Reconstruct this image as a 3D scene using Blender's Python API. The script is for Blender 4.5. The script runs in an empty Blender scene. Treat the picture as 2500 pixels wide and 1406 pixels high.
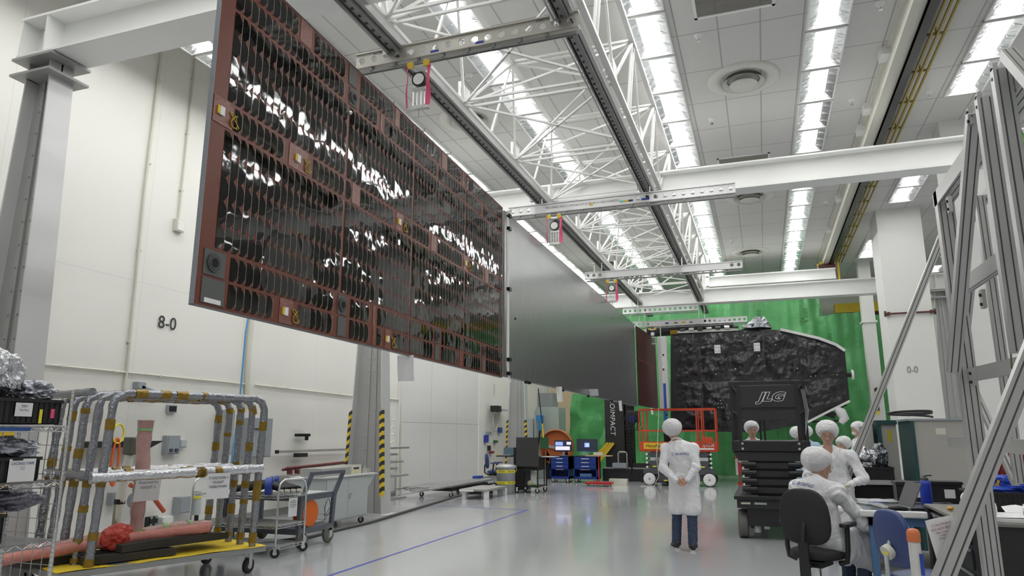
import bpy, math, random
import numpy as np
from mathutils import Vector, Matrix, Euler
random.seed(7)
scene = bpy.context.scene
COL = scene.collection
R = math.radians
# ---------------------------------------------------------------- camera, world, exposure
CF, CYAW, CPIT, CH = 1715.0, R(19.38), R(11.78), 1.6
cam_d = bpy.data.cameras.new('camera'); cam_d.sensor_width = 36; cam_d.lens = 36*CF/2500
cam_d.clip_start = .05; cam_d.clip_end = 200
cam = bpy.data.objects.new('camera', cam_d); COL.objects.link(cam)
cam.location = (0, 0, CH); cam.rotation_euler = (math.pi/2+CPIT, 0, CYAW)
scene.camera = cam
world = bpy.data.worlds.new('world'); scene.world = world; world.use_nodes = True
world.node_tree.nodes['Background'].inputs[0].default_value = (.9, .95, 1, 1)
world.node_tree.nodes['Background'].inputs[1].default_value = .4
scene.view_settings.view_transform = 'Standard'; scene.view_settings.look = 'None'
scene.view_settings.gamma = 1; scene.view_settings.use_curve_mapping = False
scene.view_settings.exposure = 0.27
LAMP = 12.0            # strength of the fluorescent diffusers
# the camera's geometry, only used to read real positions on real planes
_f = Vector((-math.sin(CYAW)*math.cos(CPIT), math.cos(CYAW)*math.cos(CPIT), math.sin(CPIT)))
_r = Vector((math.cos(CYAW), math.sin(CYAW), 0)); _u = _r.cross(_f)
def at(px, py, X=None, Y=None, Z=None):
    d = _f + _r*((px-1250)/CF) - _u*((py-703)/CF)
    t = X/d.x if X is not None else (Y/d.y if Y is not None else (Z-CH)/d.z)
    return Vector((0, 0, CH)) + d*t
# ---------------------------------------------------------------- materials
MATS = {}
def P(name, col, rough=.5, metal=0, emit=0, bump=None, vary=None, alpha=1, coat=0, spec=.5, trans=0, sss=0):
    if name in MATS: return MATS[name]
    m = bpy.data.materials.new(name); m.use_nodes = True; MATS[name] = m
    nt = m.node_tree; b = nt.nodes['Principled BSDF']
    c = tuple(col)+(1,)
    b.inputs['Base Color'].default_value = c
    b.inputs['Roughness'].default_value = rough
    b.inputs['Metallic'].default_value = metal
    b.inputs['Specular IOR Level'].default_value = spec
    if coat: b.inputs['Coat Weight'].default_value = coat
    if trans: b.inputs['Transmission Weight'].default_value = trans
    if sss: b.inputs['Subsurface Weight'].default_value = sss; b.inputs['Subsurface Radius'].default_value = (.02, .01, .006)
    if emit: b.inputs['Emission Color'].default_value = c; b.inputs['Emission Strength'].default_value = emit
    if alpha < 1: b.inputs['Alpha'].default_value = alpha
    if bump or vary:
        tc = nt.nodes.new('ShaderNodeTexCoord')
    if bump:   # (scale, strength, distance[, stretch])
        n = nt.nodes.new('ShaderNodeTexNoise'); n.inputs['Scale'].default_value = bump[0]; n.inputs['Detail'].default_value = bump[4] if len(bump) > 4 else 4
        mp = nt.nodes.new('ShaderNodeMapping')
        if len(bump) > 3: mp.inputs['Scale'].default_value = bump[3]
        bp = nt.nodes.new('ShaderNodeBump'); bp.inputs['Strength'].default_value = bump[1]; bp.inputs['Distance'].default_value = bump[2]
        nt.links.new(tc.outputs['Object'], mp.inputs[0]); nt.links.new(mp.outputs[0], n.inputs['Vector'])
        nt.links.new(n.outputs['Fac'], bp.inputs['Height']); nt.links.new(bp.outputs[0], b.inputs['Normal'])
    if vary:   # (scale, amount[, stretch])
        n = nt.nodes.new('ShaderNodeTexNoise'); n.inputs['Scale'].default_value = vary[0]; n.inputs['Detail'].default_value = 5
        mp = nt.nodes.new('ShaderNodeMapping')
        if len(vary) > 2: mp.inputs['Scale'].default_value = vary[2]
        mx = nt.nodes.new('ShaderNodeMix'); mx.data_type = 'RGBA'
        mx.inputs[6].default_value = tuple(max(0, v*(1-vary[1])) for v in col)+(1,)
        mx.inputs[7].default_value = tuple(min(1, v*(1+vary[1])) for v in col)+(1,)
        nt.links.new(tc.outputs['Object'], mp.inputs[0]); nt.links.new(mp.outputs[0], n.inputs['Vector'])
        nt.links.new(n.outputs['Fac'], mx.inputs[0]); nt.links.new(mx.outputs[2], b.inputs['Base Color'])
    return m
def lines_mat(name, base, line, pitch_x, pitch_y, w, axes=('X', 'Y'), off=(0, 0), rough=.8, vary=.03):
    """panels divided by thin joint lines, in object space"""
    m = bpy.data.materials.new(name); m.use_nodes = True; MATS[name] = m
    nt = m.node_tree; b = nt.nodes['Principled BSDF']; b.inputs['Roughness'].default_value = rough
    tc = nt.nodes.new('ShaderNodeTexCoord'); sp = nt.nodes.new('ShaderNodeSeparateXYZ'); nt.links.new(tc.outputs['Object'], sp.inputs[0])
    outs = []
    for ax, p, o in zip(axes, (pitch_x, pitch_y), off):
        a = nt.nodes.new('ShaderNodeMath'); a.operation = 'ADD'; a.inputs[1].default_value = 100*p-o
        nt.links.new(sp.outputs[ax], a.inputs[0])
        q = nt.nodes.new('ShaderNodeMath'); q.operation = 'MODULO'; q.inputs[1].default_value = p; nt.links.new(a.outputs[0], q.inputs[0])
        l = nt.nodes.new('ShaderNodeMath'); l.operation = 'LESS_THAN'; l.inputs[1].default_value = w; nt.links.new(q.outputs[0], l.inputs[0])
        outs.append(l)
    mx = nt.nodes.new('ShaderNodeMath'); mx.operation = 'MAXIMUM'
    nt.links.new(outs[0].outputs[0], mx.inputs[0]); nt.links.new(outs[1].outputs[0], mx.inputs[1])
    n = nt.nodes.new('ShaderNodeTexNoise'); n.inputs['Scale'].default_value = .7; nt.links.new(tc.outputs['Object'], n.inputs['Vector'])
    c1 = nt.nodes.new('ShaderNodeMix'); c1.data_type = 'RGBA'
    c1.inputs[6].default_value = tuple(v*(1-vary) for v in base)+(1,); c1.inputs[7].default_value = tuple(min(1, v*(1+vary)) for v in base)+(1,)
    nt.links.new(n.outputs['Fac'], c1.inputs[0])
    c2 = nt.nodes.new('ShaderNodeMix'); c2.data_type = 'RGBA'; c2.inputs[7].default_value = tuple(line)+(1,)
    nt.links.new(mx.outputs[0], c2.inputs[0]); nt.links.new(c1.outputs[2], c2.inputs[6]); nt.links.new(c2.outputs[2], b.inputs['Base Color'])
    return m
# ---------------------------------------------------------------- mesh building
class MB:
    def __init__(s): s.v = []; s.f = []; s.mi = []; s.cur = 0; s.sm = []; s.smooth = False
    def add(s, vs, fs):
        o = len(s.v); s.v += [tuple(v) for v in vs]
        for f in fs: s.f.append(tuple(o+i for i in f)); s.mi.append(s.cur); s.sm.append(s.smooth)
        return s
    def box(s, c, d, rot=None, taper=1):
        c = Vector(c); hx, hy, hz = d[0]/2, d[1]/2, d[2]/2
        vs = []
        for z in (-1, 1):
            t = taper if z > 0 else 1
            for x, y in ((-1, -1), (1, -1), (1, 1), (-1, 1)): vs.append(Vector((x*hx*t, y*hy*t, z*hz)))
        if rot is not None:
            M = rot if isinstance(rot, Matrix) else Euler(rot).to_matrix()
            vs = [M @ v for v in vs]
        return s.add([v+c for v in vs], [(3, 2, 1, 0), (4, 5, 6, 7), (0, 1, 5, 4), (1, 2, 6, 5), (2, 3, 7, 6), (3, 0, 4, 7)])
    def b2(s, lo, hi): return s.box([(a+b)/2 for a, b in zip(lo, hi)], [abs(b-a) for a, b in zip(lo, hi)])
    def frame(s, p0, p1):
        d = (Vector(p1)-Vector(p0)).normalized(); u = Vector((0, 0, 1)) if abs(d.z) < .95 else Vector((0, 1, 0))
        a = d.cross(u).normalized(); return d, a, a.cross(d)
    def bar(s, p0, p1, w, h=None, prof=None):
        """bar from p0 to p1; w sideways, h up; prof = list of 2D points (in units of w,h)"""
        h = h or w; p0 = Vector(p0); p1 = Vector(p1); d, a, b = s.frame(p0, p1)
        pr = prof or [(-.5, -.5), (.5, -.5), (.5, .5), (-.5, .5)]
        n = len(pr); vs = [p+a*(x*w)+b*(y*h) for p in (p0, p1) for x, y in pr]
        fs = [(i, (i+1) % n, n+(i+1) % n, n+i) for i in range(n)]+[tuple(range(n-1, -1, -1)), tuple(range(n, 2*n))]
        return s.add(vs, fs)
    def cyl(s, p0, p1, r, r1=None, n=14, cap=True):
        r1 = r if r1 is None else r1; p0 = Vector(p0); p1 = Vector(p1); d, a, b = s.frame(p0, p1)
        vs = []
        for p, q in ((p0, r), (p1, r1)):
            for i in range(n): t = 2*math.pi*i/n; vs.append(p+a*(q*math.cos(t))+b*(q*math.sin(t)))
        sm = s.smooth; s.smooth = True
        s.add(vs, [(i, (i+1) % n, n+(i+1) % n, n+i) for i in range(n)])
        s.smooth = sm
        if cap: s.add(vs, [tuple(range(n-1, -1, -1)), tuple(range(n, 2*n))])
        return s
    def tube(s, pts, r, n=10, wob=0, cap=True):
        pts = [Vector(p) for p in pts]; vs = []; m = len(pts); pa = None
        for i, p in enumerate(pts):
            d = (pts[min(i+1, m-1)]-pts[max(i-1, 0)]).normalized()
            if pa is None:
                u = Vector((0, 0, 1)) if abs(d.z) < .9 else Vector((0, 1, 0)); a = d.cross(u).normalized()
            else: a = (pa-d*pa.dot(d)).normalized()
            pa = a; b = d.cross(a)
            rr = r[i] if isinstance(r, (list, tuple)) else r
            for k in range(n):
                t = 2*math.pi*k/n; q = rr*(1+wob*random.uniform(-1, 1)); vs.append(p+a*(q*math.cos(t))+b*(q*math.sin(t)))
        fs = [(i*n+k, i*n+(k+1) % n, (i+1)*n+(k+1) % n, (i+1)*n+k) for i in range(m-1) for k in range(n)]
        sm = s.smooth; s.smooth = True; s.add(vs, fs); s.smooth = sm
        if cap: s.add(vs, [tuple(range(n-1, -1, -1)), tuple(range((m-1)*n, m*n))])
        return s
    def lathe(s, prof, c=(0, 0, 0), n=24, axis='Z'):
        c = Vector(c); vs = []
        for r, z in prof:
            for k in range(n):
                t = 2*math.pi*k/n; v = (r*math.cos(t), r*math.sin(t), z)
                if axis == 'X': v = (v[2], v[0], v[1])
                if axis == 'Y': v = (v[0], -v[2], v[1]); v = (v[0], v[1], v[2])
                vs.append(c+Vector(v))
        m = len(prof)
        sm = s.smooth; s.smooth = True
        s.add(vs, [(i*n+k, i*n+(k+1) % n, (i+1)*n+(k+1) % n, (i+1)*n+k) for i in range(m-1) for k in range(n)]); s.smooth = sm
        return s
    def prism(s, poly, a0, a1, axis='Y'):
        """extrude a 2D polygon along an axis. axis Y: poly in (x,z); X: (y,z); Z: (x,y)"""
        def mk(p, a): return {'Y': (p[0], a, p[1]), 'X': (a, p[0], p[1]), 'Z': (p[0], p[1], a)}[axis]
        n = len(poly); vs = [mk(p, a) for a in (a0, a1) for p in poly]
        return s.add(vs, [tuple(range(n)), tuple(range(2*n-1, n-1, -1))]+[(i, n+i, n+(i+1) % n, (i+1) % n) for i in range(n)])
    def sphere(s, c, r, n=12, sc=(1, 1, 1)):
        vs = []; c = Vector(c)
        for i in range(1, n//2):
            t = math.pi*i/(n//2)
            for k in range(n): p = 2*math.pi*k/n; vs.append(c+Vector((r*sc[0]*math.sin(t)*math.cos(p), r*sc[1]*math.sin(t)*math.sin(p), r*sc[2]*math.cos(t))))
        m = n//2-1; T = len(vs); vs += [c+Vector((0, 0, r*sc[2])), c-Vector((0, 0, r*sc[2]))]
        fs = [(i*n+k, (i+1)*n+k, (i+1)*n+(k+1) % n, i*n+(k+1) % n) for i in range(m-1) for k in range(n)]
        fs += [(T, k, (k+1) % n) for k in range(n)]+[(T+1, (m-1)*n+(k+1) % n, (m-1)*n+k) for k in range(n)]
        sm = s.smooth; s.smooth = True; s.add(vs, fs); s.smooth = sm; return s
    def sheet(s, fn, nu, nv, thick=0.0):
        """grid surface fn(u,v)->point"""
        vs = [fn(i/nu, j/nv) for j in range(nv+1) for i in range(nu+1)]
        fs = [(j*(nu+1)+i, j*(nu+1)+i+1, (j+1)*(nu+1)+i+1, (j+1)*(nu+1)+i) for j in range(nv) for i in range(nu)]
        return s.add(vs, fs)
    def mesh(s, name, mats):
        me = bpy.data.meshes.new(name); me.from_pydata(s.v, [], s.f); 
        for m in (mats if isinstance(mats, (list, tuple)) else [mats]): me.materials.append(m)
        me.polygons.foreach_set('material_index', s.mi); me.polygons.foreach_set('use_smooth', s.sm); me.update(); return me
    def build(s, name, mats, parent=None, bevel=0, loc=None, mods=None, fix=True):
        if parent is None and loc is None and s.v:      # own origin at the base of the thing
            a = np.array(s.v); lo = a.min(0); hi = a.max(0); loc = Vector(((lo[0]+hi[0])/2, (lo[1]+hi[1])/2, lo[2]))
            s.v = [tuple(Vector(v)-loc) for v in s.v]
        me = s.mesh(name, mats); o = bpy.data.objects.new(name, me); COL.objects.link(o)
        if loc is not None: o.location = loc
        if parent is not None: o.parent = parent
        if fix:
            import bmesh
            bm = bmesh.new(); bm.from_mesh(me); bmesh.ops.recalc_face_normals(bm, faces=bm.faces); bm.to_mesh(me); bm.free()
        if bevel:
            md = o.modifiers.new('bevel', 'BEVEL'); md.width = bevel; md.segments = 2; md.limit_method = 'ANGLE'
        return o
def tag(o, label, cat, group=None):
    o['label'] = label; o['category'] = cat
    if group: o['group'] = group
    return o
def struct(o): o['kind'] = 'structure'; return o
def thing(name, label, cat, loc=(0, 0, 0), rz=0, group=None):
    o = bpy.data.objects.new(name, None); COL.objects.link(o); o.empty_display_size = .1
    o.location = loc; o.rotation_euler = (0, 0, rz); return tag(o, label, cat, group)
def part(t, name, mb, m, bevel=0, label=None):
    o = mb.build(name, m, t, bevel)
    if label: o['label'] = label
    return o
def one(name, mb, m, label, cat, group=None, bevel=0): return tag(mb.build(name, m, None, bevel), label, cat, group)
def dup(o, loc=None, rz=None, label=None, parent=None):
    c = o.copy(); COL.objects.link(c)
    if parent: c.parent = parent
    if loc is not None: c.location = loc
    if rz is not None: c.rotation_euler = (0, 0, rz)
    if label: c['label'] = label
    for ch in [x for x in bpy.data.objects if x.parent == o]: dup(ch, parent=c)
    return c
def text(t, s, name, body, size, loc, rot, m, extrude=.0008, align='CENTER', shear=0, space=1, sx=1, bold=0):
    cu = bpy.data.curves.new(name, 'FONT'); cu.body = body; cu.size = size; cu.extrude = extrude; cu.align_x = align; cu.align_y = 'CENTER'
    cu.shear = shear; cu.space_character = space; cu.offset = bold
    o = bpy.data.objects.new(name, cu); COL.objects.link(o)
    me = bpy.data.meshes.new_from_object(o.evaluated_get(bpy.context.evaluated_depsgraph_get())); 
    bpy.data.objects.remove(o); bpy.data.curves.remove(cu)
    me.materials.clear(); me.materials.append(m)
    o = bpy.data.objects.new(name, me); COL.objects.link(o); o.location = loc; o.rotation_euler = rot; o.scale = (sx, 1, 1)
    if t: o.parent = t
    return o
def rr(w, h, r, n=5):
    """rounded rectangle outline"""
    out = []
    for cx, cy, a in ((w/2-r, h/2-r, 0), (-w/2+r, h/2-r, 90), (-w/2+r, -h/2+r, 180), (w/2-r, -h/2+r, 270)):
        for i in range(n+1): t = R(a+90*i/n); out.append((cx+r*math.cos(t), cy+r*math.sin(t)))
    return out
# ---------------------------------------------------------------- shared materials
WHITE = P('white paint', (.80, .80, .77), .55, vary=(.5, .03))
STEEL_W = P('white painted steel', (.90, .905, .885), .38, vary=(1.5, .03))
TRUSSW = P('white truss paint', (.86, .86, .84), .35)
ALU = P('brushed aluminium', (.62, .62, .61), .38, .75, vary=(3, .08, (1, 1, .1)))
ALUD = P('grey aluminium', (.42, .42, .41), .45, .6)
CHROME = P('chrome', (.75, .75, .76), .18, 1)
BLACK = P('black plastic', (.018, .018, .019), .42)
BLACKM = P('black metal', (.014, .014, .015), .35, .2)
DARK = P('dark rubber', (.03, .03, .03), .7)
GREYP = P('grey paint', (.33, .36, .39), .45)
LGREY = P('light grey paint', (.50, .54, .54), .45)
SLATE = P('slate grey paint', (.12, .135, .165), .4)
YEL = P('yellow paint', (.75, .52, .03), .5)
HYEL = P('bright yellow', (.85, .75, .05), .5)
RED = P('red paint', (.50, .055, .03), .45)
BLUE = P('blue paint', (.012, .04, .25), .35)
LBLUE = P('light blue paint', (.10, .22, .42), .45)
PAPER = P('white paper', (.82, .82, .82), .7)
INK = P('black print', (.02, .02, .02), .6)
PINK = P('pink tape', (.80, .10, .22), .55)
ORANGE = P('orange plastic', (.75, .14, .03), .4)
KAPTON = P('amber tape', (.27, .165, .012), .22, .2, bump=(40, .8, .01), vary=(25, .35))
FOIL = P('metal foil', (.62, .63, .66), .2, 1, bump=(34, .9, .02))
FOILD = P('dark metal film', (.30, .31, .34), .24, .9, bump=(30, .9, .02))
SHRINK = P('clear bag film', (.45, .46, .52), .12, .55, bump=(16, 1, .04))
TEAL = P('dark green trim', (.02, .07, .07), .4)
BEIGE = P('beige cabinet paint', (.42, .41, .38), .5)
# ---------------------------------------------------------------- the room
XL, XR, YB, YE, ZC = -9.4, 12.0, -9.0, 31.0, 7.65
def floor_mat():
    m = P('glossy grey epoxy', (.42, .43, .455), .16, spec=.55, coat=.3); nt = m.node_tree; b = nt.nodes['Principled BSDF']
    b.inputs['Coat Roughness'].default_value = .05
    tc = nt.nodes.new('ShaderNodeTexCoord'); n = nt.nodes.new('ShaderNodeTexNoise'); n.inputs['Scale'].default_value = .35; n.inputs['Detail'].default_value = 6
    mx = nt.nodes.new('ShaderNodeMix'); mx.data_type = 'RGBA'; mx.inputs[6].default_value = (.45, .46, .485, 1); mx.inputs[7].default_value = (.56, .57, .58, 1)
    nt.links.new(tc.outputs['Object'], n.inputs['Vector']); nt.links.new(n.outputs['Fac'], mx.inputs[0]); nt.links.new(mx.outputs[2], b.inputs['Base Color'])
    w = nt.nodes.new('ShaderNodeTexNoise'); w.inputs['Scale'].default_value = 1.6; w.inputs['Detail'].default_value = 2
    bp = nt.nodes.new('ShaderNodeBump'); bp.inputs['Strength'].default_value = .12; bp.inputs['Distance'].default_value = .006
    nt.links.new(tc.outputs['Object'], w.inputs['Vector']); nt.links.new(w.outputs['Fac'], bp.inputs['Height']); nt.links.new(bp.outputs[0], b.inputs['Normal'])
    return m
struct(MB().b2((XL-.2, YB, -.2), (XR+.2, YE+.2, 0)).build('floor', floor_mat()))
ceil_m = lines_mat('acoustic ceiling tile', (.66, .655, .635), (.40, .40, .39), .61, 1.22, .022, off=(0.99-.011-1.85, .4))
o = MB().b2((-8.3, YB, ZC), (XR, YE, ZC+.1)).build('ceiling', ceil_m, loc=(0, 0, 0)); struct(o)
struct(MB().b2((XL, YB, 8.45), (-8.3, YE, 8.55)).b2((-8.34, YB, ZC+.0), (-8.3, YE, 8.5)).build('ceiling_raised', WHITE))
wall_m = lines_mat('white wall panels', (.79, .78, .735), (.70, .70, .67), 2.45, 4.02, .012, axes=('Y', 'Z'), off=(1.2, 0), rough=.6, vary=.02)
struct(MB().b2((XL-.2, YB, 0), (XL, YE, 8.5)).build('wall_left', wall_m, loc=(0, 0, 0)))
struct(MB().b2((XR, YB, 0), (XR+.2, YE, 8.5)).build('wall_right', WHITE))
struct(MB().b2((XL, YE, 0), (XR, YE+.2, 8.5)).build('wall_back', P('pale green wall', (.62, .68, .60), .7)))
struct(MB().b2((XL, YB-.2, 0), (XR, YB, 8.5)).build('wall_front', WHITE))
struct(MB().b2((XL, YB, 0), (XL+.012, YE, .14)).build('baseboard_left', P('grey cove base', (.28, .28, .27), .6)))
# tan partition board near the left end of the back wall
a = at(1338, 1000, Y=YE-.1); b_ = at(1475, 1000, Y=YE-.1)
struct(MB().b2((a.x, YE-.12, 0), (b_.x+2, YE, 4.4)).build('wall_partition', P('tan board', (.62, .50, .33), .7)))
# ---------------------------------------------------------------- recessed lights
EM = P('lit fluorescent diffuser', (1, 1, .985), .5, emit=LAMP)
REFL = P('mirror louvre', (.70, .72, .73), .25, .85, bump=(8, .5, .03))
FRM = P('white light frame', (.85, .85, .84), .4)
def make_light(label):
    t = thing('ceiling_light', label, 'ceiling light', (0, 0, 0), 0, 'recessed fluorescent ceiling lights')
    m = MB(); W, L = .60, 1.22
    m.b2((-W/2, -L/2, -.05), (W/2, -L/2+.035, .02)).b2((-W/2, L/2-.02, -.05), (W/2, L/2, .02))
    m.b2((-W/2, -L/2, -.055), (-W/2+.025, L/2, .02)).b2((W/2-.025, -L/2, -.055), (W/2, L/2, .02))
    part(t, 'frame', m, FRM)
    d = MB(); pr = [(-.135, -.0), (-.10, -.022), (0, -.032), (.10, -.022), (.135, 0)]
    d.prism(pr+[(.135, .01), (-.135, .01)], -L/2+.04, L/2-.025); part(t, 'diffuser', d, EM)
    for s in (-1, 1):
        r = MB(); r.prism([(s*.14, -.002), (s*.275, -.05), (s*.275, 0), (s*.14, 0)], -L/2+.04, L/2-.025)
        for k in range(3): r.prism([(s*.16, -.009), (s*.27, -.050), (s*.27, -.055), (s*.16, -.03)], -L/2+.25+k*.33, -L/2+.262+k*.33)
        part(t, 'reflector', r, REFL)
        e = MB()
        e.tube([(s*(.145+.11*math.sin(q)), L/2-.04-.07*math.cos(q), -.03) for q in [i*.26 for i in range(7)]], .008, 6)
        part(t, 'end_clip', e, FRM)
    return t
L0 = make_light('x')
rows = [(1.305, 'white recessed light troffer in the long row nearest the yellow conduit rails', -6, 30),
        (-1.25, 'white recessed light troffer in the row just right of the white roof truss', -6, 30),
        (-3.85, 'white recessed light troffer in the row seen behind the white roof truss', -6, 30),
        (-6.35, 'white recessed light troffer in the row seen over the top edge of the solar panel', 2, 30),
        (-8.02, 'white recessed light troffer along the left wall above the grey tower', 4.5, 27)]
first = True
for x, lab, y0, y1 in rows:
    y = 9.98
    while y-1.27 > y0: y -= 1.27
    while y < y1:
        skip = any(abs(y-g) < .7 for g in (13.2,)) and False
        if first: L0.location = (x, y, ZC); L0['label'] = lab; first = False
        else: dup(L0, (x, y, ZC), label=lab)
        y += 1.27
DL = ['white recessed light troffer at the top right behind the aluminium frame', 'white recessed light troffer seen below the white cross beam right of the yellow rails', 'short recessed light troffer beside the far narrow column']
for x, ys, lab in ((3.79, (9.3, 10.57, 11.84, 13.11), DL[0]), (3.79, (18.2, 19.47), DL[1]), (3.75, (24.5, 25.77), DL[2])):
    for y in ys: dup(L0, (x, y, ZC), label=lab)
for x in (6.4, 9.2):
    for k in range(-4, 24, 2): dup(L0, (x, 1.3*k+.5, ZC), label='white recessed light troffer beyond the right-hand columns')
# air diffusers, grilles, sprinklers
def diffuser(x, y, lab):
    t = thing('ceiling_diffuser', lab, 'air vent', (x, y, ZC), 0, 'round ceiling air diffusers')
    w = P('cream vent paint', (.72, .71, .66), .5)
    part(t, 'outer_ring', MB().lathe([(.60, 0), (.60, -.02), (.55, -.05), (.42, -.03), (.36, .0)], n=40), w)
    part(t, 'middle_ring', MB().lathe([(.35, -.09), (.36, -.10), (.31, -.07), (.24, -.01)], n=36), w)
    part(t, 'centre_cone', MB().lathe([(.235, -.12), (.22, -.135), (.12, -.11), (.0, -.11)], n=32), w)
    part(t, 'throat', MB().lathe([(.37, .01), (.0, .012)], n=32).lathe([(.3, -.0), (.26, -.045), (.25, -.0)], n=32), P('vent dark', (.12, .12, .11), .7))
    for a in range(3): pass
for x, y, l in ((.07, 11.9, 'large round ceiling diffuser between two light rows, nearest in front of the cross beam'), (.05, 18.4, 'round ceiling diffuser half hidden by the white cross beam'),
                (-.03, 24.4, 'farthest round ceiling diffuser right of the truss'), (-5.05, 11.8, 'round ceiling diffuser behind the left hanging rail'), (-5.0, 24.4, 'round ceiling diffuser far back behind the hanging rail')):
    diffuser(x, y, l)
GR = P('grille bars', (.30, .29, .26), .6)
for x, y, l in ((0, 9.2, 'grey slatted return air grille at the top edge of the picture'), (-.03, 16.1, 'grey slatted return air grille just above the white cross beam')):
    t = thing('return_air_grille', l, 'air vent', (x, y, ZC), 0, 'return air grilles')
    part(t, 'frame', MB().b2((-.56, -.6, -.012), (.56, -.55, .01)).b2((-.56, .55, -.012), (.56, .6, .01)).b2((-.56, -.6, -.012), (-.52, .6, .01)).b2((.52, -.6, -.012), (.56, .6, .01)), FRM)
    m = MB()
    for k in range(36): m.box((0, -.53+k*.0303, -.004), (1.04, .014, .012), (.5, 0, 0))
    part(t, 'slats', m, GR); part(t, 'backing', MB().b2((-.52, -.55, .004), (.52, .55, .008)), P('vent dark', (.12, .12, .11), .7))
def sprinkler(px, py, lab):
    p = at(px, py, Z=ZC-.06); t = thing('sprinkler_head', lab, 'sprinkler', (p.x, p.y, ZC), 0, 'ceiling fire sprinklers')
    part(t, 'escutcheon', MB().lathe([(.07, 0), (.068, -.012), (.04, -.045), (.03, -.05), (0, -.05)], n=16), FRM)
    part(t, 'head', MB().cyl((0, 0, -.05), (0, 0, -.10), .01).cyl((0, 0, -.10), (0, 0, -.105), .03), CHROME)
for q in ((1706, 95, 'sprinkler head left of the large round diffuser'), (1145, 190, 'sprinkler head beside the first hanging cross beam'), (1738, 297, 'sprinkler head above the second return grille'),
          (2150, 17, 'sprinkler head at the top between light row and crane runway'), (2080, 250, 'sprinkler head left of the runway beam'), (2268, 232, 'sprinkler head right of the yellow rails'), (2015, 498, 'sprinkler head below the white cross beam'), (1787, 590, 'sprinkler head farthest back on the ceiling')):
    sprinkler(*q)
# ---------------------------------------------------------------- crane runway with yellow conductor bars
def ibeam(m, p0, p1, w, h, tf=.03, tw=.02):
    """I section, web vertical"""
    p0 = Vector(p0); p1 = Vector(p1); d = (p1-p0).normalized(); up = Vector((0, 0, 1))
    for z in (-h/2+tf/2, h/2-tf/2): m.bar(p0+up*z, p1+up*z, w, tf)
    m.bar(p0, p1, tw, h-2*tf)
    return m
t = thing('crane_runway_beam', 'cream crane runway beam with dark lower flange under the ceiling', 'beam', (2.42, 10, ZC))
m = MB().b2((-.12, -17, -.30), (.06, 16.3, -.02)).b2((-.17, -17, -.04), (.1, 16.3, 0))
part(t, 'web', m, P('cream steel', (.70, .69, .61), .45), 0)
part(t, 'lower_flange', MB().b2((.061, -17, -.36), (.20, 16.3, -.32)).b2((.061, -17, -.36), (.075, 16.3, -.04)), P('dark bare steel', (.055, .055, .055), .35, .5))
for k in (1.55, 3.6, 4.6, 9, 12): part(t, 'hanger_clip', MB().b2((-.26, k, -.13), (-.12, k+.3, 0)), FRM)
t = thing('conductor_rail', 'set of three mustard yellow conductor bars along the crane runway', 'rail', (2.86, 10, ZC), 0)
for x in (-.09, 0, .09): part(t, 'conductor_bar', MB().bar((x, -17, -.16), (x, 16.3, -.16), .028, .04), P('mustard insulation', (.36, .27, .035), .45))
for k in range(-14, 14): part(t, 'bracket', MB().b2((-.13, k*1.18, -.135), (.13, k*1.18+.03, -.10)).b2((-.32, k*1.18, -.12), (-.12, k*1.18+.07, -.10)).b2((-.01, k*1.18, -.12), (.01, k*1.18+.03, 0)), P('rail bracket', (.30, .25, .08), .5))
t = thing('crane_end_truck', 'dark red crane end truck hanging at the far end of the runway beam', 'crane', at(2030, 684, Y=25.9)-Vector((.12, 0, 0)))
part(t, 'truck_body', MB().box((0, 0, .35), (.55, .5, .34)), P('dark red steel', (.11, .04, .035), .5), .01)
for s in (-1, 1): part(t, 'wheel', MB().cyl((s*.16-.03, 0, .62), (s*.16+.03, 0, .62), .09), YEL)
part(t, 'hanger', MB().b2((-.3, -.02, .52), (.3, .02, .6)).b2((.34, -.03, .0), (.40, .03, .95)).cyl((-.1, -.1, .12), (-.1, -.1, .2), .05).cyl((.1, -.1, .12), (.1, -.1, .2), .05), YEL)
p0, p1 = at(1725, 690, Y=24.6), at(2040, 668, Y=24.6)
t = thing('bridge_crane_girder', 'slim white crane bridge girder above the far cross beam', 'crane', ((p0.x+p1.x)/2, 24.6, p0.z))
part(t, 'girder', ibeam(MB(), (p0.x-t.location.x, 0, 0), (p1.x-t.location.x, 0, 0), .3, .36), STEEL_W)
part(t, 'end_post', MB().b2((p0.x-t.location.x-.15, -.15, -.2), (p0.x-t.location.x+.1, .15, .9)), STEEL_W)
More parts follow.
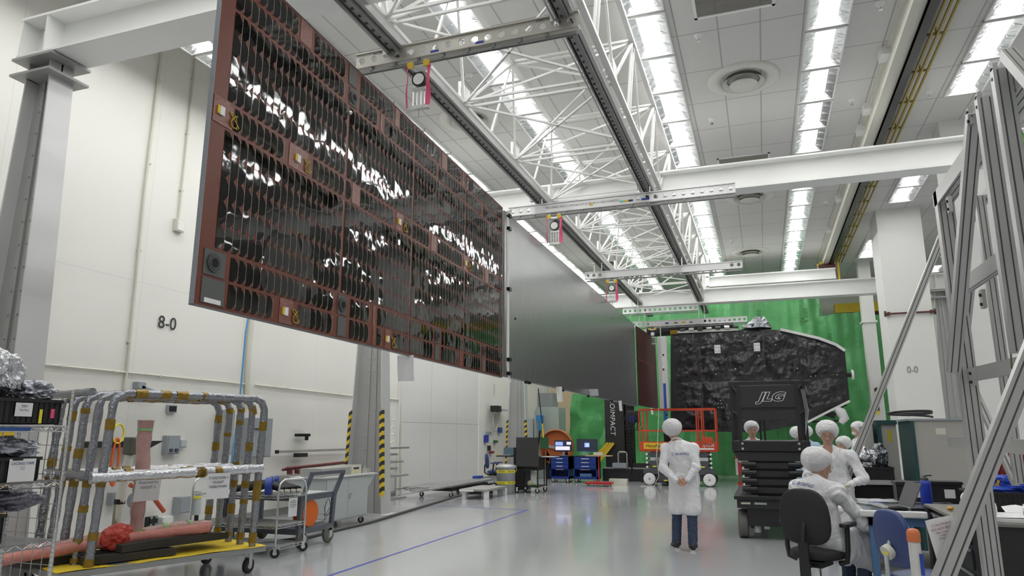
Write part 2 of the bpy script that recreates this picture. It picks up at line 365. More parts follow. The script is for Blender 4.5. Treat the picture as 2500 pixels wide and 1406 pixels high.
# ---------------------------------------------------------------- portal frames: towers and cross beams
HAZ = {}
def hazard(m0, w, z0, z1, pos, axis='Z', n=None):
    """diagonal black/yellow tape as one mesh with two materials, facing -Y at pos(x,y)"""
    mb = MB(); N = int((z1-z0)/.10); x, y = pos
    for k in range(N):
        mb.cur = k % 2; a = z0+k*(z1-z0)/N; b = z0+(k+1)*(z1-z0)/N
        mb.add([(x-w/2, y, a), (x+w/2, y, a+.05), (x+w/2, y, b+.05), (x-w/2, y, b)], [(0, 1, 2, 3)])
    return mb
GALV = P('galvanised tower steel', (.40, .40, .39), .45, .25, vary=(2.2, .2, (1, 1, .25)))
GALVL = P('pale tower flange', (.66, .66, .66), .4, .3)
HB = P('hazard black', (.03, .03, .03), .5)
def tower(x, y, lab, wt, wb, ztop, dirn=1, tape=True, gal=GALV):
    t = thing('gantry_tower', lab, 'column', (x, y, 0), 0, 'tapered steel towers of the gantry')
    a, b = wb/2, wt/2
    m = MB()
    # web plate facing -Y with raised centre pocket, two tapered flanges
    m.add([(-a, -.01, 0), (a, -.01, 0), (b, -.01, ztop), (-b, -.01, ztop), (-a, .01, 0), (a, .01, 0), (b, .01, ztop), (-b, .01, ztop)],
          [(0, 1, 2, 3), (7, 6, 5, 4)])
    m.prism([(-a*.36, 0), (-a*.10, 0), (-b*.10, ztop), (-b*.36, ztop)], -.035, 0)
    m.prism([(a*.14, 0), (a*.4, 0), (b*.4, ztop), (b*.14, ztop)], -.035, 0)
    part(t, 'web', m, gal)
    for s in (-1, 1):
        f = MB(); f.add([(s*a, -.19, 0), (s*(a+.02), -.19, 0), (s*(b+.02), -.15, ztop), (s*b, -.15, ztop), (s*a, .19, 0), (s*(a+.02), .19, 0), (s*(b+.02), .15, ztop), (s*b, .15, ztop)],
              [(0, 1, 2, 3), (5, 4, 7, 6), (4, 0, 3, 7), (1, 5, 6, 2), (3, 2, 6, 7), (0, 4, 5, 1)])
        part(t, 'flange', f, [GALVL])
    bl = MB()
    for k in range(int(ztop/.27)):
        z = .2+k*.27; q = a+(b-a)*z/ztop
        for fx in (-.23, .27): bl.cyl((q*fx, -.037, z), (q*fx, -.05, z), .011, n=6)
    part(t, 'bolt_rows', bl, ALUD)
    part(t, 'base_plate', MB().b2((-a-.12, -.26, 0), (a+.16, .26, .025)), GALVL)
    part(t, 'cap_plate', MB().b2((-b-.14, -.26, ztop), (b+.14, .26, ztop+.03)).b2((-b-.14, -.26, ztop+.2), (b+.14, .26, ztop+.23)).b2((-b, -.15, ztop), (-b+.02, .15, ztop+.2)).b2((b-.02, -.15, ztop), (b, .15, ztop+.2)).b2((-b, -.01, ztop), (b, .01, ztop+.2)), gal)
    if tape:
        for s in (-1, 1):
            q0, q1 = a, a+(b-a)*2.05/ztop
            hm = MB(); N = 20
            for k in range(N):
                hm.cur = k % 2; z0 = .35+k*1.7/N; z1 = .35+(k+1)*1.7/N
                def xx(z): return s*(a+(b-a)*z/ztop+.02)
                sk = .05
                hm.add([(xx(z0)-.045, -.2, z0), (xx(z0)+.02, -.2, z0+sk), (xx(z1)+.02, -.2, z1+sk), (xx(z1)-.045, -.2, z1)], [(0, 1, 2, 3)])
                hm.add([(xx(z0)+.02, -.2, z0+sk), (xx(z0)+.02, -.1, z0+sk), (xx(z1)+.02, -.1, z1+sk), (xx(z1)+.02, -.2, z1+sk)], [(0, 1, 2, 3)])
            part(t, 'hazard_tape', hm, [HYEL if False else YEL, HB])
    return t
tower(-7.78, 5.45, 'tapered grey steel tower at the left edge under the beam end', .36, .80, 5.72)
tower(-7.80, 13.2, 'tapered grey steel tower with black and yellow striped edges behind the grey cabinet', .36, .86, 5.80)
tower(-8.0, 23.4, 'far tapered grey steel tower with blue tags at the end of the left wall', .36, .74, 5.52)
tower(5.15, 23.4, 'tapered pale tower behind the wide white column marked 0-0', .30, .9, 5.52, tape=False, gal=P('pale tower paint', (.55, .55, .54), .5))
def xbeam(y, x0, x1, z0, z1, lab, w=.34):
    t = thing('cross_beam', lab, 'beam', ((x0+x1)/2, y, z0), 0, 'white cross beams of the gantry'); h = (x1-x0)/2; H = z1-z0
    part(t, 'bottom_flange', MB().b2((-h, -w/2, 0), (h, w/2, .03)), STEEL_W); part(t, 'top_flange', MB().b2((-h, -w/2, H-.03), (h, w/2, H)), STEEL_W)
    part(t, 'web', MB().b2((-h, -.012, .03), (h, .012, H-.03)), STEEL_W)
    for xs in (-h+.02, -h+.42, h-.42, h-.02):
        part(t, 'stiffener', MB().b2((xs-.01, -w/2+.01, .03), (xs+.01, w/2-.01, H-.03)), STEEL_W)
xbeam(5.45, -8.08, 5.6, 5.97, 6.49, 'near white steel cross beam resting on the left tower', .46)
xbeam(13.2, -8.1, 5.6, 6.05, 6.56, 'long white steel cross beam across the middle of the ceiling', .40)
xbeam(23.4, -8.2, 5.5, 5.78, 6.26, 'far white steel cross beam above the green sheeting', .40)
# ---------------------------------------------------------------- building columns
CW = P('column paint', (.80, .80, .77), .6)
m = MB().b2((3.30, 20.8, 0), (4.38, 22.0, ZC))
o = m.build('column_wide', CW); struct(o)
text(None, 0, 'column_lettering', '0-0', .25, at(2228, 903, Y=20.79), (math.pi/2, 0, 0), P('grey stencil', (.25, .25, .25), .6), sx=.8)
bpy.data.objects['column_lettering']['kind'] = 'structure'
struct(MB().b2((3.66, 15.0, 0), (4.7, 15.6, ZC)).build('column_near', CW))
struct(MB().b2((3.55, 27.2, 0), (3.95, 27.6, ZC)).b2((3.5, 27.15, 5.45), (4.0, 27.65, 5.52)).build('column_narrow', CW))
struct(hazard(None, .10, 2.25, 3.15, (3.72, 27.14)).build('trim_2', [HYEL, HB]))
t = thing('pipe_bracket', 'thin dark red pipe fixed across the wide white column', 'pipe', (3.84, 20.75, 4.75))
part(t, 'pipe', MB().cyl((-.56, 0, 0), (.56, 0, .0), .025), P('dark red steel', (.11, .04, .035), .5))
for s in (-1, 1): part(t, 'end_flange', MB().cyl((s*.60, 0, 0), (s*.56, 0, 0), .08).box((s*.5, 0, 0), (.06, .06, .09)), P('dark red steel', (.11, .04, .035), .5))
struct(MB().b2((5.9, 25, 0), (6.3, 25.5, ZC)).b2((8.6, 12, 0), (9.4, 12.8, ZC)).build('column_far', CW))
# ---------------------------------------------------------------- hanging rails
RAILM = P('grey rail steel', (.27, .27, .265), .42, .3, vary=(4, .1)); SLOT = P('dark slot steel', (.04, .04, .04), .6)  # rail grey, and a near-black steel for the bolt row
def rail(x, lab):
    t = thing('hanging_rail', lab, 'rail', (x, 11, 5.86), 0, 'long slotted rails carrying the panel beams')
    part(t, 'channel', MB().b2((-.065, -12.5, 0), (-.05, 15, .13)).b2((.05, -12.5, 0), (.065, 15, .13)).b2((-.065, -12.5, .12), (.065, 15, .135)).b2((-.03, -12.5, .02), (.05, 15, .03)), RAILM)
    part(t, 'side_track', MB().b2((-.11, -12.5, .02), (-.095, 15, .05)).b2((.075, -12.5, .04), (.12, 15, .13)), P('light rail steel', (.46, .46, .45), .35, .6))
    m = MB()
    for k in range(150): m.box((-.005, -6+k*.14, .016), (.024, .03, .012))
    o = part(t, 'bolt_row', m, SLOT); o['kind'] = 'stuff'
    return t
rail(-3.69, 'left long grey slotted rail running away under the truss')
rail(-1.70, 'right long grey slotted rail running away under the truss')
# perforated cross beams with trolley
def perf_beam(y, x0, x1, z0, h, lab, mat, holes, letters=()):
    t = thing('perforated_beam', lab, 'beam', ((x0+x1)/2, y, z0), 0, 'perforated aluminium beams hung across the rails'); W = x1-x0
    # web with round holes: built as ring cells
    n = int(W/.155); p = W/n; m = MB(); zc = h*.52; r = .042
    for k in range(n):
        cx = -W/2+(k+.5)*p
        sq = [(cx+p/2*math.copysign(min(1, abs(math.cos(a)*1.42)), math.cos(a)), zc+(h*.48 if math.sin(a) > 0 else h*.52)*math.copysign(min(1, abs(math.sin(a)*1.42)), math.sin(a))) for a in [math.pi/4+i*math.pi/8 for i in range(16)]]
        ho = [(cx+r*math.cos(a), zc+r*math.sin(a)) for a in [math.pi/4+i*math.pi/8 for i in range(16)]]
        if holes(k, n):
            vs = [(a, -.008, b) for a, b in sq]+[(a, -.008, b) for a, b in ho]+[(a, .008, b) for a, b in sq]+[(a, .008, b) for a, b in ho]
            fs = []
            for i in range(16):
                j = (i+1) % 16; fs += [(i, j, 16+j, 16+i), (32+j, 32+i, 48+i, 48+j), (16+i, 16+j, 48+j, 48+i)]
            m.add(vs, fs)
        else: m.b2((cx-p/2, -.008, 0), (cx+p/2, .008, h))
    part(t, 'web', m, mat)
    part(t, 'top_flange', MB().b2((-W/2, -.03, h-.004), (W/2, .03, h+.012)), mat)
    part(t, 'bottom_flange', MB().b2((-W/2, -.04, -.012), (W/2, .04, .006)), mat)
    part(t, 'trolley_track', MB().b2((-W/2+.05, -.02, -.075), (W/2-.02, -.005, -.045)).b2((-W/2+.05, .01, -.075), (W/2-.02, .025, -.045)), RAILM)
    for k in range(int(W/.3)): part(t, 'track_clip', MB().b2((-W/2+.2+k*.3, -.03, -.06), (-W/2+.23+k*.3, .03, 0)), RAILM)
    for sx in (-3.69, -1.70):
        lx = sx-(x0+x1)/2
        if abs(lx) < W/2: part(t, 'rail_hanger', MB().cyl((lx-.1, -.02, h), (lx-.1, -.02, 5.9-z0), .012).b2((lx-.13, -.05, 5.84-z0), (lx-.07, .01, 5.93-z0)).cyl((lx+.08, .02, h), (lx+.08, .02, 5.9-z0), .012), CHROME)
    for (s, xx, size, mm) in letters: text(t, 0, 'lettering', s, size, (xx, -.0095, h*.5), (math.pi/2, 0, 0), mm, .0005)
    return t
PA = P('warm aluminium plate', (.56, .54, .49), .35, .45); PB = P('pale aluminium plate', (.70, .70, .70), .35, .4)
TB = P('blue tag', (.03, .05, .35), .5)
t = perf_beam(6.45, -4.19, -1.53, 5.745, .175, 'nearest perforated aluminium beam with two small blue tags', PA, lambda k, n: True)
for x in (-.32, .22): part(t, 'blue_tag', MB().prism([(x+a, .035+b) for a, b in rr(.10, .04, .015)], -.012, -.009), TB)
text(t, 0, 'lettering', 'ST36DC41R', .035, (.95, -.0095, .155), (math.pi/2, 0, 0), INK, .0004)
text(t, 0, 'lettering', 'P/N 1094832-41', .03, (-1.0, -.0095, .15), (math.pi/2, 0, 0), INK, .0004)
t = perf_beam(11.9, -4.25, -.18, 5.60, .165, 'second perforated beam with a row of black lettering', PB, lambda k, n: k < 3 or k > n*.55)
text(t, 0, 'lettering', 'P/N 1094832-300CS-2 ST021663 WT 53 LBS REV A 10/21/10 050/ESSV', .055, (-.62, -.0095, .085), (math.pi/2, 0, 0), INK, .0004, sx=.85)
for x, w, c in ((.52, .14, TB), (.10, .08, P('teal tag', (.2, .6, .5), .5)), (.18, .07, YEL), (.26, .08, P('navy tag', (.02, .03, .09), .5)), (-.45, .06, YEL)): part(t, 'tag', MB().b2((x-w/2, -.012, .04), (x+w/2, -.009, .075)), c)
t = perf_beam(17.1, -4.05, -.22, 5.47, .16, 'third perforated beam, plain with holes near its ends', PB, lambda k, n: k < 3 or k > n-3)
t = perf_beam(22.6, -4.1, -1.7, 5.46, .16, 'fourth perforated beam hung from the right rail end', PB, lambda k, n: True)
t = perf_beam(24.0, -4.05, -.28, 5.22, .17, 'farthest perforated beam with stickers, just above the satellite', PB, lambda k, n: k < 4 or k > n*.6)
for x, w, c in ((-.7, .12, TB), (-.4, .12, P('grey tag', (.2, .2, .2), .5)), (-.15, .14, YEL), (.1, .1, P('grey tag', (.2, .2, .2), .5))): part(t, 'tag', MB().b2((x-w/2, -.012, .05), (x+w/2, -.009, .1)), c)
# hoists with gauges
def hoist(y, z0, ztop, lab, ribbons=True, k=1.0, drop=.45):
    t = thing('load_cell_hoist', lab, 'hoist', (-3.36, y, z0), 0, 'gauge hoists carrying the panels')
    part(t, 'trolley', MB().box((0, 0, -.04), (.16, .08, .04)).cyl((-.09, -.04, -.0), (-.09, .04, 0), .035).cyl((.09, -.04, 0), (.09, .04, 0), .035), ALU)
    for s in (-1, 1): part(t, 'trolley_clamp', MB().box((s*.10, -.045, -.02), (.07, .02, .07)), YEL)
    part(t, 'gauge', MB().cyl((0, -.03, -.19), (0, .02, -.19), .085, n=24), BLACK)
    part(t, 'gauge_face', MB().cyl((0, -.034, -.19), (0, -.03, -.19), .066, n=24), PAPER)
    m = MB()
    for x in (-.07, -.025, .025, .07): m.cyl((x, 0, -.28), (x, 0, -.52), .008, n=8)
    part(t, 'turnbuckle', m, CHROME); part(t, 'plate', MB().box((0, 0, -.30), (.16, .04, .03)), ALU); part(t, 'lower_plate', MB().box((0, 0, -.52), (.18, .05, .04)).box((0, 0, -.54), (.26, .04, .012)), ALU)
    part(t, 'cable', MB().cyl((0, 0, -.54), (0, 0, ztop-z0), .007, n=8), ALUD)
    if ribbons:
        for s, w, l in ((1, .05, .50), (-1, .016, .50)):
            r = MB(); r.sheet(lambda u, v: (s*.13+(u-.5)*w*(1-.3*math.sin(v*6)), -.05+.01*math.sin(v*9+s), -.03-v*l), 2, 14)
            part(t, 'streamer', r, PINK)
hoist(6.45, 5.66, 5.02, 'nearest gauge hoist with a wide pink streamer'); hoist(11.9, 5.52, 4.88, 'second gauge hoist with two long pink streamers'); hoist(17.1, 5.38, 4.78, 'third gauge hoist with short pink streamers')
hoist(24.0, 5.14, 4.9, 'farthest gauge hoist beside the satellite', ribbons=False)
# ---------------------------------------------------------------- white roof truss
def truss():
    t = thing('roof_truss', 'white welded space truss hanging below the ceiling above the rails', 'truss', (-2.6, 13, 6.13))
    ox, oy, oz = t.location; m1 = MB(); B = []; T = []
    ys = [1.85+2.2*i for i in range(11)]
    def q(x, y, z): return (x-ox, y-oy, z-oz)
    def bars(n, *pp, w):
        for p, r in pp: part(t, n, MB().bar(p, r, w), TRUSSW)
    bx = (-3.69, -1.56); tx = (-3.35, -1.46); zb, zt = 6.17, 7.32
    for x in bx: part(t, 'lower_chord', MB().bar(q(x, ys[0]-1, zb), q(x, ys[-1]+1, zb), .05 if x < -3 else .075, .05), TRUSSW)
    for x in tx: part(t, 'upper_chord', MB().bar(q(x, ys[0]-1, zt), q(x, ys[-1]+1, zt), .07, .05), TRUSSW)
    for i, y in enumerate(ys):
        b0, b1 = q(bx[0], y, zb), q(bx[1], y, zb); 
        for s in (-.09, .09): bars('cross_strut', ((b0[0], b0[1]+s, b0[2]), (b1[0], b1[1]+s, b1[2])), w=.032)
        for bb in (b0, b1): part(t, 'gusset', MB().box((bb[0], bb[1], bb[2]+.12), (.04, .34, .30)), TRUSSW)
        if i < len(ys)-1:
            y2 = ys[i+1]; ym = (y+y2)/2; c0, c1 = q(bx[0], y2, zb), q(bx[1], y2, zb); t0, t1 = q(tx[0], ym, zt), q(tx[1], ym, zt)
            bars('plan_brace', (b0, c1), (b1, c0), w=.028)
            bars('web_diagonal', (b0, t0), (c0, t0), (b1, t1), (c1, t1), w=.034)
            bars('web_post', (q(bx[0], ym-.05, zb), (t0[0], t0[1]-.05, t0[2])), (q(bx[1], ym-.05, zb), (t1[0], t1[1]-.05, t1[2])), (q(bx[1], ym+.1, zb), (t1[0], t1[1]+.1, t1[2])), w=.032)
            bars('upper_strut', *[((t0[0], t0[1]+s, t0[2]), (t1[0], t1[1]+s, t1[2])) for s in (-.06, .06)], w=.032)
            bars('cross_diagonal', (b0, t1), (c0, t1), (b1, t0), w=.028)
truss()
# ---------------------------------------------------------------- noise helpers
from mathutils import noise as N3
def ridge(p, sc, o=3):
    v = 0; a = 1; q = Vector(p)*sc
    for i in range(o): v += a*(1-abs(N3.noise(q))*2.2); q = q*2.03+Vector((3.1, 1.7, 5.2)); a *= .45
    return v
# ---------------------------------------------------------------- solar panels
KAP = P('brown polyimide film', (.155, .040, .023), .36, bump=(55, .4, .003), spec=.35)
CELL = P('dark solar cell', (.005, .0045, .004), .03, spec=.5, bump=(5.5, .16, .014, (1, 1, 1), 1.2), vary=(2, .3))
HONEY = P('honeycomb edge', (.33, .36, .39), .5)
CARB = P('carbon fibre sheet', (.31, .315, .315), .27, .78, vary=(5, .25, (3, 1, .35)), bump=(6, .2, .005, (3, 1, .5)))
GREYF = P('grey fitting', (.10, .105, .10), .55); GOLDW = P('gold wire', (.45, .33, .04), .3, .6)
def panel_frame(x0, y0, x1, y1, z0, name, lab):
    L = math.hypot(x1-x0, y1-y0); rz = math.atan2(y1-y0, x1-x0)
    return thing(name, lab, 'solar panel', (x0, y0, z0), rz, 'panels of the long solar wing'), L
def poly_strip(m, x0, x1, z0, z1, y, cut):
    m.add([(x0, y, z0), (x1-cut, y, z0), (x1, y, z0+cut*1.2), (x1, y, z1-cut*1.2), (x1-cut, y, z1), (x0, y, z1)], [(0, 1, 2, 3, 4, 5)])
t, L = panel_frame(-3.28, 3.38, -3.46, 9.42, 2.395, 'solar_panel', 'nearest solar panel with dark cells on brown film hanging by cables')
SP = t; HH = 2.515
def on_panel(px, py):      # local u,v of a picture point on the panel plane
    d = _f+_r*((px-1250)/CF)-_u*((py-703)/CF); n = Vector((math.cos(t.rotation_euler.z-math.pi/2), math.sin(t.rotation_euler.z-math.pi/2), 0))
    p = Vector((0, 0, CH))+d*(n.dot(Vector(t.location)-Vector((0, 0, CH)))/n.dot(d)); q = p-Vector(t.location)
    c, s = math.cos(t.rotation_euler.z), math.sin(t.rotation_euler.z)
    return q.x*c+q.y*s, q.z
part(t, 'substrate', MB().b2((0, 0, 0), (L, .03, HH)), KAP)
part(t, 'back_sheet', MB().b2((.002, .03, .002), (L, .034, HH-.002)), CARB)
m = MB(); m.b2((-.004, -.001, 0), (0, .035, HH))
part(t, 'honeycomb_edge', m, P('ribbed honeycomb edge', (.36, .39, .42), .5, bump=(160, 1, .01, (1, 1, 1))))
part(t, 'lower_edge', MB().b2((0, -.003, -.006), (L, .037, 0)), P('dark edge strip', (.13, .14, .15), .45))
part(t, 'upper_edge', MB().b2((0, -.003, HH), (L, .037, HH+.006)), P('dark edge strip', (.13, .14, .15), .45))
bands = [(.02, .185, 1), (.205, .37, 1), (.395, 1.215, 5), (1.24, 1.405, 1), (1.43, 2.10, 4), (2.125, 2.29, 1), (2.315, 2.495, 1)]
strings = []
e = [on_panel(835, 600)[0], on_panel(1005, 600)[0], on_panel(1135, 600)[0]]
strings = [(.14, e[0]-.02), (e[0]+.02, e[1]-.02), (e[1]+.02, e[2]-.02), (e[2]+.02, L-.03)]
patches = []   # (u0,u1,band, kind)
def pt_(px, py, w, kind, bi=None):
    u, v = on_panel(px, py)
    b = bi if bi is not None else min(range(7), key=lambda i: 0 if bands[i][0] <= v <= bands[i][1] else min(abs(v-bands[i][0]), abs(v-bands[i][1])))
    patches.append((u-w/2, u+w/2, b, kind))
pt_(540, 295, .22, 'conn', 3); pt_(728, 398, .26, 'conn', 3); pt_(868, 490, .15, 'plain', 3); pt_(975, 555, .17, 'conn', 3); pt_(1058, 610, .15, 'plain', 3); pt_(1137, 650, .18, 'conn', 3); pt_(1188, 685, .15, 'plain', 3)
pt_(515, 690, .26, 'ring', 1); pt_(515, 735, .26, 'label', 0); pt_(697, 765, .17, 'conn', 0); pt_(833, 760, .17, 'ring', 1); pt_(833, 800, .17, 'gplate', 0)
pt_(912, 790, .06, 'plain', 1); pt_(912, 830, .06, 'plain', 0); pt_(946, 830, .13, 'conn', 0); pt_(1066, 820, .15, 'ring', 1); pt_(1066, 865, .15, 'gplate', 0); pt_(1125, 880, .11, 'plain', 0); pt_(1180, 870, .14, 'ring', 1); pt_(1180, 895, .14, 'gplate', 0)
pt_(748, 75, .17, 'plain', 6); pt_(864, 190, .17, 'ring', 5); pt_(862, 165, .17, 'gplate', 6); pt_(970, 270, .10, 'plain', 6); pt_(1078, 385, .16, 'ring', 5); pt_(1085, 365, .16, 'plain', 6); pt_(932, 265, .05, 'plain', 5); pt_(1185, 500, .16, 'ring', 5); pt_(1130, 455, .05, 'plain', 6)
mc = MB(); mi = MB()
for bi, (z0, z1, nr) in enumerate(bands):
    rh = (z1-z0)/nr
    for (s0, s1) in strings:
        nc = round((s1-s0)/.081); cw = (s1-s0)/nc
        for c in range(nc):
            x0 = s0+c*cw; x1 = x0+cw-.0012
            if any(p[2] == bi and x1 > p[0] and x0 < p[1] for p in patches): continue
            for r in range(nr):
                za = z0+r*rh; tl = [random.uniform(-.0004, .0004) for _ in range(3)]; cut = cw*.46
                x, y = -.004, 0
                vs = [(x0, z0+r*rh), (x1-cut, za), (x1, za+cut*1.25), (x1, za+rh-.003-cut*1.25), (x1-cut, za+rh-.003), (x0, za+rh-.003)]
                mc.add([(a, -.003+tl[0]+tl[1]*(a-x0)/cw*2+tl[2]*(b-za)/rh*2, b) for a, b in vs], [tuple(range(6))])
            mi.b2((x1-.0006, -.0046, z0+.01), (x1+.0012, -.001, z1-.01))
part(t, 'solar_cells', mc, CELL); 
part(t, 'interconnect_wires', mi, P('silver interconnect', (.50, .48, .43), .35, .4, vary=(60, .8)))
PCB = P('shiny copper film patch', (.20, .055, .034), .2, bump=(90, 1, .004), spec=.8)
for (u0, u1, b, k) in patches:
    z0, z1, nr = bands[b]; uc = (u0+u1)/2; zc = (z0+z1)/2
    if k in ('gplate', 'label', 'ring'): part(t, 'fitting_plate', MB().b2((max(u0+.02, .05), -.006, z0), (u1-.02, -.0, z1)), GREYF)
    else: part(t, 'film_patch', MB().b2((max(u0+.005, .01), -.004, z0-.01), (u1-.005, 0, z1+.01)), PCB)
    if k == 'ring': part(t, 'hold_down_ring', MB().lathe([(.058, 0), (.058, -.02), (.035, -.02), (.03, .004), (0, .004)], (uc, 0, zc), 24, 'X') if False else MB().cyl((uc, -.018, zc), (uc, -.005, zc), .06, n=24).cyl((uc+.003, -.021, zc), (uc+.003, -.017, zc), .045, n=24), P('ring dark grey', (.055, .06, .058), .5)); part(t, 'bore', MB().cyl((uc, -.023, zc), (uc, -.0205, zc), .03, n=20), P('bore black', (.004, .004, .004), .8))
    if k == 'label': part(t, 'white_label', MB().b2((uc-.07, -.008, z0+.005), (uc+.08, -.006, z0+.035)), PAPER)
    if k == 'conn':
        part(t, 'white_connector', MB().b2((uc-.03, -.016, zc-.03), (uc+.012, -.004, zc+.03)), PAPER); part(t, 'connector_tab', MB().b2((uc-.05, -.014, zc-.028), (uc-.032, -.004, zc+.028)), YEL)
        for q in range(1):
            w = MB(); pts = [(uc+.10+.035*math.cos(a*2.1)+a*.002, -.012-.006*math.sin(a*3), zc-.02+.05*math.sin(a*1.3)) for a in [i*.45 for i in range(22)]]
            part(t, 'wire_bundle', w.tube(pts, .004, 5), GOLDW)
            
part(t, 'round_button', MB().sphere((on_panel(852, 275)[0], -.01, on_panel(852, 275)[1]), .022), CHROME)
# hinge line
hx, hy = -3.46, 9.42
t2 = thing('panel_hinge', 'white vertical hinge tube between the cell panel and the grey panel', 'hinge', (hx+.06, hy+.035, 2.40))
part(t2, 'tube', MB().tube([(0, .16, -.05), (.01, .09, -.03), (0, .03, .06), (0, 0, .2), (0, 0, 2.44)], .014, 8).tube([(.0, .055, .05), (0, .055, 2.42)], .012, 8), STEEL_W)
for z in (.05, .25, 1.28, 2.2, 2.4): part(t2, 'knuckle', MB().box((.02, .03, z), (.05, .09, .05)), BLACKM)
part(t2, 'top_wrap', MB().box((.0, .05, 2.47), (.04, .2, .05), (.5, 0, 0)), PAPER)
# bare grey panel, far small panel
t3, L3 = panel_frame(-3.46, 9.50, -3.53, 21.3, 2.43, 'solar_panel', 'long bare grey back sheet of the second solar panel'); 
part(t3, 'back_sheet', MB().b2((0, 0, 0), (L3, .035, 2.47)), CARB)
part(t3, 'lower_edge', MB().b2((0, -.006, -.015), (L3, .04, 0)), P('dark edge strip', (.13, .14, .15), .45))
for u in (1.0, 1.15, 3.2, 5.3, 7.7, 7.9): part(t3, 'edge_clip', MB().box((u, -.01, -.03), (.06, .05, .04)), BLACKM)
for u, v in ((8.2, 2.1), (9.6, 1.8), (.5, .9)): part(t3, 'bolt', MB().cyl((u, -.01, v), (u, 0, v), .02), BLACKM)
t4, L4 = panel_frame(-3.50, 21.5, -3.38, 24.75, 2.46, 'solar_panel', 'farthest solar panel with reddish brown grid beside the satellite')
part(t4, 'substrate', MB().b2((0, 0, 0), (L4, .03, 2.42)), P('dark brown film', (.03, .012, .010), .35))
m = MB()
for k in range(1, 30): m.b2((k*L4/30-.004, -.004, .03), (k*L4/30+.004, 0, 2.4))
for k in range(1, 26): m.b2((.02, -.004, k*.093-.004), (L4-.02, -.001, k*.093+.004))
m.b2((.02, -.005, 1.38), (L4-.02, 0, 1.42))
part(t4, 'cell_grid_lines', m, P('rusty grid line', (.16, .035, .02), .5))
# papers and cover hung on the lower edge
def paper(name, px0, py0, px1, py1, Y, lab, curl=.05, m=PAPER, cat='paper sign'):
    a = at(px0, py0, Y=Y); b = at(px1, py1, Y=Y); w = b.x-a.x; h = a.z-b.z
    mb = MB(); mb.sheet(lambda u, v: (a.x+u*w+.02*v, Y-curl*math.sin(v*3.1)*h+.006*math.sin(u*7+v*4), a.z-v*h), 6, 10)
    return one(name, mb, m, lab, cat)
def sy(px): # depth of the wing's lower edge below a picture column
    return at(px, 900, X=-3.42).y
paper('hanging_paper', 970, 868, 1008, 930, sy(990), 'blank white paper taped under the near solar panel')
paper('hanging_paper', 1358, 944, 1372, 981, sy(1365), 'white curled paper strip under the grey panel')
paper('hanging_paper', 1510, 978, 1518, 1003, sy(1514), 'small white paper strip under the far end of the grey panel')
paper('hanging_paper', 1588, 996, 1594, 1012, 24, 'tiny white paper strip near the orange lift rail')
paper('plastic_cover', 1428, 950, 1460, 966, sy(1445), 'translucent plastic cover caught under the grey panel edge', m=P('milky film', (.6, .6, .6), .3))
# ---------------------------------------------------------------- satellite
BLK = P('black blanket', (.022, .021, .025), .30, spec=.6, bump=(9, .12, .012, (1, 1, 1), 1))
YS = 25.3
SAT = thing('satellite', 'large satellite body wrapped in wrinkled black blanket with white edges', 'satellite', (-.2, YS, 0))
ox = -.2
outline_t = [(1637, 815), (1760, 808), (1860, 803), (1905, 806), (1950, 816), (2000, 828), (2040, 843), (2065, 858)]
outline_b = [(1637, 1052), (1850, 1055), (1965, 1033), (2000, 1015), (2040, 995), (2072, 978)]
tp = [at(x, y, Y=YS) for x, y in outline_t]; bp = [at(x, y, Y=YS) for x, y in outline_b]
tp[-1].x = bp[-1].x = (tp[-1].x+bp[-1].x)/2
def interp(ps, x):
    for a, b in zip(ps, ps[1:]):
        if x <= b.x: return a.z+(b.z-a.z)*(x-a.x)/(b.x-a.x)
    return ps[-1].z
x0, x1 = tp[0].x, tp[-1].x
def satf(u, v):
    x = x0+(x1-x0)*u; zt, zb = interp(tp, x), interp(bp, x); z = zb+(zt-zb)*v
    e = min(1, 8*min(u, 1-u, v, 1-v))
    g = min(min(abs(x-x0-s) for s in (1.0, 2.0, 3.1, 4.2)), abs(z-3.38))
    y = (-.11*ridge((x*.8+.35*z, 0, z*1.1-.3*x), 1.1, 2)-.055*ridge((x-.3*z, 3, z), 2.7, 3))*e*min(1, .35+g*3)
    return (x-ox, y, z)
part(SAT, 'blanket', MB().sheet(satf, 230, 150), BLK).data.polygons.foreach_set('use_smooth', [True]*230*150)
poly = [(p.x-ox, p.z) for p in bp]+[(p.x-ox, p.z) for p in reversed(tp)]
part(SAT, 'body', MB().prism(poly, .02, 2.6), P('black body panel', (.02, .02, .022), .5))
wt = P('white edge trim', (.80, .80, .78), .4)
for i in range(3, 7): part(SAT, 'white_edge', MB().bar(Vector((tp[i].x-ox, -.04, tp[i].z+.02)), Vector((tp[i+1].x-ox, -.04, tp[i+1].z+.02)), .10, .09), wt)
for i in range(2, 5): part(SAT, 'white_edge', MB().bar(Vector((bp[i].x-ox, -.06, bp[i].z-.01)), Vector((bp[i+1].x-ox, -.06, bp[i+1].z-.01)), .08, .07), wt)
part(SAT, 'top_rail', MB().b2((x0-ox, -.06, tp[0].z), (x0-ox+2.3, .08, tp[0].z+.09)), P('white deck edge', (.62, .62, .6), .45))
part(SAT, 'amber_corner', MB().b2((x0-ox, -.08, tp[0].z-.03), (x0-ox+.25, .06, tp[0].z+.12)), KAPTON)
for k in range(9):
    xx = x0-ox+.35+k*.30; part(SAT, 'valve_fitting', MB().cyl((xx, -.05, tp[0].z+.11+.004*k), (xx+.17, -.05, tp[0].z+.12), .05+.012*(k % 3), n=12), ALU if k % 2 else P('dark fitting', (.10, .10, .10), .4, .5))
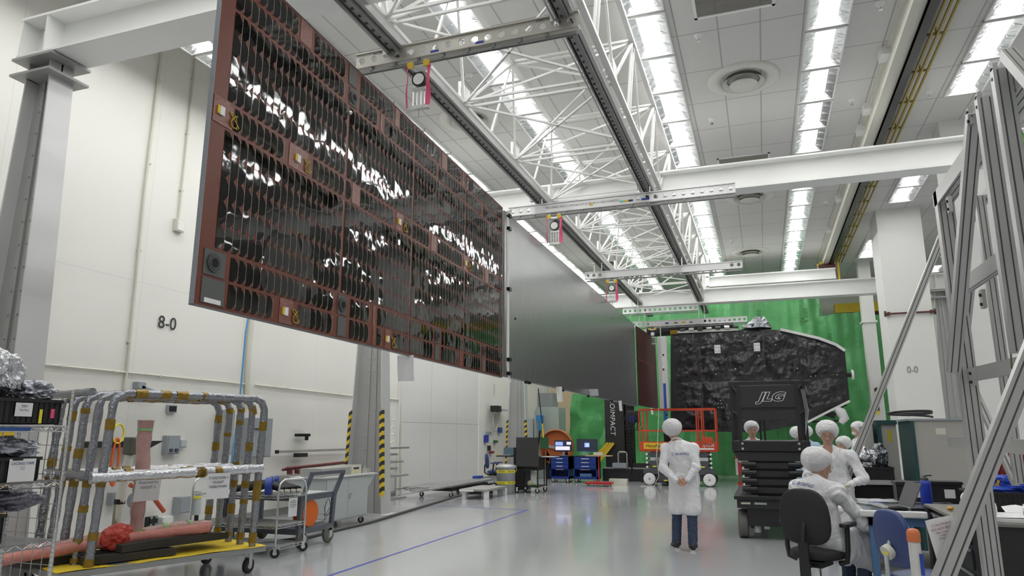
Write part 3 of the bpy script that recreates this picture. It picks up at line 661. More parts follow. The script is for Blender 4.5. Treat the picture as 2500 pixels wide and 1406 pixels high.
for k, (px, py) in enumerate(((1752, 853), (1848, 848), (1758, 990))):
    p = at(px, py, Y=YS-.14); q = part(SAT, 'bracket_window', MB().b2((p.x-ox-.10, -.27, p.z-.14), (p.x-ox+.10, -.13, p.z+.14)), PAPER if k < 2 else BLACKM)
    for a in (-.05, .05):
        for b in (-.07, .06): part(SAT, 'bracket_stud', MB().cyl((p.x-ox+a, -.285, p.z+b), (p.x-ox+a, -.27, p.z+b), .022), ALUD)
random.seed(3)
for k in range(14):
    u, v = random.uniform(.05, .95), random.uniform(.1, .95); q = satf(u, v); part(SAT, 'snap_button', MB().cyl((q[0], q[1]-.03, q[2]), (q[0], q[1], q[2]), .018, n=8), ALU)
p = at(2080, 915, Y=YS); part(SAT, 'thruster_stub', MB().cyl((x1-ox, 0, p.z), (p.x-ox, 0, p.z), .07), BLACKM); part(SAT, 'white_disc', MB().cyl((p.x-ox-.02, -.02, p.z), (p.x-ox+.05, -.02, p.z), .17, .15, n=20), PAPER)
p = at(2055, 1010, Y=YS); part(SAT, 'wrapped_foot', MB().tube([(p.x-ox-.15, 0, p.z+.2), (p.x-ox-.02, 0, p.z+.05), (p.x-ox+.06, 0, p.z-.15), (p.x-ox-.05, 0, p.z-.3)], [.10, .16, .14, .08], 9, .12), PAPER)
part(SAT, 'under_boom', MB().bar((p.x-ox-.9, .1, p.z-.25), (p.x-ox+.0, .1, p.z-.22), .07).box((p.x-ox-.35, .1, p.z-.0), (.35, .2, .2), (0, .4, 0)), BLACKM)
part(SAT, 'side_box', MB().box((p.x-ox+.05, 0, p.z+.25), (.25, .12, .09), (0, -.5, 0)), BLACKM)
# top cylinder and foil cap
p, q = at(1572, 812, Y=YS), at(1790, 800, Y=YS)
part(SAT, 'wrapped_cylinder', MB().cyl((p.x-ox+.1, .25, p.z+.10), (q.x-ox, .25, q.z+.16), .24, n=22), P('black shiny wrap', (.02, .02, .022), .2, bump=(9, .7, .03)))
part(SAT, 'cylinder_cap', MB().sphere((p.x-ox+.1, .3, p.z), .24, 16, (.6, 1, 1)), P('tan wrap', (.35, .31, .26), .5))
p = at(1848, 792, Y=YS)
def foilf(u, v):
    a = u*2*math.pi; r = .36*(1-v)**.8+.10+.07*ridge((math.cos(a), math.sin(a), v*1.5), 1.7, 3)*.6
    return (p.x-ox+r*math.cos(a)*1.0+.1*v, .3+r*math.sin(a), p.z-.12+v*.42)
part(SAT, 'foil_bundle', MB().sheet(foilf, 40, 14), FOILD)
# white yoke with blue film at the panel root
p, q = at(1606, 822, Y=24.72), at(1634, 1000, Y=24.72)
YK = thing('wing_yoke', 'tall white wing yoke with blue film strip between panel and satellite', 'satellite part', ((p.x+q.x)/2, 24.72, 1.9))
w = (q.x-p.x)/2
part(YK, 'housing', MB().b2((-w, -.05, q.z-1.9), (w*.95, .3, p.z-1.9)), STEEL_W, .01)
part(YK, 'left_flange', MB().b2((-w-.01, -.12, q.z-1.9), (-w+.12, -.05, p.z-1.92)), PAPER)
part(YK, 'blue_film', MB().b2((-w*.35, -.075, .12), (w*.5, -.05, 1.42)), P('blue film', (.05, .16, .55), .3))
part(YK, 'cable_coil', MB().lathe([(.0, -.09), (.10, -.10), (.13, -.07), (.10, -.05)], (w*.1, 0, 1.62), 18, 'Y'), P('beige cable', (.35, .33, .28), .6))
for a, b in ((.2, 2.4), (-.3, 2.1), (.1, 1.9), (.4, .35)): part(YK, 'black_bolt', MB().cyl((w*a, -.09, b), (w*a, -.05, b), .03), BLACKM)
part(YK, 'pedestal', MB().b2((-w*.6, 0, -1.9), (w*.9, .3, .12)), BLACKM); part(YK, 'pin', MB().cyl((-w*.3, 0, p.z-1.9), (-w*.3, 0, p.z-1.55), .015).sphere((-w*.3, 0, p.z-1.5), .04), PAPER)
# ---------------------------------------------------------------- green sheeting
def green_mat():
    m = P('green fire retardant sheeting', (.10, .40, .13), .33, spec=.6, bump=(4, .6, .05), vary=(1.2, .25)); return m
GRN = green_mat(); GTX = P('dark green print', (.01, .10, .02), .5)
def curtain(pts_top, Y, name, lab, zb=0, amp=.14, fold=.42, seed=0, bl=None, txt=(), nv=26):
    """hanging sheet; pts_top picture points of its upper edge"""
    tp_ = [at(x, y, Y=Y) for x, y in pts_top]; xa, xb = tp_[0].x, tp_[-1].x; n = int((xb-xa)/.09)
    cx = (xa+xb)/2; t = thing(name, lab, 'plastic sheeting', (cx, Y, zb), 0, 'green plastic sheeting screens')
    def fn(u, v):
        x = xa+(xb-xa)*u; zt = interp(tp_, x); z = zb+(zt-zb)*v
        if bl: x = xa+(bl*(1-v)) + (xb-xa-bl*(1-v))*u
        y = amp*(.22*math.sin(x*2*math.pi/fold+2*N3.noise((x*.7+seed, z*.25, 0)))+.9*N3.noise((x*1.1+seed, z*.35, 2.))+.6*N3.noise((x*1.9+z*.5, z*1.4+seed, 5.))+.25*ridge((x+seed, z*.8, 1), 1.3, 2))
        return (x-cx, y, z-zb)
    mb = MB(); mb.smooth = True; part(t, 'sheet', mb.sheet(fn, n, nv), GRN)
    for (px, py, s) in txt:
        for k, sx in enumerate((0, .13)):
            p = at(px, py, Y=Y); text(t, 0, 'printed_lettering', ('FIRE RETARDANT', 'REUSABLE')[k], s, (p.x-cx-sx, -.26, p.z-zb-1.2), (math.pi/2, R(90), 0), GTX, .001)
    return t
curtain([(1475, 752), (1700, 744), (1740, 737), (1860, 730), (1960, 724), (2000, 727), (2012, 800)], 30.0, 'green_sheeting', 'largest green plastic sheet across the back behind the satellite', seed=1, txt=((1850, 740, .22), (1962, 735, .22), (1965, 800, .22)))
curtain([(1945, 800), (2000, 772), (2050, 765), (2118, 760)], 29.4, 'green_sheeting', 'lower green plastic sheet hung to the right of the satellite', seed=4, amp=.2, txt=((2020, 790, .2),))
curtain([(2118, 770), (2190, 765)], 30.1, 'green_sheeting', 'green plastic sheet glimpsed between the narrow and wide columns', seed=6, amp=.1)
curtain([(2290, 752), (2330, 756), (2500, 765)], 29.6, 'green_sheeting', 'green plastic sheet behind the aluminium frame at the right', seed=9, txt=((2325, 770, .2),))
curtain([(1396, 960), (1478, 970)], 27.4, 'green_sheeting', 'green plastic sheet at the left beside the black column with white lettering', seed=2, amp=.25, fold=1.3, bl=-.35, txt=((1392, 1090, .14),))
# yellow crane above the low sheet; a dark box paints the bay's shade
BAY = P('painted bay shade', (.05, .045, .03), .8)
t = thing('yellow_crane_beam', 'yellow crane beam glimpsed in the dark gap above the low green sheet', 'crane', (4.6, 30.6, 6.1))
part(t, 'beam', MB().b2((-1.6, -.2, .25), (4.5, .2, .62)), P('crane yellow', (.55, .42, .02), .5)); part(t, 'painted_gap_shade', MB().b2((-1.6, -.1, -.35), (4.5, .3, .24)), BAY)
# ---------------------------------------------------------------- back-left corner: black machine with vertical lettering
p = at(1478, 1140, Y=25.5); q = at(1545, 1140, Y=25.5)
t = thing('machine_column', 'black machine column with white vertical lettering under the solar wing', 'machine', ((p.x+q.x)/2, 25.6, 0))
w = (q.x-p.x)/2
part(t, 'column', MB().b2((-w, 0, .45), (w*.45, .7, 3.6)), BLACK, .02); part(t, 'side_track', MB().b2((w*.5, .1, .45), (w, .6, 3.4)), DARK)
m = MB()
for k in range(24): m.b2((w*.55, .05, .5+k*.115), (w*.95, .1, .56+k*.115))
part(t, 'ladder_slots', m, BLACKM)
text(t, 0, 'vertical_lettering', 'ELECTROIMPACT', .25, (-w*.42, -.01, 2.60), (math.pi/2, R(90), 0), PAPER, .002, space=1.08, shear=.1)
part(t, 'plinth', MB().b2((-w-.05, -.35, 0), (2.1, .9, .42)), BLACK); part(t, 'plinth_top', MB().b2((-w-.05, -.36, .42), (2.1, .9, .46)), P('grey plinth top', (.30, .30, .29), .5))
for i in range(3): part(t, 'yellow_arm', MB().bar((-w-.62+.16*i, -.1, .55), (-w+.12+.10*i, -.1, 1.30), .09, .09), YEL)
part(t, 'foil_bag', MB().box((1.35, -.38, .2), (.32, .05, .34)), FOIL); part(t, 'cable_chain', MB().b2((w, -.1, .46), (2.0, .3, .6)), DARK)
p = at(1500, 1160, Y=24.9)
t = thing('camera_stand', 'thin black tripod stand with camera cluster left of the orange lift', 'stand', (at(1541, 1100, Y=24.6).x, 24.6, 0))
part(t, 'pole', MB().cyl((0, 0, .25), (0, 0, 1.9), .025), BLACKM)
for k in range(3): part(t, 'leg', MB().cyl((0, 0, .5), (.35*math.cos(k*2.1), .35*math.sin(k*2.1), 0), .014), BLACKM)
part(t, 'sensor_head', MB().box((.12, 0, 2.2), (.42, .3, .40)).cyl((.1, -.22, 2.12), (.1, -.14, 2.12), .15), BLACK, .02); part(t, 'blue_lens_ring', MB().cyl((.1, -.232, 2.12), (.1, -.222, 2.12), .11, n=20), P('deep blue glass', (.02, .03, .2), .15))
for k in range(6): part(t, 'cable', MB().tube([(.1*k-.2, -.2, 2.3), (.12*k-.3, -.32, 2.0-.05*k), (.1*k-.1, -.25, 1.72), (.1*k, -.1, 2.0)], .012, 5), DARK)
# ---------------------------------------------------------------- common small builders
def caster(t, x, y, r=.06, w=.03, h=None, rz=0, m=DARK, fork=CHROME, cover=None):
    """swivel caster: fork with wheel as a sub-part"""
    h = h or r*2+.05
    c, s = math.cos(rz), math.sin(rz)
    f = MB(); M = Matrix.Rotation(rz, 3, 'Z')
    for k in (-1, 1): f.box((x-s*k*(w/2+.008), y+c*k*(w/2+.008), r+(h-r)/2), (r*.7, .005, h-r+.01), M)
    f.box((x, y, h-.006), (r*1.3, w+.03, .012), M)
    fo = part(t, 'caster', f, fork)
    wh = MB().cyl((x-s*w/2, y+c*w/2, r), (x+s*w/2, y-c*w/2, r), r, n=20)
    o = wh.build('wheel', m, fo)
    hb = MB().cyl((x-s*(w/2+.004), y+c*(w/2+.004), r), (x+s*(w/2+.004), y-c*(w/2+.004), r), r*.45, n=14); hb.build('hub', cover or fork, fo)
    return fo
def wire_shelf(t, z, x0, x1, y0, y1, m=CHROME):
    """wire shelf: part with truss-edge sub-part"""
    mb = MB(); n = int((x1-x0)/.035)
    for i in range(n+1): mb.bar((x0+i*(x1-x0)/n, y0, z), (x0+i*(x1-x0)/n, y1, z), .006)
    for y in (y0+.1, (y0+y1)/2, y1-.1): mb.bar((x0, y, z-.006), (x1, y, z-.006), .007)
    sh = part(t, 'wire_shelf', mb, m)
    e = MB()
    for y in (y0, y1):
        for dz in (0, -.035): e.bar((x0, y, z+dz), (x1, y, z+dz), .007)
        k = int((x1-x0)/.05)
        pts = [(x0+i*(x1-x0)/k, y, z-(.035 if i % 2 else 0)) for i in range(k+1)]; e.tube(pts, .004, 4)
    for x in (x0, x1):
        for dz in (0, -.035): e.bar((x, y0, z+dz), (x, y1, z+dz), .007)
        k = int((y1-y0)/.05)
        pts = [(x, y0+i*(y1-y0)/k, z-(.035 if i % 2 else 0)) for i in range(k+1)]; e.tube(pts, .004, 4)
    e.build('shelf_edge', m, sh); return sh
def bin_(name, lab, loc, rz, w, d, h, group=None, ribs=True, m=BLACK, cat='bin'):
    t = thing(name, lab, cat, loc, rz, group); q = MB(); a, b = w/2, d/2; th = .005
    q.b2((-a, -b, 0), (a, b, th)).b2((-a, -b, 0), (a, -b+th, h)).b2((-a, b-th, 0), (a, b, h)).b2((-a, -b, 0), (-a+th, b, h)).b2((a-th, -b, 0), (a, b, h))
    part(t, 'tub', q, m)
    r = MB(); r.b2((-a-.012, -b-.012, h-.02), (a+.012, -b, h)).b2((-a-.012, b, h-.02), (a+.012, b+.012, h)).b2((-a-.012, -b, h-.02), (-a, b, h)).b2((a, -b, h-.02), (a+.012, b, h)); part(t, 'rim', r, m)
    if ribs:
        r = MB()
        for k in range(int(w/.035)+1):
            x = -a+.004+k*(w-.008)/int(w/.035)
            for s in (-1, 1): r.b2((x-.003, s*b-.006, .01), (x+.003, s*b+.006, h-.02))
        for k in range(int(d/.035)+1):
            y = -b+.004+k*(d-.008)/int(d/.035)
            for s in (-1, 1): r.b2((s*a-.006, y-.003, .01), (s*a+.006, y+.003, h-.02))
        part(t, 'ribs', r, m)
    return t
def blob(name, lab, loc, sz, m, cat, seed=0, amp=.35, fr=2.2, group=None, nu=44, nv=22, flat=.0, parent=None):
    """crumpled bag resting on its base"""
    sx, sy_, sz_ = sz
    def fn(u, v):
        a = u*2*math.pi; th = v*math.pi; d = Vector((math.sin(th)*math.cos(a), math.sin(th)*math.sin(a), math.cos(th)))
        r = 1+amp*(ridge((d.x*1.2+seed, d.y*1.2, d.z*1.2), fr/2, 4)-.6)*.5
        return (d.x*sx*r, d.y*sy_*r, max(0, sz_*(1+d.z*r)/1.0*.5)) 
    mb = MB(); mb.sheet(fn, nu, nv)
    if parent: return part(parent, name, mb, m)
    t = mb.build(name, m, None, loc=loc); return tag(t, lab, cat, group)
def sign(t, name, w, h, loc, rot, lines=(), m=PAPER, sizes=None, ink=INK, label=None):
    """sheet of paper with printed lines, in thing t's frame; rot is (rx,ry,rz); front faces -Y before rotation"""
    M = Euler(rot).to_matrix(); L0_ = Vector(loc)
    mb = MB(); mb.sheet(lambda u, v: L0_+M @ Vector(((u-.5)*w, .004*math.sin(u*5), (v-.5)*h)), 6, 4)
    o = part(t, name, mb, m)
    z = h*.38
    for i, l in enumerate(lines):
        sz = sizes[i] if sizes else h*.12
        p = L0_+M @ Vector((0, -.006, z-sz*.5)); q = Euler(rot).to_matrix() @ Euler((math.pi/2, 0, 0)).to_matrix()
        tx = text(None, 0, 'lettering', l, sz, p, q.to_euler(), ink, .0003); tx.parent = o; z -= sz*1.25
    return o
# ---------------------------------------------------------------- left wall fittings
XW = XL+.004
def wat(px, py, off=0): p = at(px, py, X=XW+off); return p
CREAM = P('cream conduit paint', (.66, .65, .56), .5)
def wpipe(pts, r, lab, m=CREAM, name='wall_conduit', cat='pipe', clips=0):
    pp = [wat(x, y, r+.01) for x, y in pts]; base = Vector((XW, pp[0].y, min(p.z for p in pp)))
    t = thing(name, lab, cat, base, 0); 
    part(t, 'pipe', MB().tube([p-base for p in pp], r, 8), m)
    for k in range(clips):
        q = pp[0].lerp(pp[-1], (k+.5)/clips)-base; part(t, 'clip', MB().box((q.x-.01, q.y, q.z), (.06, .06 if abs((pp[0]-pp[-1]).z) > 1 else .03, .03)), m)
    return t
wpipe([(398, 101), (355, 450), (310, 905), (303, 950)], .022, 'long cream conduit running up the left wall, leftmost', clips=4)
wpipe([(479, 128), (436, 535)], .018, 'cream conduit dropping to a small switch box high on the left wall', clips=3)
wpipe([(76, 887), (306, 909), (612, 939)], .018, 'cream conduit running level along the left wall behind the wrapped cart', clips=5)
wpipe([(622, 939), (855, 966), (975, 976)], .018, 'cream conduit running level along the left wall towards the grey tower', clips=3)
wpipe([(622, 700), (606, 870), (602, 1000)], .05, 'thick cream downpipe behind the blue strap', clips=2)
wpipe([(978, 930), (978, 1235)], .03, 'cream pipe beside the left jamb of the big panelled door', clips=2)
t = thing('switch_box', 'small cream switch box high on the left wall below a conduit', 'box', wat(433, 553)); part(t, 'housing', MB().b2((0, -.09, -.1), (.08, .09, .12)), CREAM, .005); part(t, 'cover', MB().b2((.08, -.07, -.08), (.09, .07, .1)), WHITE)
p = wat(407, 790)
o = text(None, 0, 'wall_lettering', '8-0', .30, (XL+.02, p.y, p.z), (math.pi/2, 0, math.pi/2), INK, .001); o['kind'] = 'structure'
# faint door panels (big sliding door) and its joints
a, b = wat(980, 760), wat(1172, 800); 
d = MB(); d.b2((XL, 17.35, 0), (XL+.03, 23.1, 6.5)); 
struct(d.build('door_1', lines_mat('door panels', (.72, .715, .70), (.38, .38, .37), 1.92, 1.93, .014, axes=('Y', 'Z'), off=(-.9, 0), rough=.55)))
struct(MB().b2((XL, 17.28, 0), (XL+.06, 17.35, 6.6)).b2((XL, 23.1, 0), (XL+.06, 23.17, 6.6)).b2((XL, 17.28, 6.5), (XL+.06, 23.17, 6.6)).build('trim_1', WHITE))
def wbox(px0, py0, px1, py1, dpt, name, lab, m, cat='box', cover=True, bev=.005):
    a, b = wat(px0, py0), wat(px1, py1); z0, z1 = min(a.z, b.z), max(a.z, b.z); y0, y1 = min(a.y, b.y), max(a.y, b.y)
    t = thing(name, lab, cat, (XW, (y0+y1)/2, z0)); h = (y1-y0)/2
    part(t, 'housing', MB().b2((0, -h, 0), (dpt, h, z1-z0)), m, bev)
    if cover: part(t, 'door', MB().b2((dpt, -h+.02, .02), (dpt+.01, h-.02, z1-z0-.02)), m)
    return t, h, z1-z0
t, h, H_ = wbox(590, 1020, 640, 1115, .2, 'control_panel', 'tall grey electrical control cabinet on the wall right of the wrapped hoops', GREYP, 'electrical cabinet')
for i in range(6): part(t, 'button', MB().cyl((.21, -h+.06+.04*i, H_*.72), (.23, -h+.06+.04*i, H_*.72), .012), BLACK)
part(t, 'name_plate', MB().b2((.212, -.1, H_*.3), (.216, .1, H_*.34)), CREAM); part(t, 'meter', MB().cyl((.21, 0, H_*.85), (.235, 0, H_*.85), .03), BLACK)
t, h, H_ = wbox(398, 1063, 426, 1108, .1, 'breaker_box', 'blue-grey breaker box with two dark switches on the left wall', GREYP, 'electrical box')
for s in (-.4, .4): part(t, 'switch', MB().b2((.11, s*h-.03, .04), (.13, s*h+.03, .09)), P('navy switch', (.05, .06, .09), .4))
wbox(433, 1074, 446, 1093, .08, 'outlet_box', 'small pale wall box right of the blue-grey breaker box', LGREY, 'electrical box')
t, h, H_ = wbox(406, 988, 426, 1008, .05, 'wall_opening', 'small dark square opening in the left wall above the breaker box', GREYP, 'box', cover=False); part(t, 'opening', MB().b2((.05, -h+.02, .02), (.055, h-.02, H_-.02)), BLACK)
wbox(528, 1000, 545, 1110, .2, 'tall_grey_box', 'narrow tall beige-grey box on the wall between two wrapped hoops', P('beige grey', (.42, .41, .39), .5), 'electrical box')
t, h, H_ = wbox(325, 932, 342, 950, .12, 'wall_speaker', 'small grey wall bracket above the wrapped cart', GREYP, 'bracket', cover=False); part(t, 'arm', MB().bar((.1, 0, .02), (.1, .35, -.06), .04, .06), GREYP)
t, h, H_ = wbox(354, 1262, 374, 1292, .08, 'black_outlet', 'black outlet box low on the left wall', BLACK, 'electrical box')
for y in (-.05, .05):
    for z in (.08, .2): part(t, 'socket', MB().cyl((.09, y, z), (.095, y, z), .025), GREYP)
wbox(386, 1262, 410, 1285, .1, 'white_outlet', 'white square outlet box low on the left wall right of the black one', WHITE, 'electrical box')
t, h, H_ = wbox(423, 1213, 446, 1250, .15, 'power_connector', 'grey conduit elbow and plug with black cable behind the wrapped cart', GREYP, 'electrical box'); part(t, 'plug', MB().cyl((.15, .25, .35), (.15, .28, -.05), .07), LGREY); part(t, 'yellow_ring', MB().cyl((.15, .25, .26), (.15, .253, .22), .075), HYEL); part(t, 'cable', MB().tube([(.15, .28, -.05), (.15, .30, -.4), (.2, .5, -.85), (.3, .6, -1.0)], .035, 8), BLACK)
t, h, H_ = wbox(262, 1203, 280, 1232, .12, 'disconnect_switch', 'grey disconnect switch with round handle low behind the wrapped hoops', GREYP, 'electrical box'); part(t, 'handle', MB().cyl((.12, .3, .05), (.2, .3, .05), .12, n=18), GREYP)
t = thing('wall_shelf', 'black wall shelf holding orange and yellow coiled cords', 'shelf', wat(255, 1082)); part(t, 'arm', MB().b2((0, -.45, -.06), (.3, .45, .03)), BLACK); part(t, 'brace', MB().prism([(.45, .03), (.85, .03), (.45, -.14)], 0, .28, 'X'), BLACK)
t = thing('coiled_cord', 'yellow and orange extension cord hung on a wall hook', 'cord', wat(291, 1035, .3)); m = MB()
part(t, 'yellow_loop', MB().tube([(.02*k % 3*.01, .10*math.sin(a), .0-.14+.14*math.cos(a)) for k, a in enumerate([i*.35 for i in range(37)])], .014, 6), HYEL)
part(t, 'orange_loop', MB().tube([(.0, .06*math.sin(a), -.55+.34*math.cos(a)) for a in [i*.35 for i in range(19)]], .02, 6), ORANGE)
one('orange_pipe', MB().tube([wat(x, y, .25) for x, y in ((318, 1184), (345, 1192), (375, 1215), (392, 1238), (400, 1248))], .035, 8), P('orange hose', (.50, .09, .03), .5), 'orange flexible hose curving down the left wall behind the cart', 'hose')
one('blue_air_hose', MB().tube([wat(x, y, .9) for x, y in ((607, 770), (600, 810), (592, 900), (583, 1000), (572, 1075), (567, 1110), (560, 1200), (555, 1306))], .016, 6), P('sky blue hose', (.10, .35, .65), .4), 'sky blue air hose hanging straight down behind the solar panel', 'hose')
t = thing('wall_rail', 'long bare metal wall rail with a small clamp left of the striped tower', 'rail', wat(664, 1103)); L_ = wat(840, 1096).y-t.location.y
part(t, 'tube', MB().bar((.12, 0, 0), (.12, L_, 0), .05), ALU); part(t, 'clamp', MB().box((.15, .75, -.08), (.14, .3, .08)), BLACK); part(t, 'end_cap', MB().box((.12, 0, 0), (.07, .04, .07)), BLACK)
t = thing('wall_clamp', 'small black clamp fitting high on the left wall', 'clamp', wat(715, 1062)); part(t, 'body', MB().box((.1, .2, 0), (.1, .42, .06)).box((.1, .35, -.06), (.06, .05, .1)), BLACKM)
t = thing('pipe_bundle', 'bundle of red-brown pipes and black cable lying along the wall behind the grey cart', 'pipe', wat(690, 1147, .2)); L_ = wat(830, 1136).y-t.location.y
for k in range(3): part(t, 'red_pipe', MB().cyl((.06*k, 0, .02*k), (.06*k, L_+.2*k, .06+.02*k), .025), P('red brown pipe', (.16, .035, .03), .45))
for k in range(4): part(t, 'end_fitting', MB().box((.1, .1+k*.25, -.05), (.1, .06, .08)), P('red brown pipe', (.16, .035, .03), .45))
part(t, 'shelf_board', MB().b2((-.2, -.1, -.16), (.3, L_+.6, -.12)), ALUD)
# rack arms with stock bars left of the big door
t = thing('stock_rack', 'wall rack of cantilever arms holding aluminium bars beside the striped tower', 'rack', (XW, 15.6, .3))
for k, py in enumerate((1026, 1043, 1060, 1078)): part(t, 'arm', MB().cyl((.02, -.4, wat(940, py).z-.3), (.5, .6, wat(940, py).z-.3), .01).sphere((.5, .6, wat(940, py).z-.3), .025, 8), CHROME)
for k, (py, l) in enumerate(((1092, 1.5), (1107, .9), (1125, 1.2), (1140, .9), (1158, 1.5), (1195, .8), (1212, 1.4))): part(t, 'stock_bar', MB().b2((.15, -.6, wat(950, py).z-.33), (.5, l, wat(950, py).z-.28)), ALU)
part(t, 'upright', MB().b2((0, -.5, -.2), (.06, -.4, 2.2)), WHITE)
# things on the wall beyond the big door
t = thing('wall_camera', 'small black camera and bracket on the wall right of the big door', 'camera', wat(1195, 998)); part(t, 'body', MB().box((.25, 0, 0), (.3, .4, .22)), BLACK, .02); part(t, 'arm', MB().b2((0, .3, -.05), (.4, 1.2, .0)), LGREY)
t = thing('hose_coil', 'cream hose coil hung on the wall right of the big door', 'hose', wat(1203, 1018)); part(t, 'coil', MB().tube([(.1, .22*math.cos(a), -.15+.34*math.sin(a)) for a in [i*.4 for i in range(17)]], .03, 7), CREAM)
wpipe([(1208, 938), (1208, 965)], .02, 'short pipe high on the wall right of the door')
for k, (px, py, w, h, m, l) in enumerate(((1184, 1071, .22, .26, TB, 'blue square notice on the wall low right of the door'), (1218, 1050, .25, .2, P('blue notice', (.05, .14, .38), .5), 'blue rectangular notice higher on the wall'), (1190, 1058, .3, .12, GREYP, 'grey valve fitting on the wall'), (1207, 1078, .22, .10, P('green valve', (.03, .15, .06), .5), 'green valve on the wall'), (1197, 1104, .3, .08, P('red valve', (.3, .03, .03), .5), 'red handled valve low on the wall'), (1191, 1094, .1, .18, BLACK, 'small black wall fitting'))):
    p = wat(px, py); tag(MB().b2((XW, p.y-w/2, p.z-h/2), (XW+.1, p.y+w/2, p.z+h/2)).build('wall_notice' if k < 2 else 'wall_valve', m), l, 'notice' if k < 2 else 'valve')
# ---------------------------------------------------------------- wire shelf rack at the left edge
RX, RY = -4.41, 3.55
t = thing('wire_shelf_rack', 'chrome wire shelf rack at the left edge holding black bins', 'shelf rack', (RX-.46, RY-1.2, 0))
for x in (0, .46):
    for y in (0, 1.2): 
        g = MB().cyl((x, y, 0), (x, y, 1.89), .0127); g.cur = 1
        for k in range(60): g.cyl((x, y, .1+k*.03), (x, y, .105+k*.03), .0145, n=8)
        part(t, 'post', g, [CHROME, ALUD])
for z in (.5, .93, 1.30, 1.655): wire_shelf(t, z, 0, .46, 0, 1.2)
g = MB()
for k in range(13): g.bar((-.01, k*.1, .2), (-.01, k*.1, 1.64), .004)
for k in range(16): g.bar((-.01, 0, .2+k*.095), (-.01, 1.2, .2+k*.095), .004)
part(t, 'mesh_back', g, ALUD)
g = MB()
for k in range(6): g.bar((.0+k*.09, 1.21, .2), (k*.09, 1.21, 1.64), .004)
for k in range(16): g.bar((0, 1.21, .2+k*.095), (.46, 1.21, .2+k*.095), .004)
part(t, 'mesh_end', g, ALUD)
part(t, 'blue_strip', MB().b2((.47, .25, 1.622), (.475, .93, 1.645)), P('blue shelf strip', (.03, .09, .28), .5))
def rbin(y, z, w, h, lab, tagw=()):
    q = bin_('black_bin', lab, (RX-.23, y, z+.005), 0, .40, w, h, 'black bins on the wire rack'); 
    for kind, yy, zz, ww, hh, m in tagw: part(q, kind, MB().b2((.208, yy-ww/2, zz-hh/2), (.211, yy+ww/2, zz+hh/2)), m)
    return q
q = rbin(RY-.31, 1.66, .52, .16, 'black bin with pink and white tags on the top wire shelf under the foil bag', (('pink_tag', -.2, .09, .03, .07, PINK), ('yellow_tag', .12, .05, .02, .09, HYEL), ('pink_tag', .2, .07, .025, .06, PINK)))
sign(q, 'white_tag', .11, .085, (.213, .0, .09), (0, 0, math.pi/2), ('DEV', 'Flat Pans'), sizes=(.022, .016))
q = rbin(RY-.86, 1.66, .48, .16, 'black bin partly cut off by the left edge, top wire shelf', (('pink_tag', .19, .1, .03, .07, PINK), ('yellow_tag', .12, .05, .02, .09, HYEL)))
q = rbin(RY-.45, 1.305, .60, .15, 'black bin with a lacing tape sign on the second wire shelf'); sign(q, 'white_sign', .17, .14, (.214, .18, .07), (0, 0, math.pi/2), ('LACING TAPE', 'xxxxxxx', 'xxxxxx'), sizes=(.024, .01, .01), ink=P('navy print', (.03, .06, .16), .6))
q = rbin(RY-.62, .935, .58, .18, 'black bin with a bagged white sheet on the third wire shelf'); sign(q, 'white_bag', .27, .24, (.216, .02, .05), (.0, 0, math.pi/2), ('LABELS',), m=P('white bag film', (.72, .72, .72), .3, bump=(20, .7, .02)), sizes=(.03,), ink=P('pale print', (.55, .58, .4), .6))
blob('foil_bag', 'crumpled silver foil bag standing on the top black bin', (RX-.20, RY-.40, 1.823), (.10, .14, .30), FOIL, 'bag', 3, .8, 2.4)
blob('film_bag', 'crumpled clear film beside the silver foil bag', (RX-.20, RY-.14, 1.823), (.11, .12, .12), SHRINK, 'bag', 5, .8, 2.6)
blob('film_bag', 'crumpled clear film bag on the lacing tape bin', (RX-.21, RY-.3, 1.458), (.12, .22, .11), SHRINK, 'bag', 8, .8, 2.6)
blob('film_bag', 'dark crumpled shrink film on the third wire shelf bin', (RX-.21, RY-.40, 1.118), (.15, .34, .13), P('dark shrink film', (.16, .16, .20), .15, .5, bump=(14, 1, .04)), 'bag', 11, .8, 2.6)
# ---------------------------------------------------------------- foil-wrapped cart
ca = math.atan2(.94, .34)
CT = thing('wrapped_hoop_cart', 'rolling cart with foil-wrapped hoop rails and a yellow deck', 'cart', (-6.75, 6.44, 0), ca)
part(CT, 'deck', MB().b2((-1.02, -.68, .24), (1.22, .56, .30)), P('deck edge', (.35, .36, .35), .4, .3), .005)
ym = MB(); ym.sheet(lambda u, v: (-1.01+u*2.23, -.69+v*1.25, .305+.012*N3.noise((u*5, v*4, 0))), 24, 12); part(CT, 'yellow_mat', ym, P('yellow felt mat', (.80, .58, .03), .7, vary=(5, .08)))
for x in (-.9, 1.08):
    for y in (-.55, .42): caster(CT, x, y, .085, .045, .24, .4, fork=ALU)
def wrap(pts, r, name='wrapped_tube', bands=(), m=FOILD):
    rs = [r*(1+random.uniform(-.10, .12)) for _ in pts]; o = part(CT, name, MB().tube(pts, rs, 12, .06), m)
    return o
def dense(pts, step=.07):
    out = []
    for a, b in zip(pts, pts[1:]):
        a, b = Vector(a), Vector(b); n = max(1, int((b-a).length/step)); out += [a.lerp(b, i/n) for i in range(n)]
    return out+[Vector(pts[-1])]
random.seed(11)
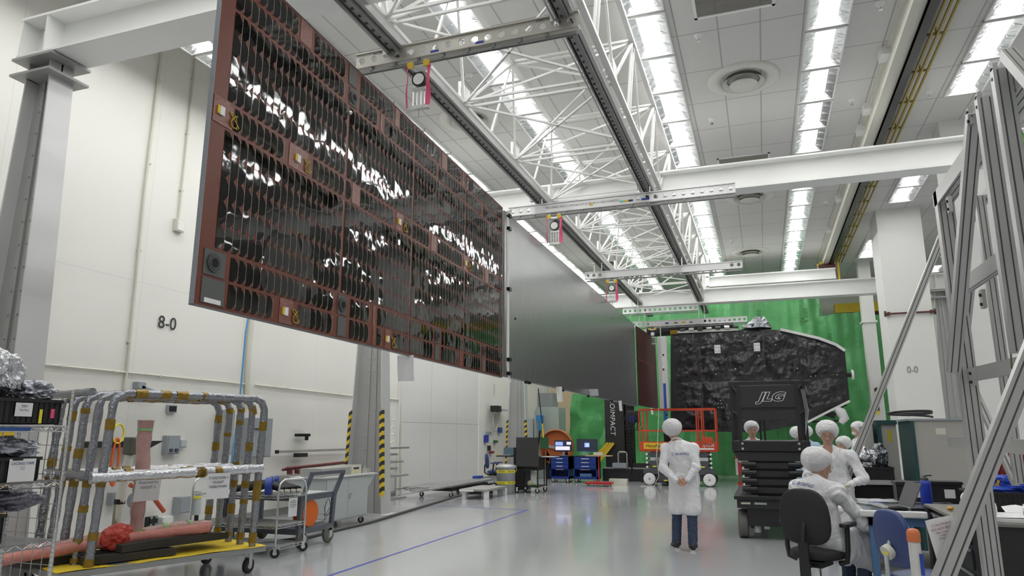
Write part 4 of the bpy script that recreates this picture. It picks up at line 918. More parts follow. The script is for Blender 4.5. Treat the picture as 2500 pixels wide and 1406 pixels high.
for i in range(5):
    y = -.60+i*.27; xa, xb = -.70-.03*i, 1.12; zt = 2.03
    c = .13
    pts = [(xa, y, .3), (xa+.06, y, zt-c), (xa+.085, y, zt-c*.4), (xa+.06+c, y, zt), (xb-c, y, zt), (xb-c*.3, y, zt-c*.3), (xb, y, zt-c), (xb-.04, y, .3)]
    h = wrap(dense(pts), .042, 'hoop', m=FOILD)
    P_ = dense(pts, .05)
    for k in sorted(random.sample(range(4, len(P_)-4), 10))+[1, 16, 38, 52, len(P_)-15, len(P_)-3]:
        d = (P_[k+1]-P_[k-1]).normalized(); L_ = random.uniform(.02, .06); MB().tube([P_[k]-d*L_, P_[k], P_[k]+d*L_], .047, 12, .05, cap=False).build('amber_tape', KAPTON, h)
for i, (y, r, xa, xb) in enumerate(((-.67, .052, -.80, 1.10), (-.36, .045, -.82, 1.0), (-.08, .045, -.84, 1.05), (.22, .045, -.86, 1.08), (.46, .045, -.86, 1.1))):
    h = wrap(dense([(xa, y, 1.17), (xb, y, 1.20)]), r, 'cross_tube', m=FOIL)
    for k in range(3): x = random.uniform(xa+.1, xb-.1); MB().cyl((x-.04, y, 1.185), (x+.04, y, 1.185), r+.006, n=12, cap=False).build('amber_tape', KAPTON, h)
for x in (-.80, 1.04): wrap(dense([(x, -.6, 1.19), (x, .55, 1.19)]), .045, 'end_tube')
wrap(dense([(-.86, -.62, 2.03), (-.86, .56, 2.03)]), .04, 'end_tube')
sign(CT, 'caution_sign', .27, .28, (.52, -.735, 1.03), (0, 0, 0), ('!! CAUTION !!', 'FLIGHT', 'HARDWARE'), sizes=(.038, .038, .038))
sign(CT, 'reserved_sign', .30, .26, (-.02, -.2, 1.0), (.1, 0, .15), ('Reserved for', 'VIASAT-3'), sizes=(.045, .045), ink=P('grey print', (.2, .2, .22), .6))
sign(CT, 'upper_sign', .2, .26, (-.5, .4, 1.86), (0, 0, 0), (), m=PAPER)
FOAM = P('charcoal foam', (.045, .043, .037), .9, bump=(60, .5, .005))
def slab(name, lab, c, w, d, z, rz, th=.07, warp=.02):
    o = thing(name, lab, 'foam slab', (c[0], c[1], z), rz, 'charcoal foam slabs on the yellow deck')
    def top(u, v): return (-w/2+u*w, -d/2+v*d, th+warp*math.sin(u*3.1+v*2))
    m = MB(); m.sheet(top, 14, 8)
    m.sheet(lambda u, v: (-w/2+u*w, -d/2, (th+warp*math.sin(u*3.1))*v), 14, 1); m.sheet(lambda u, v: (w/2, -d/2+u*d, (th+warp*math.sin(3.1+u*2))*v), 8, 1); m.sheet(lambda u, v: (-w/2, -d/2+u*d, (th+warp*math.sin(u*2))*v), 8, 1); m.sheet(lambda u, v: (-w/2+u*w, d/2, (th+warp*math.sin(u*3.1+2))*v), 14, 1)
    part(o, 'foam', m, FOAM); return o
def cw(x, y): c, s = math.cos(ca), math.sin(ca); return (-6.75+x*c-y*s, 6.44+x*s+y*c)
slab('foam_slab', 'long charcoal foam slab on top, reaching the right end of the yellow deck', cw(.22, -.22), 1.25, .55, .40, ca+.1)
slab('foam_slab', 'lower charcoal foam slab under the long one on the yellow deck', cw(-.25, -.3), .9, .5, .315, ca-.05, warp=.008)
slab('foam_slab', 'charcoal foam slab at the left end of the yellow deck behind the wrapped rails', cw(-.85, .1), .7, .7, .315, ca+.2, warp=.008)
BUB = P('bubble wrap over pink foam', (.66, .38, .35), .22, bump=(75, 1, .02), vary=(5, .35), coat=.6); GRT = P('pale green tape', (.32, .55, .25), .4)
p = at(332, 1312, Z=.48)
BW = thing('wrapped_stand', 'bubble-wrapped pink stand with green tape lying and standing on the foam', 'wrapped part', (p.x, p.y, .40))
c, s = math.cos(ca), math.sin(ca)
part(BW, 'upright', MB().tube(dense([(0, 0, .05), (-.02, 0, .35), (0, 0, .75), (-.03, 0, 1.05), (-.03, 0, 1.25)]), [.075+.008*math.sin(i*1.9) for i in range(30)], 12, .1), BUB)
part(BW, 'top_wrap', MB().cyl((-.03, 0, 1.22), (-.03, 0, 1.36), .075, .09), BUB)
part(BW, 'right_leg', MB().tube(dense([(0, 0, .1), (.16, .40, .14), (.28, .8, .12)]), .07, 10, .15), BUB)
part(BW, 'left_leg', MB().tube(dense([(0, 0, .1), (-.12, -.35, .10), (-.42, -.95, .02)]), .07, 10, .15), BUB)
for a, b_ in (((-.03, 0, 1.24), (-.03, 0, 1.27)), ((-.03, 0, 1.32), (-.03, 0, 1.35)), ((0, 0, .68), (0, 0, .74)), ((0, 0, .58), (0, 0, .60)), ((0, 0, .12), (0, 0, .17)), ((.10, .26, .13), (.12, .30, .13)), ((.2, .53, .13), (.21, .56, .13)), ((-.06, -.18, .10), (-.08, -.24, .10))): part(BW, 'green_tape', MB().cyl(a, b_, .092 if a[2] > .2 and a[2] < 1 else .085, n=12), GRT)
q = at(285, 1320, Z=.5)
t = thing('red_wrapped_rod', 'long pinkish wrapped rod lying across the cart with a red bag', 'wrapped part', (q.x, q.y, .42))
part(t, 'rod', MB().tube(dense([(-.45, -1.0, .0), (0, 0, .09), (.38, .9, .12)]), .06, 10, .1), P('salmon wrap', (.58, .22, .18), .3, bump=(50, .8, .01), vary=(5, .3)))
o = blob('red_bag', '', (0, 0, 0), (.10, .17, .24), P('red film bag', (.55, .05, .03), .25, bump=(12, 1, .03), coat=.3), 'bag', 4, .45, 1.6, parent=t)
t = thing('torch_tool', 'long white and grey tool with a dark head leaning behind the wrapped rails', 'tool', (lambda p: (p.x, p.y, .45))(at(285, 1275, Y=7.0)))
part(t, 'shaft', MB().tube([(0, 0, 0), (.03, 0, .5), (.08, 0, .9)], [.05, .06, .05], 10), PAPER); part(t, 'head', MB().b2((.02, -.06, .9), (.16, .06, 1.12)), P('olive grey', (.12, .12, .10), .5), .02); part(t, 'base', MB().cyl((0, 0, 0), (0, 0, .3), .055), P('smoked clear plastic', (.3, .28, .22), .3)); part(t, 'collar', MB().cyl((.01, 0, .3), (.01, 0, .36), .065), BLACK)
# ---------------------------------------------------------------- chrome wire cart with cable bag
t = thing('wire_cart', 'chrome three-shelf wire cart with rounded push handle beside the wrapped hoop cart', 'cart', (-6.22, 8.22, 0))
for z in (.13, .40, .79): wire_shelf(t, z, -1.45, 0, 0, .62)
for x in (0, -1.45): part(t, 'end_frame', MB().tube([(x, 0, .1), (x, 0, .86), (x, .03, .95), (x, .11, .995), (x, .51, .995), (x, .59, .95), (x, .62, .86), (x, .62, .1)], .014, 8), CHROME)
for x in (0, -1.4):
    for y in (0, .62): caster(t, x, y, .062, .03, .13, .5)
part(t, 'shelf_liner', MB().b2((-1.4, .03, .795), (-.45, .6, .80)), LGREY); part(t, 'shelf_liner', MB().b2((-1.4, .03, .405), (-.1, .6, .41)), ALUD)
sign(t, 'weight_sign', .19, .25, (.02, .30, .62), (0, 0, math.pi/2), ('The packings in', 'STATIONARY', 'After Fitting test', 'Please clean shop after', 'thanks'), sizes=(.018, .022, .022, .014, .012))
CB = P('black braided sleeve', (.012, .012, .013), .6, bump=(90, 1, .01))
t = thing('cable_bundle', 'black braided cable bundle with blue straps lying on the wire cart', 'cable', (-6.62, 8.5, .80))
for k in range(7): part(t, 'cable', MB().tube([(-.42+.03*k, -.22+.05*k, .05+.01*(k % 3)), (-.15, -.12+.05*k, .10+.03*(k % 2)), (.10, -.08+.045*k, .11), (.30+.02*k, -.04+.03*k, .05)], .045, 8), CB)
part(t, 'blue_strap', MB().cyl((.10, -.17, .10), (.17, -.13, .10), .125, n=14), P('blue strap', (.03, .07, .4), .5)); part(t, 'blue_strap', MB().cyl((.02, .12, .16), (.06, .14, .16), .07, n=14), P('blue strap', (.03, .07, .4), .5))
for k in range(4): part(t, 'connector', MB().cyl((.3+.04*k, -.14+.08*k, .04), (.36+.04*k, -.13+.08*k, .04), .022), CREAM)
part(t, 'orange_tag', MB().box((-.45, -.1, .03), (.05, .03, .04)), ORANGE)
# slate grey shelf cart
t = thing('slate_cart', 'slate grey steel cart with slanted handle and large pneumatic wheels', 'cart', (-6.35, 8.86, 0))
for y in (.02, .84): part(t, 'handle_post', MB().bar((0, y, .20), (.02, y+.02, .72), .05, .07).bar((.02, y+.02, .70), (.10, y+.12, 1.04), .05, .06), SLATE)
part(t, 'handle_bar', MB().bar((.10, .12, 1.04), (.10, .98, 1.04), .05, .05), SLATE)
for x in (-1.3,):
    for y in (.02, .84): part(t, 'rear_post', MB().bar((x, y, .2), (x, y, .78), .05, .05), SLATE)
part(t, 'top_tray', MB().b2((-1.32, 0, .66), (.02, .88, .74)), SLATE, .004); part(t, 'lower_tray', MB().b2((-1.32, 0, .20), (.03, .88, .28)), SLATE, .004)
part(t, 'tray_mat', MB().b2((-1.28, .04, .742), (-.02, .84, .746)), LGREY)
TIRE = P('olive grey tyre', (.16, .155, .13), .75)
for x in (-.05, -1.25):
    for y in (.10, .76): 
        w_ = part(t, 'wheel', MB().lathe([(.04, -.03), (.10, -.035), (.128, -.02), (.132, 0), (.128, .02), (.10, .035), (.04, .03)], (x+.06, y, .132), 24, 'X'), TIRE)
        MB().cyl((x+.02, y, .132), (x+.10, y, .132), .06, n=16).build('hub', LGREY, w_)
        part(t, 'fork', MB().b2((x+.0, y-.05, .10), (x+.015, y+.02, .21)).b2((x+.105, y-.05, .10), (x+.12, y+.02, .21)).b2((x, y-.05, .19), (x+.12, y+.05, .21)), CHROME)
t = thing('cable_reel', 'bright orange cable reel standing on the lower tray of the slate cart', 'reel', (-6.45, 9.18, .28))
for s in (-1, 1): part(t, 'flange', MB().cyl((s*.08-.008, .0, .19), (s*.08+.008, 0, .19), .19, n=26), P('reel orange', (.85, .17, .01), .4))
part(t, 'core', MB().cyl((-.08, 0, .19), (.08, 0, .19), .09), BLACK); part(t, 'handle', MB().tube([(0, -.15, 0), (0, -.15, .35), (0, 0, .42), (0, .15, .35), (0, .15, 0)], .012, 6), P('reel orange', (.85, .17, .01), .4))
one('wire_rack_tray', MB().tube([(-6.5, 9.5, .30), (-6.5, 9.85, .30), (-6.9, 9.85, .30), (-6.9, 9.5, .30), (-6.5, 9.5, .30)], .006, 5).tube([(-6.5, 9.5, .38), (-6.5, 9.85, .38), (-6.9, 9.85, .38), (-6.9, 9.5, .38), (-6.5, 9.5, .38), (-6.5, 9.5, .30)], .006, 5), CHROME, 'small wire tray on the lower deck of the slate cart', 'tray')
t = thing('dangling_cord', 'thin black cord dangling from the slate cart tray', 'cord', (-6.32, 9.45, .28)); part(t, 'cord', MB().tube([(0, .1, .38), (.01, 0, .25), (.0, .03, .12), (.01, .16, .25), (0, .12, .36), (0, .2, .2), (-.05, .05, .02)], .005, 5), BLACK)
# grey cabinet with instrument
t = thing('grey_cabinet', 'pale grey two-door steel cabinet on casters in front of the striped tower', 'cabinet', (-7.45, 11.35, 0))
part(t, 'body', MB().b2((-.35, -.72, .13), (.34, .68, .86)), LGREY, .004)
for s, n_ in ((-.35, 0), (.33, 1)): part(t, 'door', MB().b2((.342, s-.335, .15), (.352, s+.335, .84)), LGREY, .002)
part(t, 'top', MB().b2((-.37, -.76, .86), (.38, .95, .885)), P('pale top', (.62, .63, .62), .4)); part(t, 'side_wing', MB().prism([(.68, .86), (.95, .86), (.68, .62)], -.3, .34, 'X'), LGREY)
o = part(t, 'handle', MB().box((.37, .03, .52), (.02, .03, .09)).cyl((.37, .03, .55), (.40, .03, .55), .02), CHROME)
for x in (-.28, .28):
    for y in (-.6, .58): caster(t, x, y, .055, .03, .13, .3)
t = thing('bench_instrument', 'long beige bench instrument with clear cover on the grey cabinet', 'instrument', (-7.38, 11.50, .885))
part(t, 'case', MB().b2((-.25, -.85, 0), (.18, .40, .14)), P('clear grey case', (.40, .40, .38), .3), .006); part(t, 'front', MB().b2((-.26, .40, -.0), (.20, .42, .16)).b2((.18, .06, 0), (.2, .42, .16)), CREAM); part(t, 'display', MB().b2((.2, .12, .09), (.205, .30, .12)), BLACK); part(t, 'yellow_sticker', MB().b2((.2, .16, .03), (.206, .26, .06)), HYEL)
one('tape_dispenser', MB().box((-7.25, 12.15, .925), (.14, .14, .08)).cyl((-7.25, 12.15, .965), (-7.25, 12.15, 1.0), .02), ALU, 'small grey fixture on the right end of the grey cabinet top', 'fixture')
# dark hose along the floor and blue tape line
one('floor_hose', MB().tube([at(x, y, Z=.025) for x, y in ((520, 1342), (620, 1330), (750, 1312), (830, 1292), (900, 1276), (960, 1258), (1040, 1234), (1110, 1213), (1160, 1200), (1190, 1190))], .028, 8), P('dark grey hose', (.07, .07, .065), .5), 'dark grey hose snaking along the floor in front of the towers', 'hose')
TAPE = P('blue floor tape', (.075, .095, .42), .35)
def strip(p, q, w, lab):
    p, q = at(*p, Z=0), at(*q, Z=0); d = (q-p).normalized(); n = Vector((-d.y, d.x, 0))*w/2
    m = MB(); m.add([(v.x, v.y, z) for z in (.0005, .0015) for v in (p-n, q-n, q+n, p+n)], [(4, 5, 6, 7), (0, 1, 5, 4), (1, 2, 6, 5), (2, 3, 7, 6), (3, 0, 4, 7)])
    return one('floor_tape', m, TAPE, lab, 'tape')
strip((700, 1440), (1287, 1245), .055, 'long diagonal blue tape line on the shiny floor'); strip((1040, 1234), (1287, 1245), .05, 'thin blue tape line crossing the floor near the low bench')
# dolly with aluminium rails
t = thing('rail_dolly', 'low dolly stacked with long aluminium rails beside the left wall', 'dolly', (-8.25, 18.3, 0)); 
for k, (x, y0, y1, z) in enumerate(((-.45, -2.2, 2.1, .26), (-.32, -1.9, 2.1, .27), (-.18, -2.3, 2.0, .26), (-.05, -2.0, 2.15, .28), (.12, -2.6, 1.7, .26), (.28, -2.7, 2.1, .25), (.42, -2.2, 2.0, .26))):
    part(t, 'aluminium_rail', MB().b2((x, y0, z), (x+.07, y1, z+.04)), ALU)
for k in range(26): part(t, 'ladder_rung', MB().b2((-.44, -1.9+k*.16, .305), (.44, -1.87+k*.16, .32)), PB)
part(t, 'dolly_frame', MB().b2((-.5, -1.0, .16), (.5, 1.6, .24)), BLACKM)
for x in (-.4, .45):
    for y in (-.9, 1.5): caster(t, x, y, .06, .035, .16, .2)
part(t, 'blue_clamp', MB().box((.1, 1.8, .36), (.2, .35, .07)), P('blue strap', (.03, .07, .4), .5))
# low bench
t = thing('low_bench', 'low square bench with grey top and white block legs on the floor', 'bench', (-7.0, 17.75, 0))
part(t, 'top', MB().b2((-.38, -.76, .20), (.36, .72, .25)), P('grey bench top', (.36, .35, .33), .5), .004); part(t, 'end_rail', MB().b2((-.38, -.80, .19), (.0, -.76, .24)), PAPER)
for x in (-.33, .26):
    for y in (-.73, .60): part(t, 'leg', MB().b2((x, y, 0), (x+.10, y+.12, .20)), PAPER)
# FOD can
CANG = P('galvanised can', (.33, .35, .37), .4, .3)
t = thing('trash_can', 'galvanised metal can with two yellow lettered bands', 'can', (-6.86, 19.0, 0))
part(t, 'body', MB().lathe([(.0, 0), (.235, 0), (.245, .02), (.262, .70), (.272, .72)], n=32), CANG); part(t, 'lid', MB().lathe([(.285, .70), (.29, .74), (.25, .765), (.1, .79), (0, .79)], n=32), P('can lid', (.55, .56, .57), .35, .4))
for z in (.26, .56):
    part(t, 'yellow_band', MB().lathe([(.254+z*.016, z), (.2555+z*.018, z+.08)], n=32), HYEL)
    for k, a in enumerate((-96, -42)):
        q = R(a); text(t, 0, 'lettering', 'FOD CAN', .054, (.272*math.cos(q), .272*math.sin(q), z+.04), (math.pi/2, 0, q+math.pi/2), INK, .001, sx=.8)
part(t, 'side_handle', MB().tube([(.285, 0, .6), (.31, 0, .62), (.31, 0, .70), (.285, 0, .72)], .008, 6), CHROME)
# task chairs
def chair(name, lab, loc, rz, back, shell, seat_z=.5, back_h=.5, back_w=.44, arms=True, group=None, badge=False, slim=False):
    """faces +X locally"""
    t = thing(name, lab, 'chair', loc, rz, group)
    def outline(w, h, n=28): return [((w/2)*math.copysign(abs(math.cos(a))**.62, math.cos(a))*(1-.16*(math.sin(a) > 0)*abs(math.sin(a))), (h/2)*math.copysign(abs(math.sin(a))**.62, math.sin(a))) for a in [2*math.pi*i/n for i in range(n)]]
    def pad(w, h, th, c, tilt, name, m, dome=.03):
        mb = MB(); mb.smooth = True; ol = outline(w, h); M = Euler((0, tilt, 0)).to_matrix(); n = len(ol); vs = []
        rings = ((1.0, -th/2+.01), (1.0, th/2-.01), (.93, th/2), (.6, th/2+dome*.7), (.0001, th/2+dome))
        for s_, x in rings: vs += [M @ Vector((x, a*s_, b*s_))+Vector(c) for a, b in ol]
        for s_, x in ((.93, -th/2), (.6, -th/2-dome*.35), (.0001, -th/2-dome*.5)): vs += [M @ Vector((x, a*s_, b*s_))+Vector(c) for a, b in ol]
        fs = [(k*n+i, k*n+(i+1) % n, (k+1)*n+(i+1) % n, (k+1)*n+i) for k in range(4) for i in range(n)]
        fs += [((i+1) % n, i, 5*n+i, 5*n+(i+1) % n) for i in range(n)]+[(k*n+(i+1) % n, k*n+i, (k+1)*n+i, (k+1)*n+(i+1) % n) for k in (5, 6) for i in range(n)]
        return part(t, name, mb.add(vs, fs), m)
    pad(back_w, back_h, .05, (-.24, 0, seat_z+.10+back_h/2), -.10, 'backrest', back)
    pad(.48, .48, .07, (.02, 0, seat_z), -math.pi/2+.0, 'seat', back)
    part(t, 'back_bracket', MB().tube([(-.26, 0, seat_z+.30), (-.31, 0, seat_z+.18), (-.31, 0, seat_z-.02), (-.2, 0, seat_z-.09), (0, 0, seat_z-.09)], .022 if not slim else .016, 8), shell)
    part(t, 'mechanism', MB().box((-.02, 0, seat_z-.08), (.3, .2, .06)), BLACK, .01)
    part(t, 'gas_column', MB().cyl((0, 0, .12), (0, 0, seat_z-.08), .025, n=16), CHROME)
    for k in range(5):
        a = k*2*math.pi/5+.3; part(t, 'base_leg', MB().bar((0, 0, .12), (.28*math.cos(a), .28*math.sin(a), .085), .05, .035), BLACK)
        caster(t, .28*math.cos(a), .28*math.sin(a), .028, .03, .075, a, m=BLACK, fork=BLACK)
    if arms:
        for s in (-1, 1):
            part(t, 'arm_post', MB().tube([(.0, s*.20, seat_z-.07), (.0, s*.27, seat_z-.05), (.0, s*.285, seat_z+.05), (.03, s*.285, seat_z+.26)], .024, 8), BLACK)
            part(t, 'arm_pad', MB().prism([(.06+a, s*.285+b) for a, b in rr(.28, .09, .04)], seat_z+.26, seat_z+.295, 'Z'), back if back != P('black chair fabric', (.025, .025, .026), .75) else BLACK, .008)
    return t
BF = P('black chair fabric', (.025, .025, .026), .75, bump=(200, .4, .002)); BV = P('blue chair vinyl', (.035, .06, .19), .42)
ch = chair('task_chair', 'blue task chair with arms standing behind the galvanised can', (-8.02, 21.15, 0), R(10), BV, BLACK, .46, .46, .42)
ch = chair('task_chair', 'black fabric task chair that the seated person in white sits on', (.40, 7.66, 0), R(66), BF, BLACK, .49, .51, .47)
for z, h in ((.40, .05), (.34, .07)): part(ch, 'yellow_sticker', MB().b2((-.325, -.035, z-.0), (-.318, .035, z+h)), P('lime sticker', (.55, .60, .03), .5))
part(ch, 'back_adjuster', MB().b2((-.33, -.045, .28), (-.30, .045, .62)), BLACK)
ch = chair('task_chair', 'blue vinyl task chair in the right foreground beside the orange-capped post', (1.08, 6.38, 0), R(28), BV, LGREY, .52, .42, .40, arms=False, slim=True)
part(ch, 'bracket_plate', MB().cyl((-.31, 0, .72), (-.27, 0, .74), .055, n=16), CREAM); part(ch, 'yellow_sticker', MB().b2((-.316, -.03, .71), (-.311, .03, .745)), HYEL)
# black cart with upright screen board
t = thing('black_cart', 'black tool cart with a raised blank board seen from behind', 'cart', (-6.36, 19.6, 0))
part(t, 'board', MB().b2((-.30, -.32, .72), (.36, -.30, 1.52)), P('matt black board', (.035, .035, .036), .6), .004)
for x in (-.33, .33):
    for y in (-.3, .55): part(t, 'post', MB().b2((x-.015, y-.015, .14), (x+.015, y+.015, .98)), BLACKM)
for z in (.16, .62, .96): part(t, 'shelf', MB().b2((-.34, -.31, z), (.34, .56, z+.03)), BLACKM)
part(t, 'rear_box', MB().b2((-.3, -.25, .65), (.3, .5, .95)), BLACKM)
for x in (-.3, .3):
    for y in (-.26, .5): caster(t, x, y, .065, .035, .15, .4)
part(t, 'helmet', MB().sphere((.05, -.1, .25), .09), P('pale helmet', (.5, .48, .35), .4)); part(t, 'green_rag', MB().sphere((.17, -.12, .22), .06, 10, (1.2, 1, .5)), P('lime rag', (.2, .5, .05), .6)); part(t, 'white_table_wing', MB().b2((.35, 0, .97), (.75, .5, .99)), PB)
t = thing('black_desk', 'black standing desk with side drawers left of the black cart', 'desk', (-7.05, 20.6, 0))
part(t, 'desktop', MB().b2((-.6, -.3, .95), (.3, .3, .98)), BLACKM); part(t, 'drawer_stack', MB().b2((-.05, -.28, 0), (.3, .3, 1.22)), BLACKM, .004); part(t, 'crate', MB().b2((.0, -.2, 1.22), (.25, .2, 1.30)), P('blue strap', (.03, .07, .4), .5))
t = thing('laptop', 'open laptop on the black desk in the distance', 'laptop', (-7.38, 20.5, .98)); part(t, 'base', MB().b2((-.17, -.12, 0), (.17, .12, .02)), GREYP); part(t, 'screen', MB().box((.02, .15, .12), (.34, .012, .23), (-.25, 0, 0)), P('teal screen', (.06, .12, .16), .3))
one('yellow_strap', MB().tube([(-7.66, 20.4, 1.02), (-7.55, 20.4, .99), (-7.5, 20.4, .985)], .015, 6), YEL, 'yellow strap on the left edge of the black desk', 'strap')
t = thing('pallet_tray', 'black pallet tray under the low bench beside the blue chair', 'tray', (-7.45, 18.9, 0)); part(t, 'tray', MB().b2((-.35, -.4, .0), (.25, -.02, .20)), BLACK)
for k in range(8): part(t, 'tooth', MB().b2((-.33+k*.07, -.4, .20), (-.30+k*.07, -.36, .23)), BLACK)
# blue tool chests
def chest(x0, x1, y, lab, dy=.55):
    W = x1-x0; t = thing('tool_chest', lab, 'tool chest', ((x0+x1)/2, y, 0), 0, 'blue rolling tool chests')
    part(t, 'body', MB().b2((-W/2, 0, .12), (-W/2+.03, dy, .86)).b2((W/2-.03, 0, .12), (W/2, dy, .86)).b2((-W/2, 0, .44), (W/2, dy, .86)).b2((-W/2, 0, .12), (W/2, dy, .20)).b2((-W/2, dy-.02, .12), (W/2, dy, .86)), BLUE)
    part(t, 'top_mat', MB().b2((-W/2-.01, -.01, .86), (W/2+.01, dy, .885)), BLACK)
    for k, (z, h) in enumerate(((.73, .11), (.61, .10), (.48, .11))):
        d = part(t, 'drawer', MB().b2((-W/2+.04, -.015, z), (W/2-.04, 0, z+h)), BLUE, .003); MB().b2((-W*.16, -.03, z+h*.45), (W*.16, -.015, z+h*.65)).build('handle', PAPER, d)
    part(t, 'lower_handle', MB().b2((-W*.2, -.02, .425), (W*.2, -.0, .44)), ALU)
    for x in (-W/2+.08, W/2-.08):
        for yy in (.06, dy-.08): caster(t, x, yy, .05, .03, .12, .3)
    return t
chest(-7.02, -6.34, 23.9, 'left one of the two blue rolling tool chests in the distance'); t = chest(-6.22, -5.40, 24.0, 'right one of the two blue rolling tool chests, with the black monitor')
part(t, 'pale_case', MB().b2((-.2, .05, .20), (.2, .3, .30)), LBLUE)
def monitor(name, lab, loc, rz, w, h, ui):
    t = thing(name, lab, 'monitor', loc, rz); part(t, 'stand', MB().b2((-.04, 0, 0), (.04, .03, .2)).b2((-.12, -.08, 0), (.12, .1, .015)), GREYP)
    part(t, 'bezel', MB().b2((-w/2, -.02, .14), (w/2, .02, .14+h)), BLACK, .004)
    part(t, 'screen', MB().b2((-w/2+.015, -.023, .155), (w/2-.015, -.02, .125+h)), P('dark lit screen', (.02, .025, .04), .3, emit=.6))
    for (a, b, c, d, m) in ui: part(t, 'window', MB().b2((a*w, -.025, .14+b*h), (c*w, -.023, .14+d*h)), m)
S1 = P('lit pale window', (.62, .60, .80), .4, emit=.8); S2 = P('lit blue window', (.25, .35, .85), .4, emit=.8)
monitor('computer_monitor', 'tilted monitor showing pale windows above the left blue chest', (-6.62, 24.2, .886), .0, .62, .38, ((-.45, .12, .38, .45, S1), (-.45, .52, -.02, .85, S2), (.2, .6, .45, .85, S1)))
monitor('computer_monitor', 'black monitor with small blue picture on the right blue chest', (-5.80, 24.3, .886), 0, .72, .42, ((-.12, .35, .12, .7, S2), (-.05, .4, .08, .62, S1), (-.48, .02, .48, .07, P('taskbar blue', (.03, .05, .18), .3, emit=.5))))
t = thing('hose_reel', 'large orange hose reel between the black cart and the grey-green cabinet', 'hose reel', (-7.25, 25.62, 0)); 
part(t, 'disc', MB().cyl((0, 0, 1.15), (0, .12, 1.15), .62, n=40), P('reel orange rust', (.50, .13, .03), .5)); part(t, 'inner_disc', MB().cyl((0, -.03, 1.15), (0, 0, 1.15), .40, n=32), P('reel orange rust', (.50, .13, .03), .5)); part(t, 'rim', MB().lathe([(.60, -.03), (.64, -.03), (.64, .15), (.60, .15)], (0, 0, 1.15), 40, 'Y'), P('reel orange rim', (.55, .17, .05), .4)); part(t, 'arm', MB().bar((-.4, -.08, 1.2), (.35, -.08, 1.05), .09, .1), ALU); part(t, 'stand', MB().b2((-.4, 0, 0), (-.3, .2, 1.1)).b2((.3, 0, 0), (.4, .2, 1.1)), BLACKM)
t = thing('green_grey_cabinet', 'tall pale green electrical cabinet with grey box on top in the far corner', 'electrical cabinet', (-7.62, 25.95, 0))
PG = P('pale green enamel', (.38, .45, .41), .45)
part(t, 'cabinet', MB().b2((-.55, 0, 0), (.36, 1.0, 2.62)), PG, .01); part(t, 'upper_box', MB().b2((-.50, .05, 2.62), (.12, .8, 3.16)), P('mid grey enamel', (.26, .28, .28), .45), .01); part(t, 'side_strip', MB().b2((-.62, .02, .2), (-.55, .6, 2.5)), LGREY)
for x in (-.35, -.1): part(t, 'riser_pipe', MB().cyl((x, .4, 3.16), (x, .4, 5.8), .03), LGREY)
part(t, 'blue_plug', MB().box((-.35, -.12, 2.2), (.24, .2, .22)).cyl((-.3, -.15, 2.1), (-.34, -.15, 1.75), .08), P('sky blue plug', (.05, .28, .60), .4)); part(t, 'cable', MB().tube([(-.34, -.15, 1.75), (-.38, -.16, 1.4), (-.48, -.15, .9)], .035, 8), BLACK); part(t, 'breaker_box', MB().b2((-1.1, .2, 1.2), (-.72, .5, 2.2)), LGREY)
t = thing('flat_shovel', 'green headed shovel with thin black and yellow handle behind the black cart', 'tool', (-7.02, 22.6, 0)); part(t, 'handle', MB().cyl((.15, 0, 1.7), (0, .0, 3.1), .018), BLACK); part(t, 'yellow_handle', MB().cyl((.17, -.01, 1.5), (.13, 0, 1.95), .025), YEL); part(t, 'blade', MB().b2((.05, -.02, 1.15), (.33, .02, 1.52)), P('dark green blade', (.02, .09, .03), .5)); part(t, 'shaft_base', MB().cyl((.18, 0, 0), (.18, 0, 1.2), .018), BLACK)
t = thing('red_stand', 'small red rolling stand with a wooden tray in front of the blue chest', 'stand', (-5.05, 22.7, 0))
part(t, 'base', MB().b2((-.42, -.2, .06), (.42, .2, .13)), P('bright red', (.45, .02, .02), .4), .01); part(t, 'pole', MB().cyl((0, 0, .1), (0, 0, .92), .022), P('bright red', (.45, .02, .02), .4)); part(t, 'tray', MB().b2((-.38, -.2, .92), (.42, .2, .95)), P('pale wood', (.5, .36, .2), .6)); part(t, 'tool_on_tray', MB().box((.0, 0, 1.0), (.3, .16, .08)), CREAM)
for x in (-.36, .36): caster(t, x, 0, .03, .02, .07, 0)
one('white_power_box', MB().b2((-4.82, 23.1, 0), (-4.25, 23.4, .20)).b2((-4.42, 23.08, .05), (-4.32, 23.1, .10)), CREAM, 'long white box on the floor right of the red stand', 'box')
t = thing('grey_frame_step', 'grey tube step frame beside the black machine column', 'step', (-4.9, 25.2, 0)); part(t, 'tube', MB().tube([(0, 0, .5), (0, 0, .95), (.05, 0, 1.0), (.25, 0, 1.0), (.3, 0, .95), (.3, 0, .4)], .03, 8), ALUD); part(t, 'block', MB().b2((-.2, -.1, .46), (.3, .3, .62)), GREYP)
